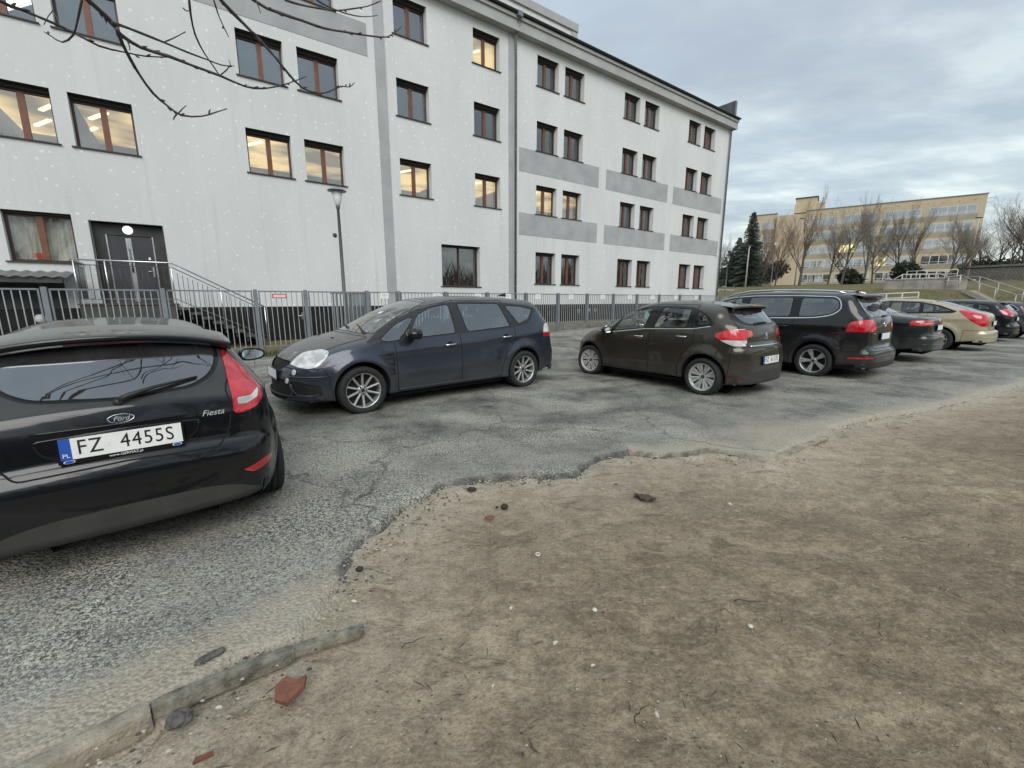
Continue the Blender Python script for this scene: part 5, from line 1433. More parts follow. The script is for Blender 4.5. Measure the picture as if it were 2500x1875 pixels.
xs = axis(-75, -4.5, 5.2, 46, .036, 1.08); ys = axis(-14, .6, 6.2, 46, .036, 1.08)
X, Y = np.meshgrid(xs, ys)
jit = noise_grid(X, Y, 2.2, 5, 1.0) * .085 + noise_grid(X, Y, 11, 3, 6.0) * .022
D = edge_dist(X, Y) + np.where(np.hypot(X, Y) < 14, jit, 0)
S_ = X * U.x + Y * U.y; Mm = X * M_.x + Y * M_.y
worn = sstep(-2.2, -1.2, -X) * 0
low = sstep(.0, 1.2, np.hypot(X + 1.3, Y - 1.7))          # the asphalt thins out towards the kerb at the lower left
top = .008 + .030 * sstep(.35, 1.1, np.hypot(X + 1.25, Y - 1.6) / 1.2) * (np.hypot(X, Y) < 30)
lump = .055 * np.exp(-((X + .88)**2 + (Y - 2.98)**2) / .05)
N2 = noise_grid(X, Y, 2.0, 4, 5.0)
Z = terrain(X, Y) + top - .02 + N2 * .006 * np.exp(-np.hypot(X, Y) / 20) + lump * 0 - .10 * (1 - sstep(-.03, .045, D))
mask = (D > -.12) & (S_ < 29.0) & (Mm < 11.75) & (S_ > -62)
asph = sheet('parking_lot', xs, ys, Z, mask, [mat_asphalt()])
tag(asph, kind='structure')
vv = verts_np(asph)
dd = edge_dist(vv[:, 0], vv[:, 1])
sv = .85 * np.exp(-np.maximum(dd, 0) / .35) * (vv[:, 0] > 1.2) + .35 * np.exp(-np.maximum(dd, 0) / .25) + 1.0 * np.exp(-(dd / .40)**2) * sstep(-.75, -1.05, vv[:, 0]) * sstep(2.5, 1.8, vv[:, 1]) + .5 * np.exp(-(((vv[:, 0] - 3.0)**2 + (vv[:, 1] - 4.9)**2) / .5))
add_attr(asph, 'sand', np.clip(sv, 0, 1))
add_attr(asph, 'fresh', .30 + .36 * sstep(2.8, 6.0, np.hypot(vv[:, 0], vv[:, 1])))
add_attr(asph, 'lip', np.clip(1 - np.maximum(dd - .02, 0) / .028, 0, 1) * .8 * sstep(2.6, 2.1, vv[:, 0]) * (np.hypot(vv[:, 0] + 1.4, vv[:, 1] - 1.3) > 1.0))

# flush kerb between the lot and the lane, pavement kerb by the fence
def strip_along(name, s0, s1, m0, m1, dz, step=1.0, mat=None, thick=.05, label=None, gap=.012):
    """a row of kerb stones laid along the facade direction"""
    n = int((s1 - s0) / step); base = None
    for i in range(n):
        a = s0 + i * step
        if base is None:
            mb = MB().box(gap / 2, step - gap / 2, 0, m1 - m0, -thick, 0, 0, None, .008)
            base = mb.mesh('kerb_stone', [mat])
        p0, p1 = sm(a, m0), sm(a + step, m0)
        z0, z1 = tz(p0.x, p0.y), tz(p1.x, p1.y)
        o = inst('kerb_stone', base, name, (p0.x, p0.y, z0 + dz + (rnd() - .5) * .006), (0, -math.atan2(z1 - z0, step), ROT_UM + (rnd() - .5) * .006))
M['kerb'] = simple('weathered_concrete_kerb', (.27, .265, .245), .9, 0, .3, 5, .4, 90)
M['kerb_dark'] = simple('mossy_concrete', (.16, .16, .135), .92, 0, .4, 4, .5, 60)
kerb1 = tag(empty('kerb', (0, 0, 0)), kind='structure')
strip_along(kerb1, -14, 27, 7.22, 7.36, .012, 1.0, M['kerb'])
kerb2 = tag(empty('kerb', (0, 0, 0)), kind='structure')
strip_along(kerb2, -14, 27, 11.75, 11.90, .10, 1.0, M['kerb'], .22)
# pavement between the kerb and the fence
n = 60; vs = []; fs = []
for i in range(n + 1):
    s_ = -16 + 45 * i / n
    for m in (11.88, 12.95):
        p = sm(s_, m); vs.append((p.x, p.y, tz(p.x, p.y) + .092 - (.05 if m > 12 else 0)))
for i in range(n): fs.append((2 * i, 2 * i + 2, 2 * i + 3, 2 * i + 1))
pav = link(bpy.data.objects.new('pavement', mesh_from(vs, fs, 'pavement', [simple('sandy_pavement', (.20, .19, .165), .92, 0, .35, 1.5, .4, 80)], None, True)))
tag(pav, kind='structure')

# loose kerb stones and broken bits by the dirt
def kerb_piece(label, a, b, wd, hgt, z, matn, rough=.01, seed=1, taper=0.0, dx=None):
    a, b = Vector(a + (z,)), Vector(b + (z,))
    L = (b - a).length; n = max(6, int(L / .05)); vs, fs = [], []
    R_ = random.Random(seed); sec = [(-.5, 0), (-.5, .80), (-.44, .96), (-.2, 1.0), (.2, 1.0), (.44, .95), (.5, .78), (.5, 0)]
    for i in range(n + 1):
        t = i / n; e = min(1, min(t, 1 - t) * L / .03 + .80); w = wd * (1 - taper * t)
        off = noise.noise(Vector((t * L * 3, seed, 0))) * rough * 2
        for (u, h) in sec:
            k = 1 + (R_.random() - .5) * rough * 5
            vs.append(Vector((t * L, (u * w * e) * k + off, h * hgt * (e * .3 + .7) * k)))
    m = len(sec)
    for i in range(n):
        for j in range(m - 1): fs.append((i * m + j, (i + 1) * m + j, (i + 1) * m + j + 1, i * m + j + 1))
    fs += [tuple(range(m)), tuple(reversed(range(n * m, n * m + m)))]
    me = mesh_from(vs, fs, 'kerb_stone', [M[matn]], None, False)
    o = link(bpy.data.objects.new('kerb_stone', me)); o.location = a; o.rotation_euler = (0, 0, math.atan2(b.y - a.y, b.x - a.x))
    return tag(o, label, 'kerb stone')
M['old_kerb'] = simple('old_grey_green_kerb', (.185, .172, .135), .92, 0, .6, 16, 1.0, 60)
M['pale_kerb'] = simple('sandy_kerb', (.30, .262, .205), .92, 0, .4, 10, .9, 70)
kerb_piece('tilted mossy kerb stone lying between the gravel and the earth, its far end round', (-1.385, 1.39), (-.98, 1.665), .060, .058, -.050, 'old_kerb', .0025, 4)
kerb_piece('shorter grey kerb fragment carrying on from the mossy stone towards the broken asphalt', (-.978, 1.668), (-.71, 1.80), .055, .036, -.036, 'old_kerb', .003, 9, .1)
kerb_piece('long pale flat kerb at the lower left corner, sand level with its top', (-2.35, .42), (-1.392, 1.383), .085, .090, -.082, 'pale_kerb', .0008, 2)
kerb_piece('half buried kerb running from the asphalt corner towards the parked cars', (2.42, 3.93), (3.60, 4.74), .085, .030, -.034, 'pale_kerb', .006, 6)

def rock(name, label, cat, loc, size, matn, seed=1, flat=.6, sub=2, rz=0.0, group=None, name_parent=None):
    bm = bmesh.new(); bmesh.ops.create_icosphere(bm, subdivisions=sub, radius=1)
    for v in bm.verts:
        k = 1 + .35 * noise.noise(v.co * 1.7 + Vector((seed * 3.1, 0, 0))) + .15 * noise.noise(v.co * 4 + Vector((0, seed, 0)))
        v.co = Vector((v.co.x * size[0] * k, v.co.y * size[1] * k, v.co.z * size[2] * k))
    me = bpy.data.meshes.new(name); bm.to_mesh(me); bm.free(); me.materials.append(M[matn])
    o = link(bpy.data.objects.new(name, me)); o.location = loc; o.rotation_euler = (0, 0, rz)
    return tag(o, label, cat, group)
def G(px, py, z=-.03):
    v = py - H_PX / 2; r = (px - W_PX / 2, F_PX * CP - v * SP, -v * CP - F_PX * SP); t = (z - EYE) / r[2]
    return Vector((r[0] * t, r[1] * t, z))
M['brick_red'] = simple('broken_red_brick', (.20, .080, .050), .9, 0, .3, 30, .6, 120)
M['stone_dark'] = simple('dark_wet_stone', (.035, .03, .026), .8, 0, .3, 20, .5, 90)
M['stone_grey'] = simple('grey_lump', (.10, .095, .085), .9, 0, .5, 40, .8, 60)
M['bark'] = simple('tree_bark', (.075, .060, .048), .9, 0, .4, 20, .7, 60)
M['bark_grey'] = simple('grey_brown_bark', (.105, .090, .075), .9, 0, .35, 20, .5, 60)
M['bone'] = simple('pale_litter', (.62, .58, .50), .6, 0, .15, 30)
p = G(712, 1685)
mb = MB().prism([(-.055, -.03), (-.01, -.065), (.05, -.015), (.055, .035), (.02, .025), (-.02, .06), (-.06, .03)], 0, .022)
o = mb.obj('brick_fragment', M['brick_red']); o.location = p + Vector((0, 0, -.002)); o.rotation_euler = (.12, -.08, .35)
tag(o, 'angular piece of red brick lying flat in the earth', 'brick')
p = G(497, 1855); mb = MB().prism([(-.03, -.008), (.03, .0), (.025, .014), (-.025, .01)], 0, .012)
o = mb.obj('brick_shard', M['brick_red']); o.location = p; o.rotation_euler = (0, .1, .5); tag(o, 'small orange brick splinter at the bottom edge near the pale kerb', 'brick')
rock('stone', 'round dark stone nearest to the lip of the broken asphalt', 'stone', G(1151, 1198) + Vector((0, 0, .012)), (.040, .026, .022), 'stone_dark', 3)
rock('stone', 'pointed dark stone a hand to the right of the round dark one', 'stone', G(1232, 1240) + Vector((0, 0, .012)), (.028, .024, .024), 'stone_dark', 5)
rock('stone', 'tiny dark stone touching the pointed one', 'stone', G(1213, 1240) + Vector((0, 0, .005)), (.012, .010, .010), 'stone_dark', 8)
rock('stone', 'dark cube shaped stone on the gravel left of the earth', 'stone', G(878, 1393, 0) + Vector((0, 0, .010)), (.024, .018, .016), 'stone_dark', 11)
rock('concrete_lump', 'rough round lump of old mortar under the mossy kerb stone', 'stone', G(438, 1757) + Vector((0, 0, .006)), (.045, .034, .026), 'stone_grey', 13, sub=3)
rock('asphalt_lump', 'crumbled dark lump beside the sand north of the kerb stones', 'stone', G(515, 1600, 0) + Vector((0, 0, .0)), (.06, .022, .012), 'stone_grey', 17, sub=3, rz=.8)
rock('brick_fragment', 'flat orange stain of crushed brick below the two dark stones', 'brick', G(1195, 1262) + Vector((0, 0, -.004)), (.04, .025, .008), 'brick_red', 19, rz=.2)
# piece of bark
pc = G(1575, 1218); mb = MB(); vs, fs = [], []
for i in range(7):
    for j in range(4):
        a = i / 6 * .17 - .085; b = (j / 3 - .5) * (.085 * math.sin(PI * (i + .6) / 7.2))
        vs.append((a, b + .01 * math.sin(i * 2), .022 - (j / 3 - .5)**2 * .05 + .006 * ((i * 7 + j * 3) % 4)))
        if i and j: fs.append(((i - 1) * 4 + j - 1, (i - 1) * 4 + j, i * 4 + j, i * 4 + j - 1))
mb.add(vs, fs); vs2 = [(x, y, z - .012) for x, y, z in vs]; mb.add(vs2, fs)
o = mb.obj('bark_piece', M['bark']); o.location = pc; o.rotation_euler = (0, 0, -.4); tag(o, 'curled brown piece of bark lying on the earth', 'bark')
# rings, caps and white bits
def ring(px, py, r, label, cat='bottle cap', mat='bone', solid=False):
    mb = MB()
    if solid: mb.lathe([(0, .004), (r * .9, .004), (r, 0)], 14, 0)
    else: mb.lathe([(r * .62, 0), (r * .66, .006), (r * .95, .006), (r, 0)], 20, 0)
    o = mb.obj('bottle_cap' if solid else 'plastic_ring', M[mat]); o.location = G(px, py) + Vector((0, 0, .004)); o.rotation_euler = (.15, .1, 0)
    tag(o, label, cat)
ring(1313, 1355, .016, 'pale plastic ring lying in the middle of the bare earth', 'ring')
ring(1452, 1490, .013, 'small pale round cap on the earth just below the plastic ring', 'bottle cap', solid=True)
ring(1832, 1530, .012, 'cream round cap on the bare earth right of centre', 'bottle cap', solid=True)
ring(1782, 1231, .012, 'small cream disc on the sandy earth below the right kerb', 'bottle cap', solid=True)
def chip(px, py, size, label, rz, name='white_scrap', mat='bone', cat='litter'):
    mb = MB().prism([(-size, -size * .35), (-size * .2, -size * .5), (size, -size * .1), (size * .7, size * .35), (-size * .4, size * .4)], 0, .006)
    o = mb.obj(name, M[mat]); o.location = G(px, py) + Vector((0, 0, .004)); o.rotation_euler = (.1, .15, rz); tag(o, label, cat)
chip(1247, 1487, .016, 'bright white bone shaped scrap left of the small round cap', 1.0)
chip(1355, 1572, .016, 'white crumpled scrap in the lower middle of the earth', .6)
chip(865, 1470, .016, 'white flake at the border of gravel and earth', -.3)
chip(1603, 1748, .014, 'upright thin white scrap near the bottom, beside a twig', 1.5)
chip(1447, 1627, .011, 'grey white chip in the earth below the crumpled scrap', .2)
chip(1203, 1678, .009, 'small square pale pebble at the bottom of the earth', .9)
chip(535, 1730, .012, 'pale stick shaped scrap beside the mortar lump', .1)
def twig(px, py, L, rz, label, r=.003, bend=.1):
    pts = [Vector((-L / 2 + L * i / 6, bend * L * math.sin(i / 6 * PI) + .004 * ((i * 5) % 3 - 1), .006 + .004 * math.sin(i * 1.3))) for i in range(7)]
    o = MB().tube(pts, [r, r, r * .9, r * .9, r * .8, r * .7, r * .4], 6).obj('twig', M['bark']); o.location = G(px, py); o.rotation_euler = (0, 0, rz)
    tag(o, label, 'twig')
twig(1830, 1470, .16, -.08, 'straight brown twig on the earth right of centre, above the cream cap', .0035, .02)
twig(1565, 1745, .10, .75, 'short pale twig next to the upright white scrap', .003)
twig(1775, 1500, .07, -1.0, 'tiny curved twig left of the straight brown one', .002, .3)
twig(1010, 1570, .12, .6, 'thin dark twig right of the end of the kerb stones', .0025, .05)
twig(2230, 1320, .12, -.6, 'dark slanting twig far right on the earth', .003, .08)

# gravel, crumbs and fine litter nobody would count
def scatter(name, n, region, size, matn, kind, seed, flat=.6, zoff=0.0):
    R_ = random.Random(seed); vs, fs = [], []
    for i in range(n):
        for _ in range(40):
            x, y = region(R_)
            if x is not None: break
        r = size[0] + (size[1] - size[0]) * R_.random()**2.2
        z = tz(x, y) + zoff; a = R_.random() * 6.28; b = len(vs)
        if kind == 'pebble':
            k = [1 + R_.random() * .7 for _ in range(5)]
            for j in range(5):
                t = a + j * 2 * PI / 5; vs.append((x + r * k[j] * math.cos(t), y + r * k[j] * math.sin(t) * .8, z))
            vs.append((x + r * .2, y, z + r * flat * 1.3)); fs += [(b + j, b + (j + 1) % 5, b + 5) for j in range(5)]
        else:
            dx, dy = math.cos(a) * r * 6, math.sin(a) * r * 6; nx, ny = -dy * .07, dx * .07
            vs += [(x - dx, y - dy, z + .001), (x + nx, y + ny, z + .002), (x + dx, y + dy, z + .004), (x - nx, y - ny, z + .006)]
            fs += [(b, b + 1, b + 3), (b + 1, b + 2, b + 3)]
    o = link(bpy.data.objects.new(name, mesh_from(vs, fs, name, [M[matn]])))
    return tag(o, kind='stuff')
def ed1(x, y): return float(edge_dist(np.array([x]), np.array([y]))[0])
def reg_dirt(R_):
    y = .75 + 8 * R_.random()**1.6; x = (R_.random() * 2.6 - 1.0) * y * .95
    return (x, y) if ed1(x, y) < -.05 else (None, None)
def reg_asph(R_):
    y = 1.2 + 7 * R_.random()**1.5; x = (R_.random() * 2.3 - 1.25) * y
    return (x, y) if ed1(x, y) > .03 else (None, None)
def reg_edge(R_):
    i = R_.randrange(2, 31); a, b = EDGE[i], EDGE[i + 1]; t = R_.random(); w = R_.gauss(0, .13)
    return (a[0] + (b[0] - a[0]) * t + w, a[1] + (b[1] - a[1]) * t - abs(w) * .6 + .02)
M['peb_pale'] = simple('pale_pebbles', (.40, .37, .31), .9, 0, .3, 40)
M['peb_dark'] = simple('dark_pebbles', (.07, .065, .058), .9, 0, .4, 40)
scatter('pale_pebbles', 900, reg_dirt, (.001, .0045), 'peb_pale', 'pebble', 3, .6, -.032)
scatter('dark_crumbs', 1300, reg_dirt, (.001, .006), 'peb_dark', 'pebble', 4, .5, -.032)
scatter('twigs_and_needles', 700, reg_dirt, (.0015, .006), 'bark', 'twig', 5, 1, -.028)
scatter('loose_gravel', 2600, reg_asph, (.0015, .0055), 'peb_pale', 'pebble', 6, .6, .0)
scatter('edge_gravel', 2200, reg_edge, (.002, .010), 'peb_dark', 'pebble', 7, .7, -.024)
scatter('edge_sand_grains', 1800, reg_edge, (.002, .009), 'peb_pale', 'pebble', 8, .6, -.024)
# withered grass tufts along the pavement and behind the fence
def grass(name, n, region, h0, h1, matn, seed):
    R_ = random.Random(seed); vs, fs = [], []
    for i in range(n):
        x, y, z = region(R_); a = R_.random() * 6.28; h = h0 + (h1 - h0) * R_.random(); w = .004 + h * .05
        lx, ly = (R_.random() - .5) * h, (R_.random() - .5) * h; b = len(vs); c, s_ = math.cos(a) * w, math.sin(a) * w
        vs += [(x - c, y - s_, z), (x + c, y + s_, z), (x + lx * .4, y + ly * .4, z + h * .6), (x + lx, y + ly, z + h)]
        fs += [(b, b + 1, b + 2), (b + 1, b + 3, b + 2)]
    return tag(link(bpy.data.objects.new(name, mesh_from(vs, fs, name, [M[matn]]))), kind='stuff')
M['grass_green'] = simple('winter_grass', (.075, .090, .030), .9, 0, .45, 2)
M['grass_dry'] = simple('dry_grass', (.17, .14, .07), .9, 0, .4, 2)
def reg_fence(R_):
    p = sm(-6 + R_.random() * 16, 12.7 + R_.random() * 1.2); return p.x, p.y, tz(p.x, p.y) + .03
grass('grass_by_the_fence', 5200, reg_fence, .03, .13, 'grass_green', 1)
def reg_slope(R_):
    p = sm(30 + R_.random() * 22, -16 + R_.random() * 36); return p.x, p.y, tz(p.x, p.y) - .02
grass('grass_on_the_slope', 16000, reg_slope, .05, .20, 'grass_dry', 2)
grass('green_grass_on_the_slope', 9000, reg_slope, .05, .18, 'grass_green', 3)

# ------------------------------------------------------------------ office building
MF = 18.7                                   # distance of the facade plane
def mat_wall():
    t = MT('speckled_white_render'); co = t.coord('Object')
    sx = t.n('ShaderNodeSeparateXYZ'); t.l(co, sx.inputs[0]); c2 = t.n('ShaderNodeCombineXYZ'); t.l(sx.outputs[0], c2.inputs[0]); t.l(sx.outputs[2], c2.inputs[1])
    v = t.n('ShaderNodeTexVoronoi', voronoi_dimensions='2D'); v.inputs['Scale'].default_value = 2.0; t.l(c2.outputs[0], v.inputs['Vector'])
    vc = t.n('ShaderNodeSeparateXYZ'); t.l(v.outputs['Color'], vc.inputs[0])
    rad = t.math('MULTIPLY', vc.outputs[0], .035)
    dot = t.math('GREATER_THAN', t.math('ADD', rad, .052), v.outputs['Distance'])
    v2 = t.n('ShaderNodeTexVoronoi', voronoi_dimensions='2D'); v2.inputs['Scale'].default_value = 2.7; t.l(c2.outputs[0], v2.inputs['Vector'])
    dot2 = t.math('GREATER_THAN', .052, v2.outputs['Distance'])
    base = t.mix(t.ramp(t.noise(t.coord('Object', (1, 1, .35)), .5, 6, .6), [(.3, 0.0), (.7, 1.0)]), (.555, .575, .575), (.645, .655, .655))
    run = t.ramp(t.noise(t.coord('Object', (2.2, 1, .09)), 1.6, 5, .65), [(.56, 0.0), (.72, .42)])
    base = t.mix(run, base, (.47, .47, .44))
    base = t.mix(t.ramp(t.noise(co, 60, 3, .7), [(.3, .14), (.6, 0.0)]), base, (.45, .46, .45))
    fade = t.ramp(t.noise(co, .32, 3, .5), [(.35, .45), (.60, 1.0)])
    c = t.mix(t.math('MULTIPLY', t.math('MAXIMUM', dot, t.math('MULTIPLY', dot2, .7)), t.math('MULTIPLY', fade, .42)), base, (.93, .94, .94))
    nb = t.bump(t.noise(co, 130, 3, .7), .35, .006)
    return t.done(t.bsdf(c, .9, 0, nb, Specular_IOR_Level=.2))
M['wall'] = mat_wall()
M['reveal'] = simple('white_reveal', (.72, .73, .72), .9, 0, .08, 2)
M['panel'] = simple('grey_render_panel', (.345, .355, .36), .9, 0, .16, .9, .3, 130)
M['stripe'] = simple('grey_render_stripe', (.36, .365, .375), .9, 0, .12, .9, .3, 130)
M['cornice'] = simple('grey_cornice', (.36, .36, .36), .8, 0, .12, 1)
M['gutter'] = simple('dark_zinc_gutter', (.055, .065, .068), .45, .5, .25, 2)
M['zinc'] = simple('zinc_pipe', (.20, .21, .215), .45, .6, .2, 3)
M['plinth'] = simple('black_plinth_tiles', (.010, .010, .011), .35, 0, .4, 2)
M['frame_brown'] = simple('brown_window_frame', (.155, .056, .030), .5, 0, .18, 3)
M['frame_dark'] = simple('dark_brown_window_frame', (.060, .028, .021), .5, 0, .2, 3)
M['sill'] = simple('dark_sill', (.030, .022, .022), .5, 0, .2, 3)
M['shutter'] = simple('dark_shutter_box', (.035, .032, .030), .7, 0, .2, 3)
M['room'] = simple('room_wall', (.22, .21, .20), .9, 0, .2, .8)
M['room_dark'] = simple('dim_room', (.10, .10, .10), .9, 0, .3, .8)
M['curtain'] = simple('net_curtain', (.62, .60, .55), .9, 0, .14, 6, .5, 10)
M['roof'] = simple('roof_felt', (.10, .10, .10), .9, 0, .2, 1)
def emis(name, col, st, var=True):
    t = MT(name); co = t.coord('Object')
    oi = t.n('ShaderNodeObjectInfo'); va = t.n('ShaderNodeVectorMath', operation='ADD'); cbx = t.n('ShaderNodeCombineXYZ')
    t.l(t.math('MULTIPLY', oi.outputs['Random'], 40.0), cbx.inputs[0]); t.l(co, va.inputs[0]); t.l(cbx.outputs[0], va.inputs[1])
    n = t.ramp(t.noise(va.outputs[0], .50, 2, .5), [(.36, .25), (.60, 1.30)])
    e = t.n('ShaderNodeEmission'); c = t.mix(1.0, col, n, 'MULTIPLY') if var else None
    if var: t.l(c, e.inputs[0])
    else: t.put(e.inputs[0], col)
    e.inputs[1].default_value = st
    return t.done(e.outputs[0])
M['ceiling_glow'] = emis('ceiling_glow', (1.0, .66, .26), 1.05)  # ceiling emits a blotchy warm glow of its own, standing in for lamp light
M['lit_tube'] = emis('lit_tube', (1.0, .84, .48), 2.6, False)
M['win_glass'] = glass('window_glass', (.72, .74, .72), .15, .03, .004, 1.3)
M['curtain_glass'] = glass('net_curtain_window_glass', (.86, .87, .85), .05, .03, .004, .8)
M['win_glass_dark'] = glass('darker_window_glass', (.50, .52, .50), .10, .03, .004, 1.1)

bld = thing('office_building', 'long four storey white rendered office building with white speckles, brown windows and grey panels', 'building', sm(0, MF), ROT_UM)
S0, S1, ZT, BD = -16.0, 33.62, 13.92, 12.0
# window list: s0, s1, z0, z1, kind
WIN = []
FL = {1: (5.97, 7.42), 2: (9.05, 10.47), 3: (12.05, 13.45)}
lit = {(-3.95, 1), (-2.29, 1), (2.12, 1), (4.0, 1), (7.72, 1), (11.42, 1), (11.42, 3), (15.15, 1), (17.02, 1), (2.12, 1)}
for s in (-11.6, -9.9, -3.95 - 1.66 * 0 - 0.0, -2.29, 2.12, 4.0):
    for f in (1, 2, 3):
        w = 1.42
        WIN.append((s - (.0), s + w - (.12 if s == -3.95 else 0), FL[f][0], FL[f][1], 'L', (s, f) in lit))
for s in (7.72, 11.42):
    for f in (1, 2, 3): WIN.append((s, s + 1.45, FL[f][0], FL[f][1], 'L' if s < 8 else 'R', (s, f) in lit))
for s in (15.15, 17.02, 21.75, 23.65, 28.35, 30.22):
    for f in (1, 2, 3): WIN.append((s, s + 1.42, FL[f][0] + .02, FL[f][1], 'R', (s, f) in lit))
    WIN.append((s, s + 1.42, 2.39, 4.05, 'R', False))
WIN.append((9.55, 11.64, 2.17, 4.06, 'big', False))
WIN.append((-4.10, -2.68, 2.63, 4.03, 'curtain', False))
WIN.append((-11.6, -10.2, 2.63, 4.03, 'curtain', False))
DOOR = (-2.30, -.57, 1.40, 3.89)
RV = .42
def wall_mesh():
    holes = [(a, b, c, d) for a, b, c, d, _, _ in WIN] + [DOOR]
    us = sorted({S0, S1} | {h[0] for h in holes} | {h[1] for h in holes}); zs = sorted({1.28, ZT} | {h[2] for h in holes} | {h[3] for h in holes})
    mb = MB()
    for i in range(len(us) - 1):
        for j in range(len(zs) - 1):
            cu, cz = (us[i] + us[i + 1]) / 2, (zs[j] + zs[j + 1]) / 2
            if any(h[0] < cu < h[1] and h[2] < cz < h[3] for h in holes): continue
            mb.add([(us[i], 0, zs[j]), (us[i + 1], 0, zs[j]), (us[i + 1], 0, zs[j + 1]), (us[i], 0, zs[j + 1])], [(0, 1, 2, 3)], 0)
    for (a, b, c, d) in holes:
        mb.add([(a, 0, c), (a, 0, d), (a, RV, d), (a, RV, c)], [(0, 1, 2, 3)], 1)
        mb.add([(b, 0, c), (b, 0, d), (b, RV, d), (b, RV, c)], [(3, 2, 1, 0)], 1)
        mb.add([(a, 0, d), (b, 0, d), (b, RV, d), (a, RV, d)], [(0, 1, 2, 3)], 2)
        mb.add([(a, 0, c), (b, 0, c), (b, RV, c), (a, RV, c)], [(3, 2, 1, 0)], 1)
    # the other walls
    mb.add([(S1, 0, 0), (S1, BD, 0), (S1, BD, ZT), (S1, 0, ZT)], [(0, 1, 2, 3)], 0)
    mb.add([(S0, 0, 0), (S0, BD, 0), (S0, BD, ZT), (S0, 0, ZT)], [(3, 2, 1, 0)], 0)
    mb.add([(S0, BD, 0), (S1, BD, 0), (S1, BD, ZT), (S0, BD, ZT)], [(3, 2, 1, 0)], 0)
    return mb
wall_mesh().obj('wall', [M['wall'], M['reveal'], M['shutter']], bld, False)
MB().box(S0, S1 + .02, .02, BD, -.5, 1.28, 0).obj('plinth', M['plinth'], bld)
MB().box(S0, S1, 0, BD, ZT - .02, ZT + .1, 0).obj('roof', M['roof'], bld)
mb = MB().box(S0, S1 + .25, -.38, -.0 - .002, 13.86, 14.30, 0).box(S0, S1 + .25, -.46, -.002, 14.30, 14.44, 0)
mb.box(S1 + .002, S1 + .25, -.002, BD, 13.86, 14.44, 0)
mb.obj('cornice', M['cornice'], bld)
pts = [(S0, -.52, 14.50), (S1 + .28, -.52, 14.50)]
mb = MB(); sec = [(.07 * math.cos(a), .07 * math.sin(a)) for a in [PI + i * PI / 8 for i in range(9)]]
vs = [(x, -.54 + c, 14.54 + s_) for x in (S0, S1 + .28) for c, s_ in sec]; mb.add(vs, [(i, i + 1, 9 + i + 1, 9 + i) for i in range(8)], 0, True)
mb.box(S0, S1 + .28, -.47, -.20, 14.44, 14.58, 0)
mb.obj('gutter', M['gutter'], bld)
for s in np.arange(S0 + 1, S1, 1.0 * 2.4): MB().box(s, s + .03, -.62, -.46, 14.44, 14.47, 0).obj('gutter_bracket', M['gutter'], bld)
MB().box(S0, 18.6, 1.0, 1.0 + 6, 14.0, 16.22, 0).obj('roof_storey', M['wall'], bld)
MB().box(S0, 18.75, .9, .998, 15.95, 16.32, 0).box(18.3, 18.75, .96, .999, 14.0, 15.95, 0).obj('roof_storey_trim', M['cornice'], bld)
# dark flashing wedge at the far end of the roof
MB().prism([(30.9, 14.62), (33.60, 15.75), (33.60, 14.62)], -.15, .05, 'xz').obj('roof_flashing', M['gutter'], bld)
MB().box(33.60, 33.85, -.2, 4, 14.6, 15.8, 0).obj('fire_wall', M['zinc'], bld)
# stripes and panels
def panel(a, b, c, d, name='grey_panel', matn='panel', y=-.012):
    return MB().box(a, b, y, -.001, c, d, 0).obj(name, M[matn], bld)
panel(6.88, 7.28, 1.285, 13.855, 'grey_stripe', 'stripe', -.05)
panel(13.38, 13.66, 1.285, 13.855, 'grey_stripe', 'stripe', -.03)
for a, b in ((14.03, 19.80), (20.42, 26.42), (27.05, 33.22)):
    panel(a, b, 4.86, 5.955); panel(a, b, 7.93, 9.035)
panel(1.03, 6.59, 10.88, 12.02); panel(-5.0, .45, 10.88, 12.02); panel(-12.9, -7.0, 10.88, 12.02)
panel(1.03, 6.59, 13.47, 13.8)
# downpipes
def pipe(s, z1=13.9):
    mb = MB().tube([(s, -.13, 1.0), (s, -.13, z1 - .25), (s, -.22, z1 - .1), (s, -.42, z1 + .35)], .058, 12)
    for z in (2.2, 4.0, 6.3, 8.8, 11.2, 13.2): mb.lathe([(.058, z - .03), (.072, z - .02), (.072, z + .02), (.058, z + .03)], 12, 0, 'z', (s, -.13, 0))
    mb.obj('downpipe', M['zinc'], bld)
pipe(13.72); pipe(33.50)
MB().box(13.5, 13.78, -.62, -.46, 14.35, 14.56, 0).obj('rainwater_head', M['zinc'], bld)
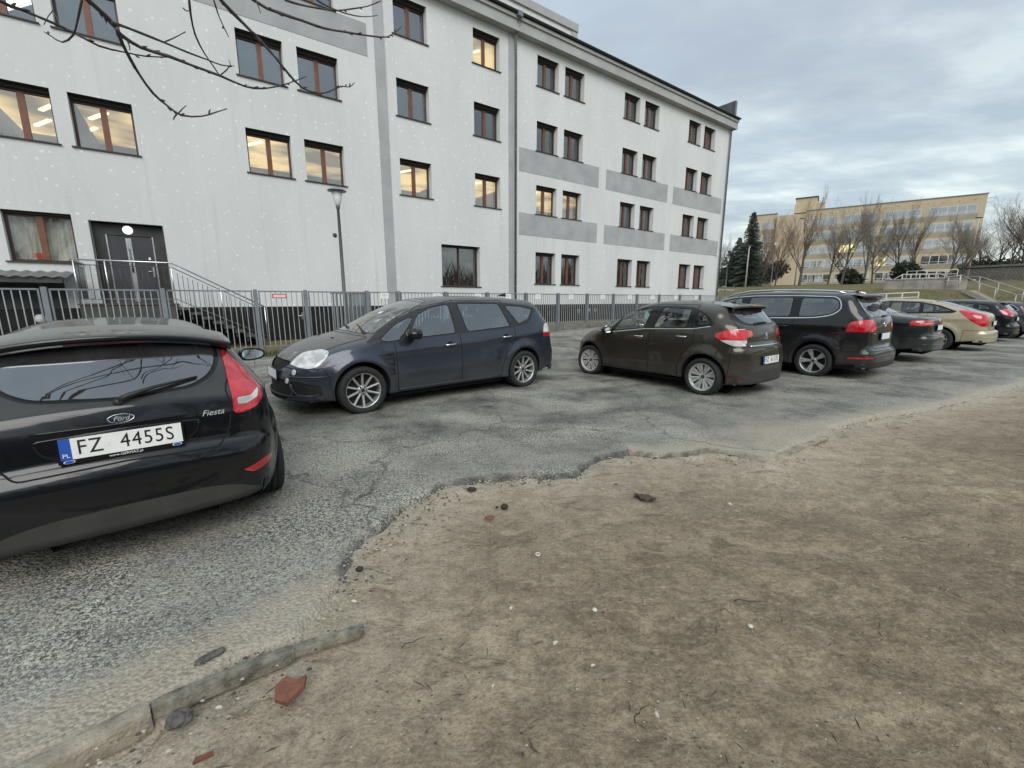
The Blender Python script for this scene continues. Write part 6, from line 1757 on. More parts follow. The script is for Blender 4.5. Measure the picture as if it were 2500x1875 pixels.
# windows
cache = {}
ER = {(7.72, 1): 2.0, (11.42, 1): 1.6, (11.42, 3): 1.6, (15.15, 1): 4.6, (17.02, 1): None, (2.12, 1): 3.2, (4.0, 1): None}
def window(a, b, c, d, kind, litw):
    w, h = round(b - a, 2), round(d - c, 2)
    er = ER.get((a, 1 if c < 6.5 else 3 if c > 11 else 2), .35) if litw else .35
    key = (w, h, kind, litw, er)
    if key not in cache:
        cb_ = {'curtain': .06, 'big': .03}.get(kind, .10)
        f = MB(); t = .065
        y0, y1 = (.29, .37) if kind != 'curtain' else (.20, .28)
        yp = y0 + .045
        f.box(0, t, y0, y1, 0, h - cb_).box(w - t, w, y0, y1, 0, h - cb_).box(t, w - t, y0, y1, 0, t).box(t, w - t, y0, y1, h - cb_ - t, h - cb_)
        mu = MB(); mw = .15 if kind != 'big' else .07
        mu.box(w / 2 - mw / 2, w / 2 + mw / 2, y0 - .014, y1 - .01, t - .01, h - cb_ - t + .01)
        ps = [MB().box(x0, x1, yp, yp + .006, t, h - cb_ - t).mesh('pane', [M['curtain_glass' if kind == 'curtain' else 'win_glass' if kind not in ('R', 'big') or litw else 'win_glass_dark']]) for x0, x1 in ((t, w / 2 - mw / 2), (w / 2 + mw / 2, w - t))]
        sb = MB().box(.002, w - .002, y0 - .10, y1 + .012, h - cb_, h - .001)
        si = MB().box(-.09, w + .06, -.055, .0, -.035, -.003).box(.002, w - .002, .0, y0 - .001, -.03, .004)
        r = MB(); D_ = 5.6; e = .35; zt = h + .12; zb = -.75
        f_ = er or .35
        r.add([(-e, .43, zb), (w + f_, .43, zb), (w + f_, D_, zb), (-e, D_, zb)], [(0, 1, 2, 3)], 0)
        r.add([(-e, .43, zt), (w + f_, .43, zt), (w + f_, D_, zt), (-e, D_, zt)], [(0, 1, 2, 3)], 1)
        r.add([(-e, D_, zb), (w + f_, D_, zb), (w + f_, D_, zt), (-e, D_, zt)], [(0, 1, 2, 3)], 0)
        r.add([(-e, .43, zb), (-e, D_, zb), (-e, D_, zt), (-e, .43, zt)], [(0, 1, 2, 3)], 0)
        r.add([(w + f_, .43, zb), (w + f_, D_, zb), (w + f_, D_, zt), (w + f_, .43, zt)], [(0, 1, 2, 3)], 0)
        rm = r.mesh('room', [M['room' if litw or kind == 'L' else 'room_dark'], M['ceiling_glow'] if litw else M['room' if kind == 'L' else 'room_dark']])
        cache[key] = (f.mesh('window', [M['frame_dark']]), mu.mesh('mullion', [M['frame_brown' if kind in ('L', 'curtain') else 'frame_dark' if kind == 'big' else 'frame_brown']]), ps, sb.mesh('shutter_box', [M['shutter']]), si.mesh('sill', [M['sill']]), rm)
    f, mu, ps, sb, si, rm = cache[key]
    o = inst('window', f, bld, (a, 0, c))
    inst('mullion', mu, o)
    for p in ps: inst('pane', p, o)
    inst('shutter_box', sb, o); inst('sill', si, o)
    if er is not None: inst('room', rm, o)
    if litw and er is not None:
        k = cache.setdefault('tube', MB().box(-.06, .06, -.55, .55, -.05, 0).mesh('ceiling_light', [M['lit_tube']]))
        x = w * (.72 if a > 3.9 or a < -3 else .30)
        inst('ceiling_light', k, o, (x, 2.0, h + .10), (0, 0, .5)); inst('ceiling_light', k, o, (x - .5, 3.9, h + .10), (0, 0, .5))
    if kind == 'curtain':
        vs = [(.02 + (w - .04) * i / 60, .40 + .018 * math.sin(i * 1.15) + .010 * math.sin(i * .37), z) for i in range(61) for z in (.03, h - .12)]
        k = cache.setdefault(('cur', w), mesh_from(vs, [(2 * i, 2 * i + 2, 2 * i + 3, 2 * i + 1) for i in range(60)], 'curtain', [M['curtain']], None, True))
        inst('curtain', k, o)
    elif litw: pass
    elif kind == 'R' and int(a * 7 + c * 3) % 2 == 0:
        k = cache.setdefault(('bl', w, h), MB().box(.06, w * .44, .40, .405, .05, h - .2).mesh('blind', [M['curtain']]))
        inst('blind', k, o)
    elif kind == 'R':
        k = cache.setdefault(('bl2', w, h), mesh_from([(w * .5 + (w * .45) * i / 20, .41 + .02 * (i % 2), z) for i in range(21) for z in (.05, h - .2)], [(2 * i, 2 * i + 2, 2 * i + 3, 2 * i + 1) for i in range(20)], 'drape', [simple('brown_drape', (.10, .075, .06), .9)], None, False))
        inst('drape', k, o)
    return o
for wdef in WIN:
    wo_ = window(*wdef)
    if wdef[4] == 'curtain' and wdef[0] > -5:
        MB().box(.42, .62, .262, .267, .12, .26, 0).box(.38, .66, .263, .269, .10, .135, 0).obj('red_notice', simple('red_orange_notice', (.75, .12, .07), .6), wo_)
    if wdef[4] == 'big':
        for x in (.55, .95, 1.55): MB().lathe([(0, 0), (.07, 0), (.085, .13), (.07, .12)], 16, 0, 'z', (x, .46, .03)).obj('flower_pot', M['bone'], wo_)
# door in its dark surround
a, b, c, d = DOOR
mb = MB().box(a, a + .30, .27, .29, c, d).box(b - .30, b, .27, .29, c, d).box(a + .30, b - .30, .27, .29, d - .34, d)
mb.box(a - .02, a + .0, -.012, .27, c, d + .02).box(b, b + .02, -.012, .27, c, d + .02).box(a, b, -.012, .27, d, d + .02)
M['surround'] = simple('dark_granite_surround', (.040, .038, .035), .35, 0, .5, 2)
M['door'] = simple('dark_grey_door', (.040, .042, .050), .4, 0, .1, 2)
M['steel'] = simple('bright_steel', (.62, .63, .64), .25, .9, .1, 3)
mb.obj('door_surround', M['surround'], bld)
da, db = a + .32, b - .32
dr = MB().box(da, db, .28, .33, c, d - .36).obj('door', M['door'], bld)
mb = MB().box(da - .035, da - .002, .25, .30, c, d - .34).box(db + .002, db + .035, .25, .30, c, d - .34)
mb.obj('door_frame', M['steel'], bld)
mc = (da + db) / 2 - .05
MB().box(mc - .07, mc + .07, .262, .279, c + .08, d - .42).obj('steel_strip', M['steel'], dr)
MB().box(mc - .028, mc + .028, .256, .261, c + 1.0, c + 1.75).obj('door_glass', M['win_glass_dark'], dr)
MB().tube([(db - .08, .27, c + 1.05), (db - .08, .20, c + 1.05), (db - .22, .20, c + 1.05)], .013, 8).obj('door_handle', M['steel'], dr)
MB().box(db - .11, db - .05, .262, .279, c + .88, c + 1.20).obj('lock_plate', M['steel'], dr)
MB().box(db - .16, db - .10, .262, .279, c + 1.42, c + 1.50).obj('door_notice', M['white_print'], dr)
o = MB().lathe([(0, .10), (.07, .095), (.105, .06), (.115, .0)], 24).lathe([(.115, 0), (.13, .015), (.13, .0)], 24).obj('wall_lamp', [emis('lit_wall_lamp', (1, 1, .97), .75, False)], bld)
o.matrix_local = facing((-1.46, .265, 3.72), (0, -1, 0))
# vent disc and little camera
o = MB().lathe([(0, .03), (.07, .03), (.085, 0)], 20).obj('vent_cap', M['gutter'], bld); o.matrix_local = facing((4.85, -.002, 4.06), (0, -1, 0))
o = MB().box(33.0, 33.12, -.16, -.0, 4.9, 4.98).obj('security_camera', M['white_print'], bld)
# landing, steps and railing
M['step'] = simple('dark_stair_stone', (.055, .052, .048), .7, 0, .3, 3)
M['rail'] = simple('grey_steel_railing', (.17, .18, .185), .45, .3, .15, 3)
M['rail_dark'] = simple('dark_grey_railing', (.06, .062, .065), .5, .3, .15, 3)
st = thing('entrance_steps', 'dark stone steps with landing climbing to the black entrance door, steel handrail', 'steps', sm(0, MF), ROT_UM)
MB().box(-2.62, -.45, -1.55, -.012, -.2, 1.38).obj('landing', M['step'], st)
MB().box(-2.66, -.42, -1.58, -.012, 1.38, 1.42).obj('landing_slab', M['step'], st)
tread = MB().box(0, .31, -1.5, -.012, -.05, 0).mesh('step', [M['step']])
for i in range(8):
    inst('step', tread, st, (-.44 + i * .29, 0, 1.42 - (i + 1) * .155))
    MB().box(-.40 + i * .29, -.36 + i * .29, -1.45, -.012, 1.22 - (i + 1) * .155, 1.37 - (i + 1) * .155).obj('riser', M['rail_dark'], st)
rl = thing('stair_railing', 'steel railing with thin bars round the landing and down the entrance steps', 'railing', sm(0, MF - 1.5), ROT_UM)
top = [(-2.6, 1.45, 2.62), (-2.6, 0, 2.64), (-.42, 0, 2.64), (1.95, 0, 1.30)]
MB().tube(top, .024, 10).obj('handrail', M['steel'], rl)
MB().tube([(-2.6, 0, 1.55), (-.42, 0, 1.55), (1.95, 0, .28)], .014, 8).obj('lower_rail', M['rail'], rl)
MB().tube([(-2.6, 0, 2.50), (-.42, 0, 2.50), (1.95, 0, 1.17)], .012, 8).obj('upper_rail', M['rail_dark'], rl)
bar = MB().tube([(0, 0, 0), (0, 0, .96)], .008, 6).mesh('bar', [M['rail_dark']])
for i in range(17): inst('bar', bar, rl, (-2.52 + i * .125, 0, 1.55))
for i in range(19):
    x = -.32 + i * .12; inst('bar', bar, rl, (x, 0, 1.50 - (x + .42) * .536), (0, 0, 0), (1, 1, .93))
for i in range(10): inst('bar', bar, rl, (-2.6, .13 + i * .13, 1.55))
post = MB().tube([(0, 0, 0), (0, 0, 1.0)], .020, 8).mesh('post', [M['steel']])
for x, z, h in ((-2.6, 1.42, 1.2), (-.45, 1.42, 1.2), (-1.95, 1.42, 1.2), (1.95, 0, 1.3), (.75, .7, 1.25)): inst('post', post, rl, (x, 0, z), (0, 0, 0), (1, 1, h))
# lean-to canopy over the cellar entrance, left
cn = thing('canopy', 'corrugated lean to canopy over a dark cellar entrance below the curtained window', 'canopy', sm(0, MF), ROT_UM)
n = 90; vs, fs = [], []
for i in range(n + 1):
    s_ = -7.2 + 4.35 * i / n; w_ = .022 * math.sin(i * 1.1)
    vs += [(s_, -.01, 2.36 + w_), (s_, -1.15, 2.16 + w_)]
    if i: fs.append((2 * i - 2, 2 * i - 1, 2 * i + 1, 2 * i))
link(bpy.data.objects.new('corrugated_sheet', mesh_from(vs, fs, 'corrugated_sheet', [simple('weathered_roof_sheet', (.16, .16, .155), .8)], None, True)), cn)
MB().box(-7.1, -2.95, -1.08, -1.0, 2.0, 2.13).obj('beam', M['rail_dark'], cn)
for s_ in (-6.9, -5.2, -3.5): MB().box(s_, s_ + .08, -1.05, -.0, 1.98, 2.08).tube([(s_ + .04, -.02, 1.6), (s_ + .04, -.9, 2.0)], .03, 6).obj('bracket', M['rail_dark'], cn)
MB().box(-6.9, -3.1, -.012, -.002, 1.285, 2.12).obj('void_shade_panel', M['gutter'], cn)  # dark sheet on the wall standing in for the shaded void under the canopy

# ------------------------------------------------------------------ fence
MFN = 13.14
M['fence'] = simple('galvanised_fence_paint', (.20, .225, .245), .5, .3, .15, 3)
M['fence_bar'] = simple('light_grey_fence_bars', (.34, .355, .35), .5, .2, .15, 3)
fence = thing('metal_fence', 'grey steel bar fence with square posts along the pavement in front of the white building', 'fence', sm(0, MFN), ROT_UM)
def fbase(s): return .27 + .30 * min(1, max(0, (s - 1.2) / 10))
barm = MB().box(-.009, .009, -.009, .009, 0, 1).mesh('bar', [M['fence_bar']])
postm = MB().box(-.045, .045, -.045, .045, 0, 1).mesh('post', [M['fence']])
bays = [(-6.3, -4.4), (-4.4, -2.5), (-2.5, -.57), (-.57, 1.31), (1.31, 2.51), (2.51, 4.2), (4.2, 5.18), (5.18, 6.82), (6.82, 8.46), (8.46, 10.2), (10.2, 11.83), (11.83, 13.48), (13.48, 15.13), (15.13, 16.77), (16.77, 18.46), (18.46, 20.2), (20.2, 22.05), (22.05, 24.1), (24.1, 25.9), (25.9, 27.7)]
nbar = 0
gate = thing('fence_gate', 'narrow gate in the grey fence with a lever handle and a red bordered sign', 'gate', sm(0, MFN), ROT_UM)
for i, (a, b) in enumerate(bays):
    zt = 1.765; zb = fbase((a + b) / 2) ; isg = abs(a - 1.31) < .01
    par = gate if isg else fence
    p0 = sm(a, MFN)
    inst('post', postm, fence, (a, 0, tz(p0.x, p0.y) - .02), (0, 0, 0), (1, 1, zt + .03 - tz(p0.x, p0.y) + .02))
    g = .10
    MB().box(a + .075, b - .075, -.02, .02, zt - .035, zt).box(a + .075, b - .075, -.02, .02, zb, zb + .03).obj('rail', M['fence'], par)
    for xu in (a + .07, b - .10): MB().box(xu, xu + .03, -.02, .02, zb, zt).obj('panel_upright', M['fence'], par)
    MB().tube([(a + .03, 0, zt - .2), (a + .08, 0, zt - .2)], .012, 6).tube([(a + .03, 0, zb + .2), (a + .08, 0, zb + .2)], .012, 6).obj('hinge', M['fence'], par)
    nb_ = int(round((b - a - .2) / (.118 if a < 4 else .108)))
    for k in range(1, nb_):
        x = a + .10 + (b - a - .2) * k / nb_
        if nbar < 299 or isg:
            inst('bar', barm, par, (x, 0, zb + .02), (0, 0, 0), (1, 1, zt - zb - .04)); nbar += 0 if isg else 1
# low concrete footing on the right half
fw = tag(empty('footing_wall', sm(0, MFN), ROT_UM), 'low mossy concrete footing wall under the right half of the grey fence', 'wall')
for i in range(19):
    a = 4.2 + i * 1.3; z1 = fbase(a + .6) - .03; p = sm(a, MFN); z0 = tz(p.x, p.y) - .1
    MB().box(a, a + 1.294, -.09, .09, z0, z1 + .002 * (i % 3), 0, None, .01).obj('footing_block', M['kerb_dark'], fw)
# gate lever
MB().box(2.36, 2.42, -.035, .035, 1.0, 1.18).tube([(2.39, -.03, 1.10), (2.39, -.07, 1.10), (2.27, -.07, 1.10)], .012, 8).obj('gate_handle', M['steel'], gate)
# enclosure of dense slats round the lamp
en = thing('slatted_screen', 'short return of the fence with dense vertical slats beside the lamp post', 'fence', sm(4.16, MFN), ROT_UM)
slat = MB().box(-.006, .006, -.028, .028, .28, 1.74).mesh('slat', [M['fence']])
for k in range(13): inst('slat', slat, en, (0, .10 + k * .115, 0))
MB().box(-.02, .02, .0, 1.55, 1.72, 1.76).box(-.02, .02, .0, 1.55, .25, .29).obj('rail', M['fence'], en)
inst('post', postm, en, (0, 1.58, 0), (0, 0, 0), (1, 1, 1.79))
MB().box(-.62, 0, 1.54, 1.60, .25, .29).box(-.62, 0, 1.54, 1.60, 1.72, 1.76).obj('end_rail', M['fence'], en)
for k in range(5): inst('slat', slat, en, (-.1 - k * .11, 1.57, 0), (0, 0, PI / 2))
# signs on the fence
rs = MB().box(-.17, .17, -.006, .0, -.055, .055).obj('warning_sign', simple('red_sign_paint', (.55, .02, .04), .5)); rs.matrix_world = Matrix.Translation(sm(1.86, MFN - .03, 1.63)) @ Matrix.Rotation(ROT_UM, 4, 'Z')
tag(rs, 'small red bordered sign with white letters on the fence gate', 'sign')
MB().box(-.145, .145, -.010, -.0065, -.032, .032).obj('sign_face', M['white_print'], rs)
text_obj('NIE ZASTAWIAĆ', .036, simple('red_letters', (.6, .02, .03), .5), rs, facing((0, -.0115, 0), (0, -1, 0)), sx=1.0)
k = 0
for s_ in (4.72, 6.48, 8.05, 9.35, 10.75, 12.5, 14.4, 16.2, 17.9, 19.8, 21.6):
    sg = MB().box(-.13, .13, -.005, 0, -.085, .085).obj('parking_sign', M['white_print'])
    sg.matrix_world = Matrix.Translation(sm(s_, MFN - .03, 1.655)) @ Matrix.Rotation(ROT_UM, 4, 'Z')
    tag(sg, 'small white sign board on the grey fence, %s of the eleven from the left' % ['first', 'second', 'third', 'fourth', 'fifth', 'sixth', 'seventh', 'eighth', 'ninth', 'tenth', 'last'][k], 'sign', 'white sign boards on the fence'); k += 1
    lm = cache.setdefault('signlines', MB().box(-.08, .08, -.0065, -.0055, .03, .048).box(-.09, .09, -.0065, -.0055, -.01, .006).box(-.05, .05, -.0065, -.0055, -.05, -.034).mesh('lines', [simple('grey_print', (.45, .45, .46), .6)]))
    inst('printed_lines', lm, sg)
# faded characters on the plinth behind the fence
for ch, s_, z in (('D', 13.55 + 5.0, 1.02), ('K', 19.45, 1.06), ('O', 19.95, 1.06)):
    o = text_obj(ch, .30, simple('faded_white_paint', (.42, .42, .42), .8), bld, facing((s_ - .0, .018, z - .15), (0, -1, 0)), name='painted_letter')
# round white lamps on the plinth at the left
o = MB().lathe([(0, .08), (.09, .07), (.13, 0)], 20).obj('bulkhead_lamp', M['white_print'], bld); o.matrix_local = facing((-3.75, .018, .98), (0, -1, 0))

# ------------------------------------------------------------------ lamp posts
def lamp_post(loc, label, h=4.67, rz=0.0, sc_=1.0):
    r = thing('street_lamp', label, 'street lamp', loc, rz, 'post top lamps')
    MB().lathe([(.075, 0), (.075, .9), (.055, .95), (.050, 2.6), (.038, h - .55), (.052, h - .54), (.060, h - .46), (.045, h - .42)], 16).obj('post', simple('grey_lamp_post', (.13, .135, .14), .5, .2), r)
    gl_ = MB().lathe([(.060, h - .44), (.085, h - .40), (.155, h - .05), (.150, h - .05), (.080, h - .40)], 24).obj('lantern', M['lantern'], r)
    MB().lathe([(.03, h - .44), (.035, h - .2), (0, h - .18)], 12).obj('bulb', M['white_print'], gl_)
    MB().lathe([(0, h + .045), (.08, h + .04), (.22, h - .005), (.265, h - .035), (.262, h - .05), (.15, h - .045), (0, h - .045)], 28).obj('lamp_shade', simple('grey_lamp_shade', (.20, .21, .21), .5, .2), r)
    return r
t = MT('frosted_lantern'); M['lantern'] = t.done(t.bsdf((.80, .82, .82), .35, 0, None, Alpha=.75))
lamp_post(sm(3.74, 13.85), 'post top street lamp with disc shade behind the fence in front of the white wall', 4.69)

# ------------------------------------------------------------------ trees
def bare_tree_mesh(seed, H=8.0, spread=.55, levels=5, trunk_r=.14, fork=.25, nseg=4, up=.25, minr=.006, kids=(3, 4)):
    """returns two mesh builders: trunk with main limbs, and the finer branches"""
    R_ = random.Random(seed); T_ = MB(); B_ = MB()
    def grow(p, d, L, r, lev):
        n = nseg if lev < 3 else 3
        pts, rad = [p], [r]; q = p.copy(); dd = d.copy()
        for i in range(n):
            dd = (dd + Vector((R_.gauss(0, .08), R_.gauss(0, .08), R_.gauss(0, .06) + up * .16 * lev))).normalized()
            q = q + dd * L / n; pts.append(q.copy()); rad.append(r * (1 - .5 * (i + 1) / n))
        (T_ if lev < 2 else B_).tube(pts, rad, 8 if lev == 0 else 5 if lev == 1 else 3, 0, False)
        if lev >= levels: return
        k = R_.randint(*kids) + (5 if lev == 0 else 0)
        for j in range(k):
            t = fork + (1 - fork) * (j + R_.random() * .8) / k
            t = min(t, .98); f = t * n; i = min(n - 1, int(f)); b = pts[i].lerp(pts[i + 1], f - i)
            a = R_.random() * 2 * PI; ax = Vector((math.cos(a), math.sin(a), 0))
            side = (ax - dd * ax.dot(dd)).normalized(); sp_ = spread * (.7 + .6 * R_.random())
            nd = (dd * math.cos(sp_) + side * math.sin(sp_) + Vector((0, 0, up * .3))).normalized()
            grow(b, nd, L * (.50 + .22 * R_.random()) * (1.05 - .25 * t), max(minr, rad[i] * .55), lev + 1)
        if lev > 0: grow(q, dd, L * .6, max(minr, rad[-1]), lev + 1)
    grow(Vector((0, 0, 0)), Vector((R_.gauss(0, .03), R_.gauss(0, .03), 1)).normalized(), H * .62, trunk_r, 0)
    return T_, B_
M['twigs'] = simple('fine_branches', (.22, .19, .155), .9, 0, .3, 2)
M['twigs_red'] = simple('reddish_twigs', (.27, .19, .135), .9, 0, .3, 2)
tree_cache = {}
def bare_tree(variant, loc, label, scale=1.0, rz=0.0, reddish=False, sx=1.0, group='bare trees', **kw):
    key = (variant, reddish)
    if key not in tree_cache:
        T_, B_ = bare_tree_mesh(variant, **kw)
        tree_cache[key] = (T_.mesh('trunk', [M['bark_grey']]), B_.mesh('crown', [M['twigs_red' if reddish else 'twigs']]))
    r = thing('bare_tree', label, 'tree', loc, rz, group)
    inst('trunk', tree_cache[key][0], r, (0, 0, 0), (0, 0, 0), (scale * sx, scale * sx, scale)); inst('crown', tree_cache[key][1], r, (0, 0, 0), (0, 0, 0), (scale * sx, scale * sx, scale))
    return r
def ground_at(px, depth):
    fw = F_PX * CP; q = at(px, 735, depth); return Vector((q.x, q.y, tz(q.x, q.y)))
def T5(cx, depth): return ground_at(1740 + cx / 2.91, depth)
bare_tree(11, T5(600, 62), 'bare tree with a fan of upright branches before the blank beige tower', 1.12, .3, True, H=8.6, spread=.50, levels=5, trunk_r=.16, fork=.22, minr=.0055)
bare_tree(12, T5(430, 66), 'bushy reddish bare tree left of the fan shaped tree', 1.0, 1.3, True, .9, H=8, spread=.50, levels=5, trunk_r=.12, fork=.2, minr=.0055)
bare_tree(12, T5(330, 72), 'reddish bare tree next to the spruce', 1.15, 2.3, True, .9)
bare_tree(11, T5(260, 78), 'slim reddish tree rising behind the spruce foot', 1.05, 3.3, True, .8)
bare_tree(13, T5(800, 60), 'bare tree in front of the left window bands of the beige block', .92, 1.0, False, H=8.4, spread=.48, levels=5, trunk_r=.13, fork=.2, minr=.0055)
bare_tree(14, T5(895, 58), 'wide spreading bare tree before the middle of the beige block', 1.02, .5, False, H=9.0, spread=.62, levels=5, trunk_r=.15, fork=.2, minr=.0055)
bare_tree(13, T5(1050, 60), 'tall bare tree in the middle of the beige block', 1.12, 2.5)
bare_tree(14, T5(1110, 63), 'bare tree close to the lit office windows', .95, 3.5, False, .9)
bare_tree(13, T5(1290, 61), 'bare tree right of the lit office windows', 1.02, 4.5)
bare_tree(14, T5(1390, 60), 'thin bare tree left of the white railing', .95, 5.5, False, .8)
bare_tree(13, T5(1640, 56), 'bare tree behind the white railing', .80, 1.5, False, 1.1)
bare_tree(14, T5(1730, 57), 'low bare tree at the right end of the beige block', .78, 2.2, False, 1.2)
bare_tree(13, T5(1850, 70), 'tangled bare tree just right of the beige block', .85, 3.0, False, 1.2)
bare_tree(14, T5(1960, 72), 'dark bare tree standing clear against the sky', 1.0, .2, False, 1.1)
bare_tree(13, T5(2040, 66), 'tall bare tree over the footbridge', 1.02, 1.1, False, 1.1)
bare_tree(14, T5(2180, 62), 'bare tree at the right edge of the picture', 1.18, 4.1, False, 1.1)
bare_tree(13, T5(2330, 60), 'bare tree beyond the right edge, its twigs reaching into view', 1.25, 5.1, False, 1.1)
bare_tree(11, T5(40, 85), 'pale bare tree close to the corner of the white building', .9, .8, False, .7, group='bare trees')
bare_tree(12, T5(110, 80), 'thin bare tree between the building corner and the spruce', .85, 2.8, False, .7)

# spruce
def spruce(loc, H, label, seed=3):
    R_ = random.Random(seed); r = thing('spruce_tree', label, 'tree', loc, 0)
    MB().tube([(0, 0, 0), (0, 0, H)], [.16, .02], 8).obj('trunk', M['bark'], r)
    vs, fs = [], []; z = .8
    while z < H - .1:
        k = (1 - z / H); L = 2.7 * k**.85 + .12; nb = int(9 + 5 * k)
        for j in range(nb):
            a = R_.random() * 6.28; l = L * (.7 + .5 * R_.random()); ca, sa = math.cos(a), math.sin(a); dr = .25 + .25 * R_.random()
            nn = max(3, int(l / .16))
            for q in range(nn):
                t = (q + .5) / nn; w = .42 * (1 - t * .6) * min(1, l); cx, cy, cz = ca * l * t, sa * l * t, z - dr * l * t + .12 * l * t * t
                for sd in (1, -1):
                    b = len(vs); e = w * (.6 + .6 * R_.random())
                    vs += [(cx, cy, cz + .03), (cx + ca * .16, cy + sa * .16, cz), (cx - sa * e * sd + ca * .12, cy + ca * e * sd + sa * .12, cz - .16 - .12 * R_.random())]
                    fs.append((b, b + 1, b + 2))
        z += .17 + .10 * k
    t = MT('spruce_needles'); c = t.mix(t.ramp(t.noise(t.coord('Object'), 2.2, 4), [(.35, 0.0), (.65, 1.0)]), (.028, .040, .030), (.065, .080, .058))
    m = t.done(t.bsdf(c, .85))
    link(bpy.data.objects.new('crown', mesh_from(vs, fs, 'crown', [m])), r)
spruce(T5(232, 70) , 11.4, 'tall dark spruce at the left end of the beige block')
spruce(T5(150, 74) , 8.0, 'smaller spruce left of the tall one', 5)
spruce(T5(95, 78) , 6.4, 'small dark spruce close to the corner of the white building', 8)
# evergreen shrub mass behind the trees
def bush_mass(name, pts, matn, seed, n, label=None):
    R_ = random.Random(seed); vs, fs = [], []
    for i in range(n):
        c, rad = R_.choice(pts); d = Vector((R_.gauss(0, 1), R_.gauss(0, 1), R_.gauss(0, 1))).normalized() * rad * R_.random()**.4
        p = c + Vector((d.x, d.y, max(d.z, -rad * .5))); s_ = .10 + .16 * R_.random(); b = len(vs)
        for k in range(3): vs.append(p + Vector((R_.gauss(0, s_), R_.gauss(0, s_), R_.gauss(0, s_))))
        fs.append((b, b + 1, b + 2))
    return link(bpy.data.objects.new(name, mesh_from(vs, fs, name, [M[matn]])))
M['under'] = simple('undergrowth', (.060, .050, .036), .9, 0, .5, 1)
M['under_green'] = simple('dark_evergreen_leaves', (.030, .038, .022), .9, 0, .5, 1)
pts = []
for i in range(16):
    q = T5(70 + i * 25, 82 + 3 * (i % 3)); pts.append((q + Vector((0, 0, 1.6 + (i % 4) * .5)), 1.7))
for i in range(16):
    q = T5(1760 + i * 45, 70 + 3 * (i % 2)); pts.append((q + Vector((0, 0, 1.0 + (i % 3) * .4)), 1.7))
tag(bush_mass('undergrowth', pts, 'under', 3, 17000), kind='stuff')
for cx, d, h_, lab in ((1340, 58, 1.5, 'dark evergreen shrub in front of the beige block, left of the railing'), (940, 60, 1.1, 'low round shrub among the bare trees')):
    q = T5(cx, d); o = bush_mass('shrub', [(q + Vector((0, 0, h_ * .8)), h_), (q + Vector((.9, 0, h_ * .5)), h_ * .7)], 'under_green', 7, 2600); tag(o, lab, 'shrub')
# a distant wood closes the view all round (also what windows and paint mirror)
def far_wood():
    R_ = random.Random(5); vs, fs = [], []
    for i in range(2600):
        a = R_.uniform(math.radians(-12), math.radians(282)); d = R_.uniform(60, 120); a0 = PI / 2 + a
        x, y = math.cos(-a + PI / 2) * d, math.sin(-a + PI / 2) * d
        az_ = math.degrees(math.atan2(x, y))
        if 20 < az_ < 62 and d < 150: continue
        if -80 < az_ < 25: continue
        z = tz(x, y); h = R_.uniform(5, 9.5) * d / 90
        for k in range(9):
            b = len(vs); ang = R_.random() * 6.28; l = h * R_.uniform(.25, .6); z0 = z + h * R_.uniform(.1, .6); w = .10 + .05 * R_.random()
            ex, ey = x + math.cos(ang) * l * .5, y + math.sin(ang) * l * .5
            vs += [(x + R_.gauss(0, .3), y, z0), (x + w, y + w, z0), (ex, ey, z0 + l)]; fs.append((b, b + 1, b + 2))
        b = len(vs); vs += [(x - .2, y, z), (x + .2, y, z), (x, y, z + h * .95)]; fs.append((b, b + 1, b + 2))
    o = link(bpy.data.objects.new('distant_wood', mesh_from(vs, fs, 'distant_wood', [M['twigs']]))); tag(o, kind='stuff')
far_wood()
# trees standing behind the photographer: they show in glass and paint, and one reaches overhead
for i, (x, y, v, s_) in enumerate([(-8.5, -6.0, 14, 1.0), (-3.5, -9.5, 13, 1.1), (4.5, -8.0, 14, .95), (10.5, -7.0, 13, 1.05), (16, -5.5, 14, 1.1), (-14, -9, 13, 1.1)]):
    bare_tree(v, (x, y, tz(x, y)), ['bare tree behind the viewer to the left', 'bare tree straight behind the viewer', 'bare tree behind the viewer to the right', 'bare tree beside the earth far to the right', 'bare tree past the end of the earth strip', 'bare tree far behind the black hatchback'][i], s_, i * 1.3, group='trees behind the viewer')
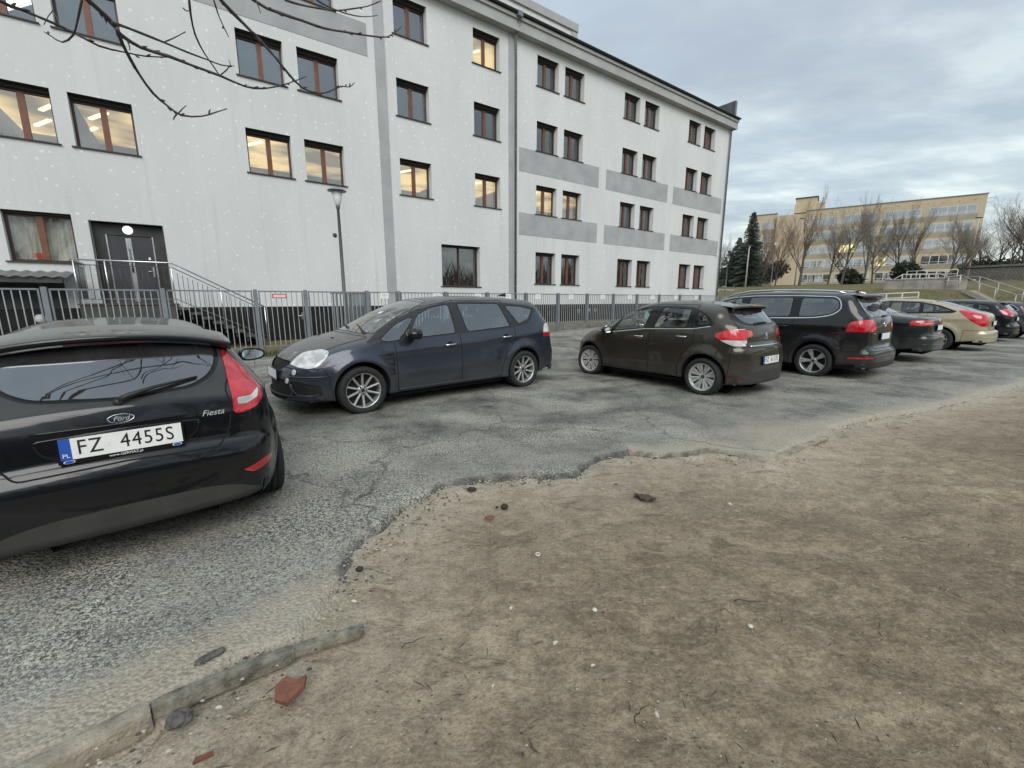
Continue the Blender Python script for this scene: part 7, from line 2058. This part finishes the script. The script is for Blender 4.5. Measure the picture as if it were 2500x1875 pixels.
# the overhanging branches
ot = thing('overhanging_tree', 'leafless tree whose drooping budded branches hang into the top left of the view', 'tree', (-4.6, -1.6, 0))
MB().tube([(0, 0, -.1), (.02, .03, 1.2), (.1, .1, 2.6), (.25, .35, 4.0), (.5, .8, 5.2)], [.17, .14, .12, .09, .06], 12).obj('trunk', M['bark'], ot)
def branch(pts, d0, d1, r0, r1, root_to=None, buds=True, seed=0):
    start = at(pts[0][0] / 2.328, pts[0][1] / 2.328, d0)
    R_ = random.Random(seed + 50); P = []
    n = len(pts)
    for i, (cx, cy) in enumerate(pts):
        P.append(at(cx / 2.328, cy / 2.328, d0 + (d1 - d0) * i / (n - 1)))
    if root_to is not None: P = [root_to] + [P[0].lerp(root_to, .5) + Vector((0, 0, .25))] + P
    out = resample([tuple(p) for p in P], .05); out = [Vector(q) for q in out]
    m = len(out); i0 = min(range(m), key=lambda i: (out[i] - start).length); rad = [r0 * (1 + .6 * (i0 - i) / max(1, i0)) if i < i0 else r0 + (r1 - r0) * ((i - i0) / max(1, m - 1 - i0))**1.1 for i in range(m)]
    rad = [.84 * r * (1 + .10 * math.sin(i * 1.7)) for i, r in enumerate(rad)]
    base = ot.location
    mb = MB().tube([p - base for p in out], rad, 8)
    if buds:
        k = 0
        for i in range(4, m - 1):
            if out[i].y > 0 and R_.random() < .22 + .5 * (i > m * .75):
                dd = (out[i + 1] - out[i]).normalized(); sd = dd.orthogonal(); sd.rotate(Matrix.Rotation(R_.random() * 6.28, 3, dd))
                p = out[i] - base; L = .014 + .018 * R_.random()
                mb.tube([p, p + (sd * .6 + dd) * L * .5, p + (sd * .5 + dd) * L], [rad[i] * .9, .0055, .002], 5)
    o = mb.obj('branch', M['branch'], ot)
    return out
M['branch'] = simple('dark_grey_branch', (.070, .062, .058), .85, 0, .35, 30, .5, 120)
top = Vector((-4.1, -.8, 5.2)); top2 = Vector((-4.3, -1.2, 4.4))
branch([(500, 0), (600, 90), (660, 160), (690, 200), (800, 270), (960, 320), (1100, 375), (1250, 430), (1390, 490), (1490, 503), (1600, 485), (1690, 455), (1740, 435)], 2.3, 3.6, .0135, .0035, top, True, 1)
branch([(665, 165), (692, 240), (735, 325), (790, 420), (870, 530), (950, 600), (1030, 655), (1150, 660), (1220, 640), (1290, 618)], 2.30, 2.9, .0105, .0035, None, True, 2)
branch([(640, 130), (730, 160), (930, 240), (1060, 295), (1180, 340), (1260, 370), (1330, 375)], 2.35, 3.2, .009, .003, None, True, 3)
branch([(0, 5), (110, 50), (300, 130), (430, 190), (560, 260), (700, 295), (830, 320), (980, 325)], 2.2, 2.9, .0085, .0035, top2, True, 4)
branch([(1255, 0), (1330, 80), (1430, 180), (1560, 320), (1640, 420), (1720, 500), (1810, 530), (1870, 520), (1940, 490), (1985, 495), (2015, 470)], 2.9, 3.7, .0125, .0035, top + Vector((.3, .4, .1)), True, 5)
branch([(1075, 0), (1085, 90), (1110, 200), (1160, 300), (1215, 380), (1245, 425)], 2.8, 3.2, .007, .004, None, True, 6)
branch([(1215, 0), (1240, 80), (1270, 150), (1300, 210)], 2.8, 3.0, .005, .003, None, True, 7)
branch([(1440, 0), (1580, 70), (1710, 115), (1840, 160), (1950, 180), (2110, 205), (2200, 210), (2260, 170), (2285, 150)], 3.2, 4.0, .0115, .004, top + Vector((.5, .6, .2)), True, 8)
branch([(1620, 0), (1700, 25), (1800, 45), (1910, 60), (2000, 50), (2090, 35), (2165, 5)], 3.3, 3.8, .009, .004, None, True, 9)
branch([(1800, 0), (1850, 30), (1960, 75), (2060, 95), (2145, 88)], 3.3, 3.7, .007, .003, None, True, 10)
branch([(465, 0), (440, 120), (415, 200), (355, 240), (290, 205), (250, 180)], 2.3, 2.5, .006, .003, None, True, 11)
branch([(930, 240), (990, 215), (1055, 180)], 2.75, 2.8, .0045, .003, None, True, 12)
branch([(1250, 430), (1310, 370), (1300, 340)], 3.1, 3.1, .0045, .0025, None, True, 13)
branch([(1010, 650), (1035, 620), (1058, 600)], 2.75, 2.75, .004, .0025, None, True, 14)
branch([(1005, 648), (992, 665), (985, 680)], 2.75, 2.75, .005, .004, None, True, 15)
branch([(1600, 485), (1625, 490), (1640, 500)], 3.5, 3.5, .004, .003, None, False, 16)
branch([(725, 235), (735, 260), (738, 285)], 2.5, 2.5, .004, .003, None, False, 17)
branch([(1455, 5), (1470, 40), (1480, 75)], 3.2, 3.2, .005, .003, None, False, 18)
branch([(1040, 45), (1060, 62), (1078, 60)], 2.8, 2.8, .004, .003, None, False, 19)
branch([(340, 150), (300, 60), (250, 140)], 2.3, 2.4, .003, .002, None, False, 20)

# ------------------------------------------------------------------ beige office block beyond
def C5(x, y, Z): return at(1740 + x / 2.91, 440 + y / 2.91, Z)
R0 = C5(1850, 640, 90); dirB = Vector((math.cos(math.radians(145)), math.sin(math.radians(145)), 0))
bb = thing('beige_office_block', 'long five storey beige office block with bands of white framed windows behind bare trees', 'building', (R0.x, R0.y, 4.6), math.radians(145))
# local x runs from the right end to the left, -y looks... towards the viewer is +y
Mb = Matrix.Translation(bb.location) @ Matrix.Rotation(math.radians(145), 4, 'Z')
HB = 17.4; LB = 41.5
t = MT('beige_render'); co = t.coord('Object'); c = t.mix(t.ramp(t.noise(co, .3, 5), [(.3, 0.0), (.7, 1.0)]), (.46, .375, .26), (.55, .46, .33)); c = t.mix(t.ramp(t.noise(co, 3, 5, .7), [(.35, .3), (.6, 0.0)]), c, (.38, .31, .20)); M['beige'] = t.done(t.bsdf(c, .9))
M['beige_grey'] = simple('grey_beige_band', (.33, .285, .225), .9, 0, .25, .4)
M['white_frame'] = simple('white_window_frame', (.60, .60, .58), .6, 0, .1, 1)
M['far_glass'] = glass('far_window_glass', (.35, .37, .36), .35, .05, .02, 1.3)
M['far_lit'] = emis('lit_window_far', (1.0, .90, .42), .95)
MB().box(0, 29.6, -12, 0, 0, HB).obj('wall', M['beige'], bb)
MB().box(35.4 + .0, LB, -12, -.0, 0, HB).obj('wall', M['beige'], bb)
MB().box(29.6, 35.4, -12, .8, 0, HB - .6).obj('stair_tower', M['beige'], bb)
MB().box(26.2, 32.2, -9, -1.5, HB, HB + 1.9).obj('roof_storey', M['beige'], bb)
MB().box(27.8, 32.0, -8, -2.0, HB + 1.9, HB + 3.3).obj('roof_cabin', M['beige'], bb)
MB().box(27.6, 32.2, -8.2, -1.8, HB + 3.3, HB + 3.5).obj('roof_slab', M['gutter'], bb)
MB().box(-.15, 29.7, -.2, .12, HB, HB + .18).box(35.4, LB + .1, -.2, .12, HB, HB + .18).obj('parapet_cap', M['zinc'], bb)
for fl in range(5):
    zb = 1.1 + fl * 3.2
    MB().box(.9, 29.4, .002, .03, zb - 1.0, zb).obj('spandrel', M['beige_grey'], bb)
    MB().box(35.6, LB - .4, .002, .03, zb - 1.0, zb).obj('spandrel', M['beige_grey'], bb)
    segs = [(1.2, 8.2), (9.4, 15.4), (16.4, 22.6), (23.4, 29.2)] + [(35.9, 38.2), (38.7, 41.0)]
    for (a, b) in segs:
        g = MB().box(a, b, .010, .04, zb, zb + 1.75).obj('window', M['white_frame'], bb)
        n = max(2, int((b - a) / 1.25)); w_ = (b - a) / n
        for k in range(n):
            litp = (fl, int(a), k) in ((2, 16, 3), (2, 16, 4), (2, 16, 2), (1, 9, 4), (1, 9, 3))
            key = ('fp', round(w_, 2), litp)
            if key not in cache:
                cache[key] = MB().box(.06, w_ - .06, 0, .006, .50, 1.68).box(.06, w_ - .06, 0, .006, .06, .42).mesh('pane', [M['far_lit' if litp else 'far_glass']])
            inst('pane', cache[key], g, (a + k * w_, .042, zb))
for k in range(12): MB().box(1.5 + k * 2.3, 1.7 + k * 2.3, .002, .05, HB - 1.0, HB - .8).obj('vent_hole', M['beige_grey'], bb)
o = MB().tube([(0, 0, 0), (0, 0, 1.2)], .03, 6).tube([(-.0, 0, 1.1), (-1.6, .0, 1.1)], .03, 5).tube([(0, 0, .3), (-1.2, 0, .3)], .03, 5).obj('roof_antenna', M['zinc'], bb); o.location = (.1, -1, HB - 1.8)

# ------------------------------------------------------------------ things up on the slope
M['white_rail'] = simple('white_painted_rail', (.52, .51, .47), .5, 0, .12, 2)
M['old_concrete'] = simple('stained_concrete', (.30, .28, .245), .9, 0, .35, 1.2, .4, 20)
def C4(x, y, Z): return at(2000 + x / 4.424, 660 + y / 4.424, Z)
def rail_line(name, label, pts, posts, hgt, r=.035, mid=True, matn='white_rail', cat='railing'):
    """posts stand on the ground below the line"""
    root = thing(name, label, cat, pts[0] - Vector((0, 0, hgt)))
    o = root.location
    MB().tube([p - o for p in pts], r, 6).obj('top_rail', M[matn], root)
    if mid: MB().tube([p - o - Vector((0, 0, hgt * .45)) for p in pts], r * .8, 6).obj('middle_rail', M[matn], root)
    for i in range(len(pts) - 1):
        k = posts[i]
        for j in range(k + (1 if i == len(pts) - 2 else 0)):
            p = pts[i].lerp(pts[i + 1], j / k) - o
            MB().tube([p, p - Vector((0, 0, hgt + .1))], r, 6).obj('post', M[matn], root)
    return root
Zr = 44
def onslope(px, Z, h): 
    q = ground_at(px, Z); return q + Vector((0, 0, h))
# retaining wall and the landing with its white railing
w0, w1, w2 = C5(1290, 742, 47), C5(1640, 735, 45), C5(1790, 735, 44)
def wallbox(name, label, a, b, top, bot, th=.35, matn='old_concrete', n=4):
    root = thing(name, label, 'wall', (a.x, a.y, bot))
    d = (b - a); d.z = 0; L = d.length; rz = math.atan2(d.y, d.x); root.rotation_euler = (0, 0, rz)
    for i in range(n): MB().box(L * i / n, L * (i + 1) / n - .02, -th / 2, th / 2, 0, top - bot + .004 * (i % 2)).obj('wall_panel', M[matn], root)
    MB().box(-.03, L + .03, -th / 2 - .05, th / 2 + .05, top - bot + .006, top - bot + .09).obj('coping', M[matn], root)
    return root
za = C4(1100, 140, 45).z
wallbox('retaining_wall', 'stained concrete retaining wall below the white railing on the slope', C4(700, 150, 42), C4(1600, 140, 38.5), C4(1100, 98, 40).z, C4(1100, 190, 40).z - .8, .4)
ra = [C4(760, 125, 42), C4(900, 45, 42), C4(1290, 35, 40), C4(1400, 70, 39), C4(1530, 55, 38)]
rail_line('white_railing', 'white railing zigzagging along the top of the concrete retaining wall', ra, [1, 4, 1, 1], .85, .045)
rail_line('white_railing', 'white railing standing closer to the bare trees behind the retaining wall', [C4(950, 10, 52), C4(1500, -8, 50)], [5], 1.0, .04)
rb = [C4(1530, 45, 36), C4(1740, 140, 32), C4(2130, 262, 24.5), C4(2300, 262, 23)]
rail_line('white_handrail', 'long white handrail coming down the steps on the slope, nearer of the two', rb, [1, 2, 1], .85, .024, False)
rc = [C4(1600, 70, 39), C4(1740, 68, 37), C4(2212, 215, 28), C4(2330, 250, 26)]
rail_line('white_handrail', 'white handrail on the far side of the slope steps', rc, [1, 2, 1], .85, .024, False)
rail_line('white_barrier', 'low white barrier of three rails above the roof of the dark saloon', [C4(560, 262, 33), C4(1075, 238, 32)], [3], .75, .05, True)
rail_line('white_barrier', 'white roadside barrier below the parked white van', [C5(40, 778, 56), C5(330, 790, 56)], [4], .8, .05, True)
# dense wood and scrub behind the viewer
pts = []
R9 = random.Random(4)
for i in range(70):
    x = -34 + i * 1.05 + R9.random(); y = -13 - 5 * R9.random() - (6 if x < -20 else 0) + (0 if x < 20 else (x - 20) * .35); pts.append((Vector((x, y, tz(x, y) + 1.3 + R9.random() * 1.6)), 2.0 + R9.random()))
tag(bush_mass('woodland_edge', pts, 'under', 9, 42000), kind='stuff')
# steps of the slope stair
stp = thing('slope_steps', 'concrete steps climbing the grassy slope between the two white handrails', 'steps', (0, 0, 0))
for i in range(22):
    t_ = i / 21; p = C4(1640, 110, 37).lerp(C4(2230, 275, 26), t_); g = tz(p.x, p.y)
    o = MB().box(-.9, .9, -.22, .22, -.16, 0).obj('step', M['old_concrete'], stp); o.location = (p.x, p.y, g + .10); o.rotation_euler = (0, 0, .5)
# footbridge / ramp fence on the right
fb = thing('footbridge', 'concrete footbridge deck with a bar railing at the right edge beyond the slope', 'bridge', (0, 0, 0))
A, B = C5(1790, 690, 58), C5(2330, 690, 50)
A = Vector((A.x, A.y, C5(1790, 745, 58).z)); B = Vector((B.x, B.y, C5(2212, 745, 52).z))
dd_ = B - A; Lb = Vector((dd_.x, dd_.y, 0)).length; rz = math.atan2(dd_.y, dd_.x)
fb.location = A; fb.rotation_euler = (0, -math.atan2(dd_.z, Lb), rz)
MB().box(0, Lb + 4, -1.2, 1.2, -.55, 0).obj('deck', M['old_concrete'], fb)
hb = 2.1
MB().box(0, Lb + 4, -1.25, -1.17, hb - .12, hb).box(0, Lb + 4, -1.25, -1.17, .15, .22).obj('rail', M['gutter'], fb)
MB().box(0, Lb + 4, -1.26, -1.16, hb + .02, hb + .25).obj('cap_board', M['old_concrete'], fb)
bm_ = MB().box(-.03, .03, -1.22, -1.20, .2, hb - .1).mesh('bar', [M['old_concrete']])
for i in range(int(Lb / .14)): inst('bar', bm_, fb, (i * .14 + .1, 0, 0))
# white van on the upper road
vn = thing('parked_van', 'small pale van seen from its side on the road above, left of the bare trees', 'van', ground_at(1800, 78), math.radians(170))
mb = MB(); prof = [(-2.0, .35), (-2.05, 1.0), (-1.95, 1.75), (-1.7, 1.9), (.35, 1.9), (.7, 1.75), (1.15, 1.2), (1.9, .95), (2.1, .75), (2.1, .35)]
mb.prism(prof, -.8, .8, 'xz').obj('body', simple('pale_van_paint', (.50, .52, .52), .4), vn)
for (x0, x1, x2, x3) in ((-1.75, -.75, -.75, -1.75), (-.62, .42, .42, -.62), (.50, .98, .68, .50)):
    MB().prism([(x0, 1.15), (x1, 1.15), (x2, 1.70), (x3, 1.70)], -.812, .812, 'xz').obj('window', M['gloss_black'], vn)
for x in (-1.35, 1.3):
    for y in (-.72, .72): MB().lathe([(0, -.1), (.31, -.1), (.32, 0), (.31, .1), (0, .1)], 20, 0, 'y', (x, y, .32)).obj('wheel', M['rubber'], vn)
MB().box(2.05, 2.12, -.7, -.4, .72, .88).box(2.05, 2.12, .4, .7, .72, .88).obj('headlight', M['lamp_clear'], vn)
lamp_post(ground_at(1768, 50) + Vector((0, 0, -.2)), 'distant post top lamp at the corner of the white building', 4.4)
q = ground_at(1877, 56); lamp_post(q + Vector((0, 0, .0)), 'distant post top lamp among the reddish trees', 5.6)
# tall road lamps
def road_lamp(px, top_py, Z, label, arm=1.0):
    q = ground_at(px, Z); tpt = at(px, top_py, Z); h = tpt.z - q.z; r = thing('road_lamp', label, 'street lamp', q)
    MB().tube([(0, 0, 0), (0, 0, h - .3), (.15 * arm, 0, h)], [.11, .07, .05], 8).obj('post', M['white_rail'], r)
    MB().box(-.35, .35, -.12, .12, h - .02, h + .10, 0, None, .03).obj('lamp_head', M['gutter'], r)
road_lamp(2350, 532, 58, 'tall pale road lamp at the right end of the beige block')
road_lamp(1816, 600, 60, 'thin pole standing in front of the spruce trees')
road_lamp(1935, 534, 75, 'thin lamp mast in front of the blank beige tower')
q = C5(2180, 600, 60); MB().tube([(0, 0, 0), (0, 0, 7)], .12, 6).obj('x', M['bark'])
bpy.data.objects.remove(bpy.data.objects['x'])
# people mover parked behind the fence at the far left: its dark nose shows beyond the hatchback's roof

# ------------------------------------------------------------------ cars
car_fiesta(); car_smax(); car_c3(); car_sharan()
car_row('dark grey green saloon with slim red lights between the tall black carrier and champagne car', sm(14.2, 3.35, .09), 'paint_green', 'saloon', None)
car_row('champagne coloured liftback with slanting red lights in the row of parked cars', sm(18.1, 2.84, .09), 'paint_gold', 'liftback', None)
car_row('black hatchback with pale reflections on its roof, next to the champagne car', sm(23.5, 2.62, .07), 'paint_black', 'hatch', None)
car_row('plum grey car at the far right edge of the row', sm(26.6, 2.3, .02), 'paint_plum', 'hatch', None)
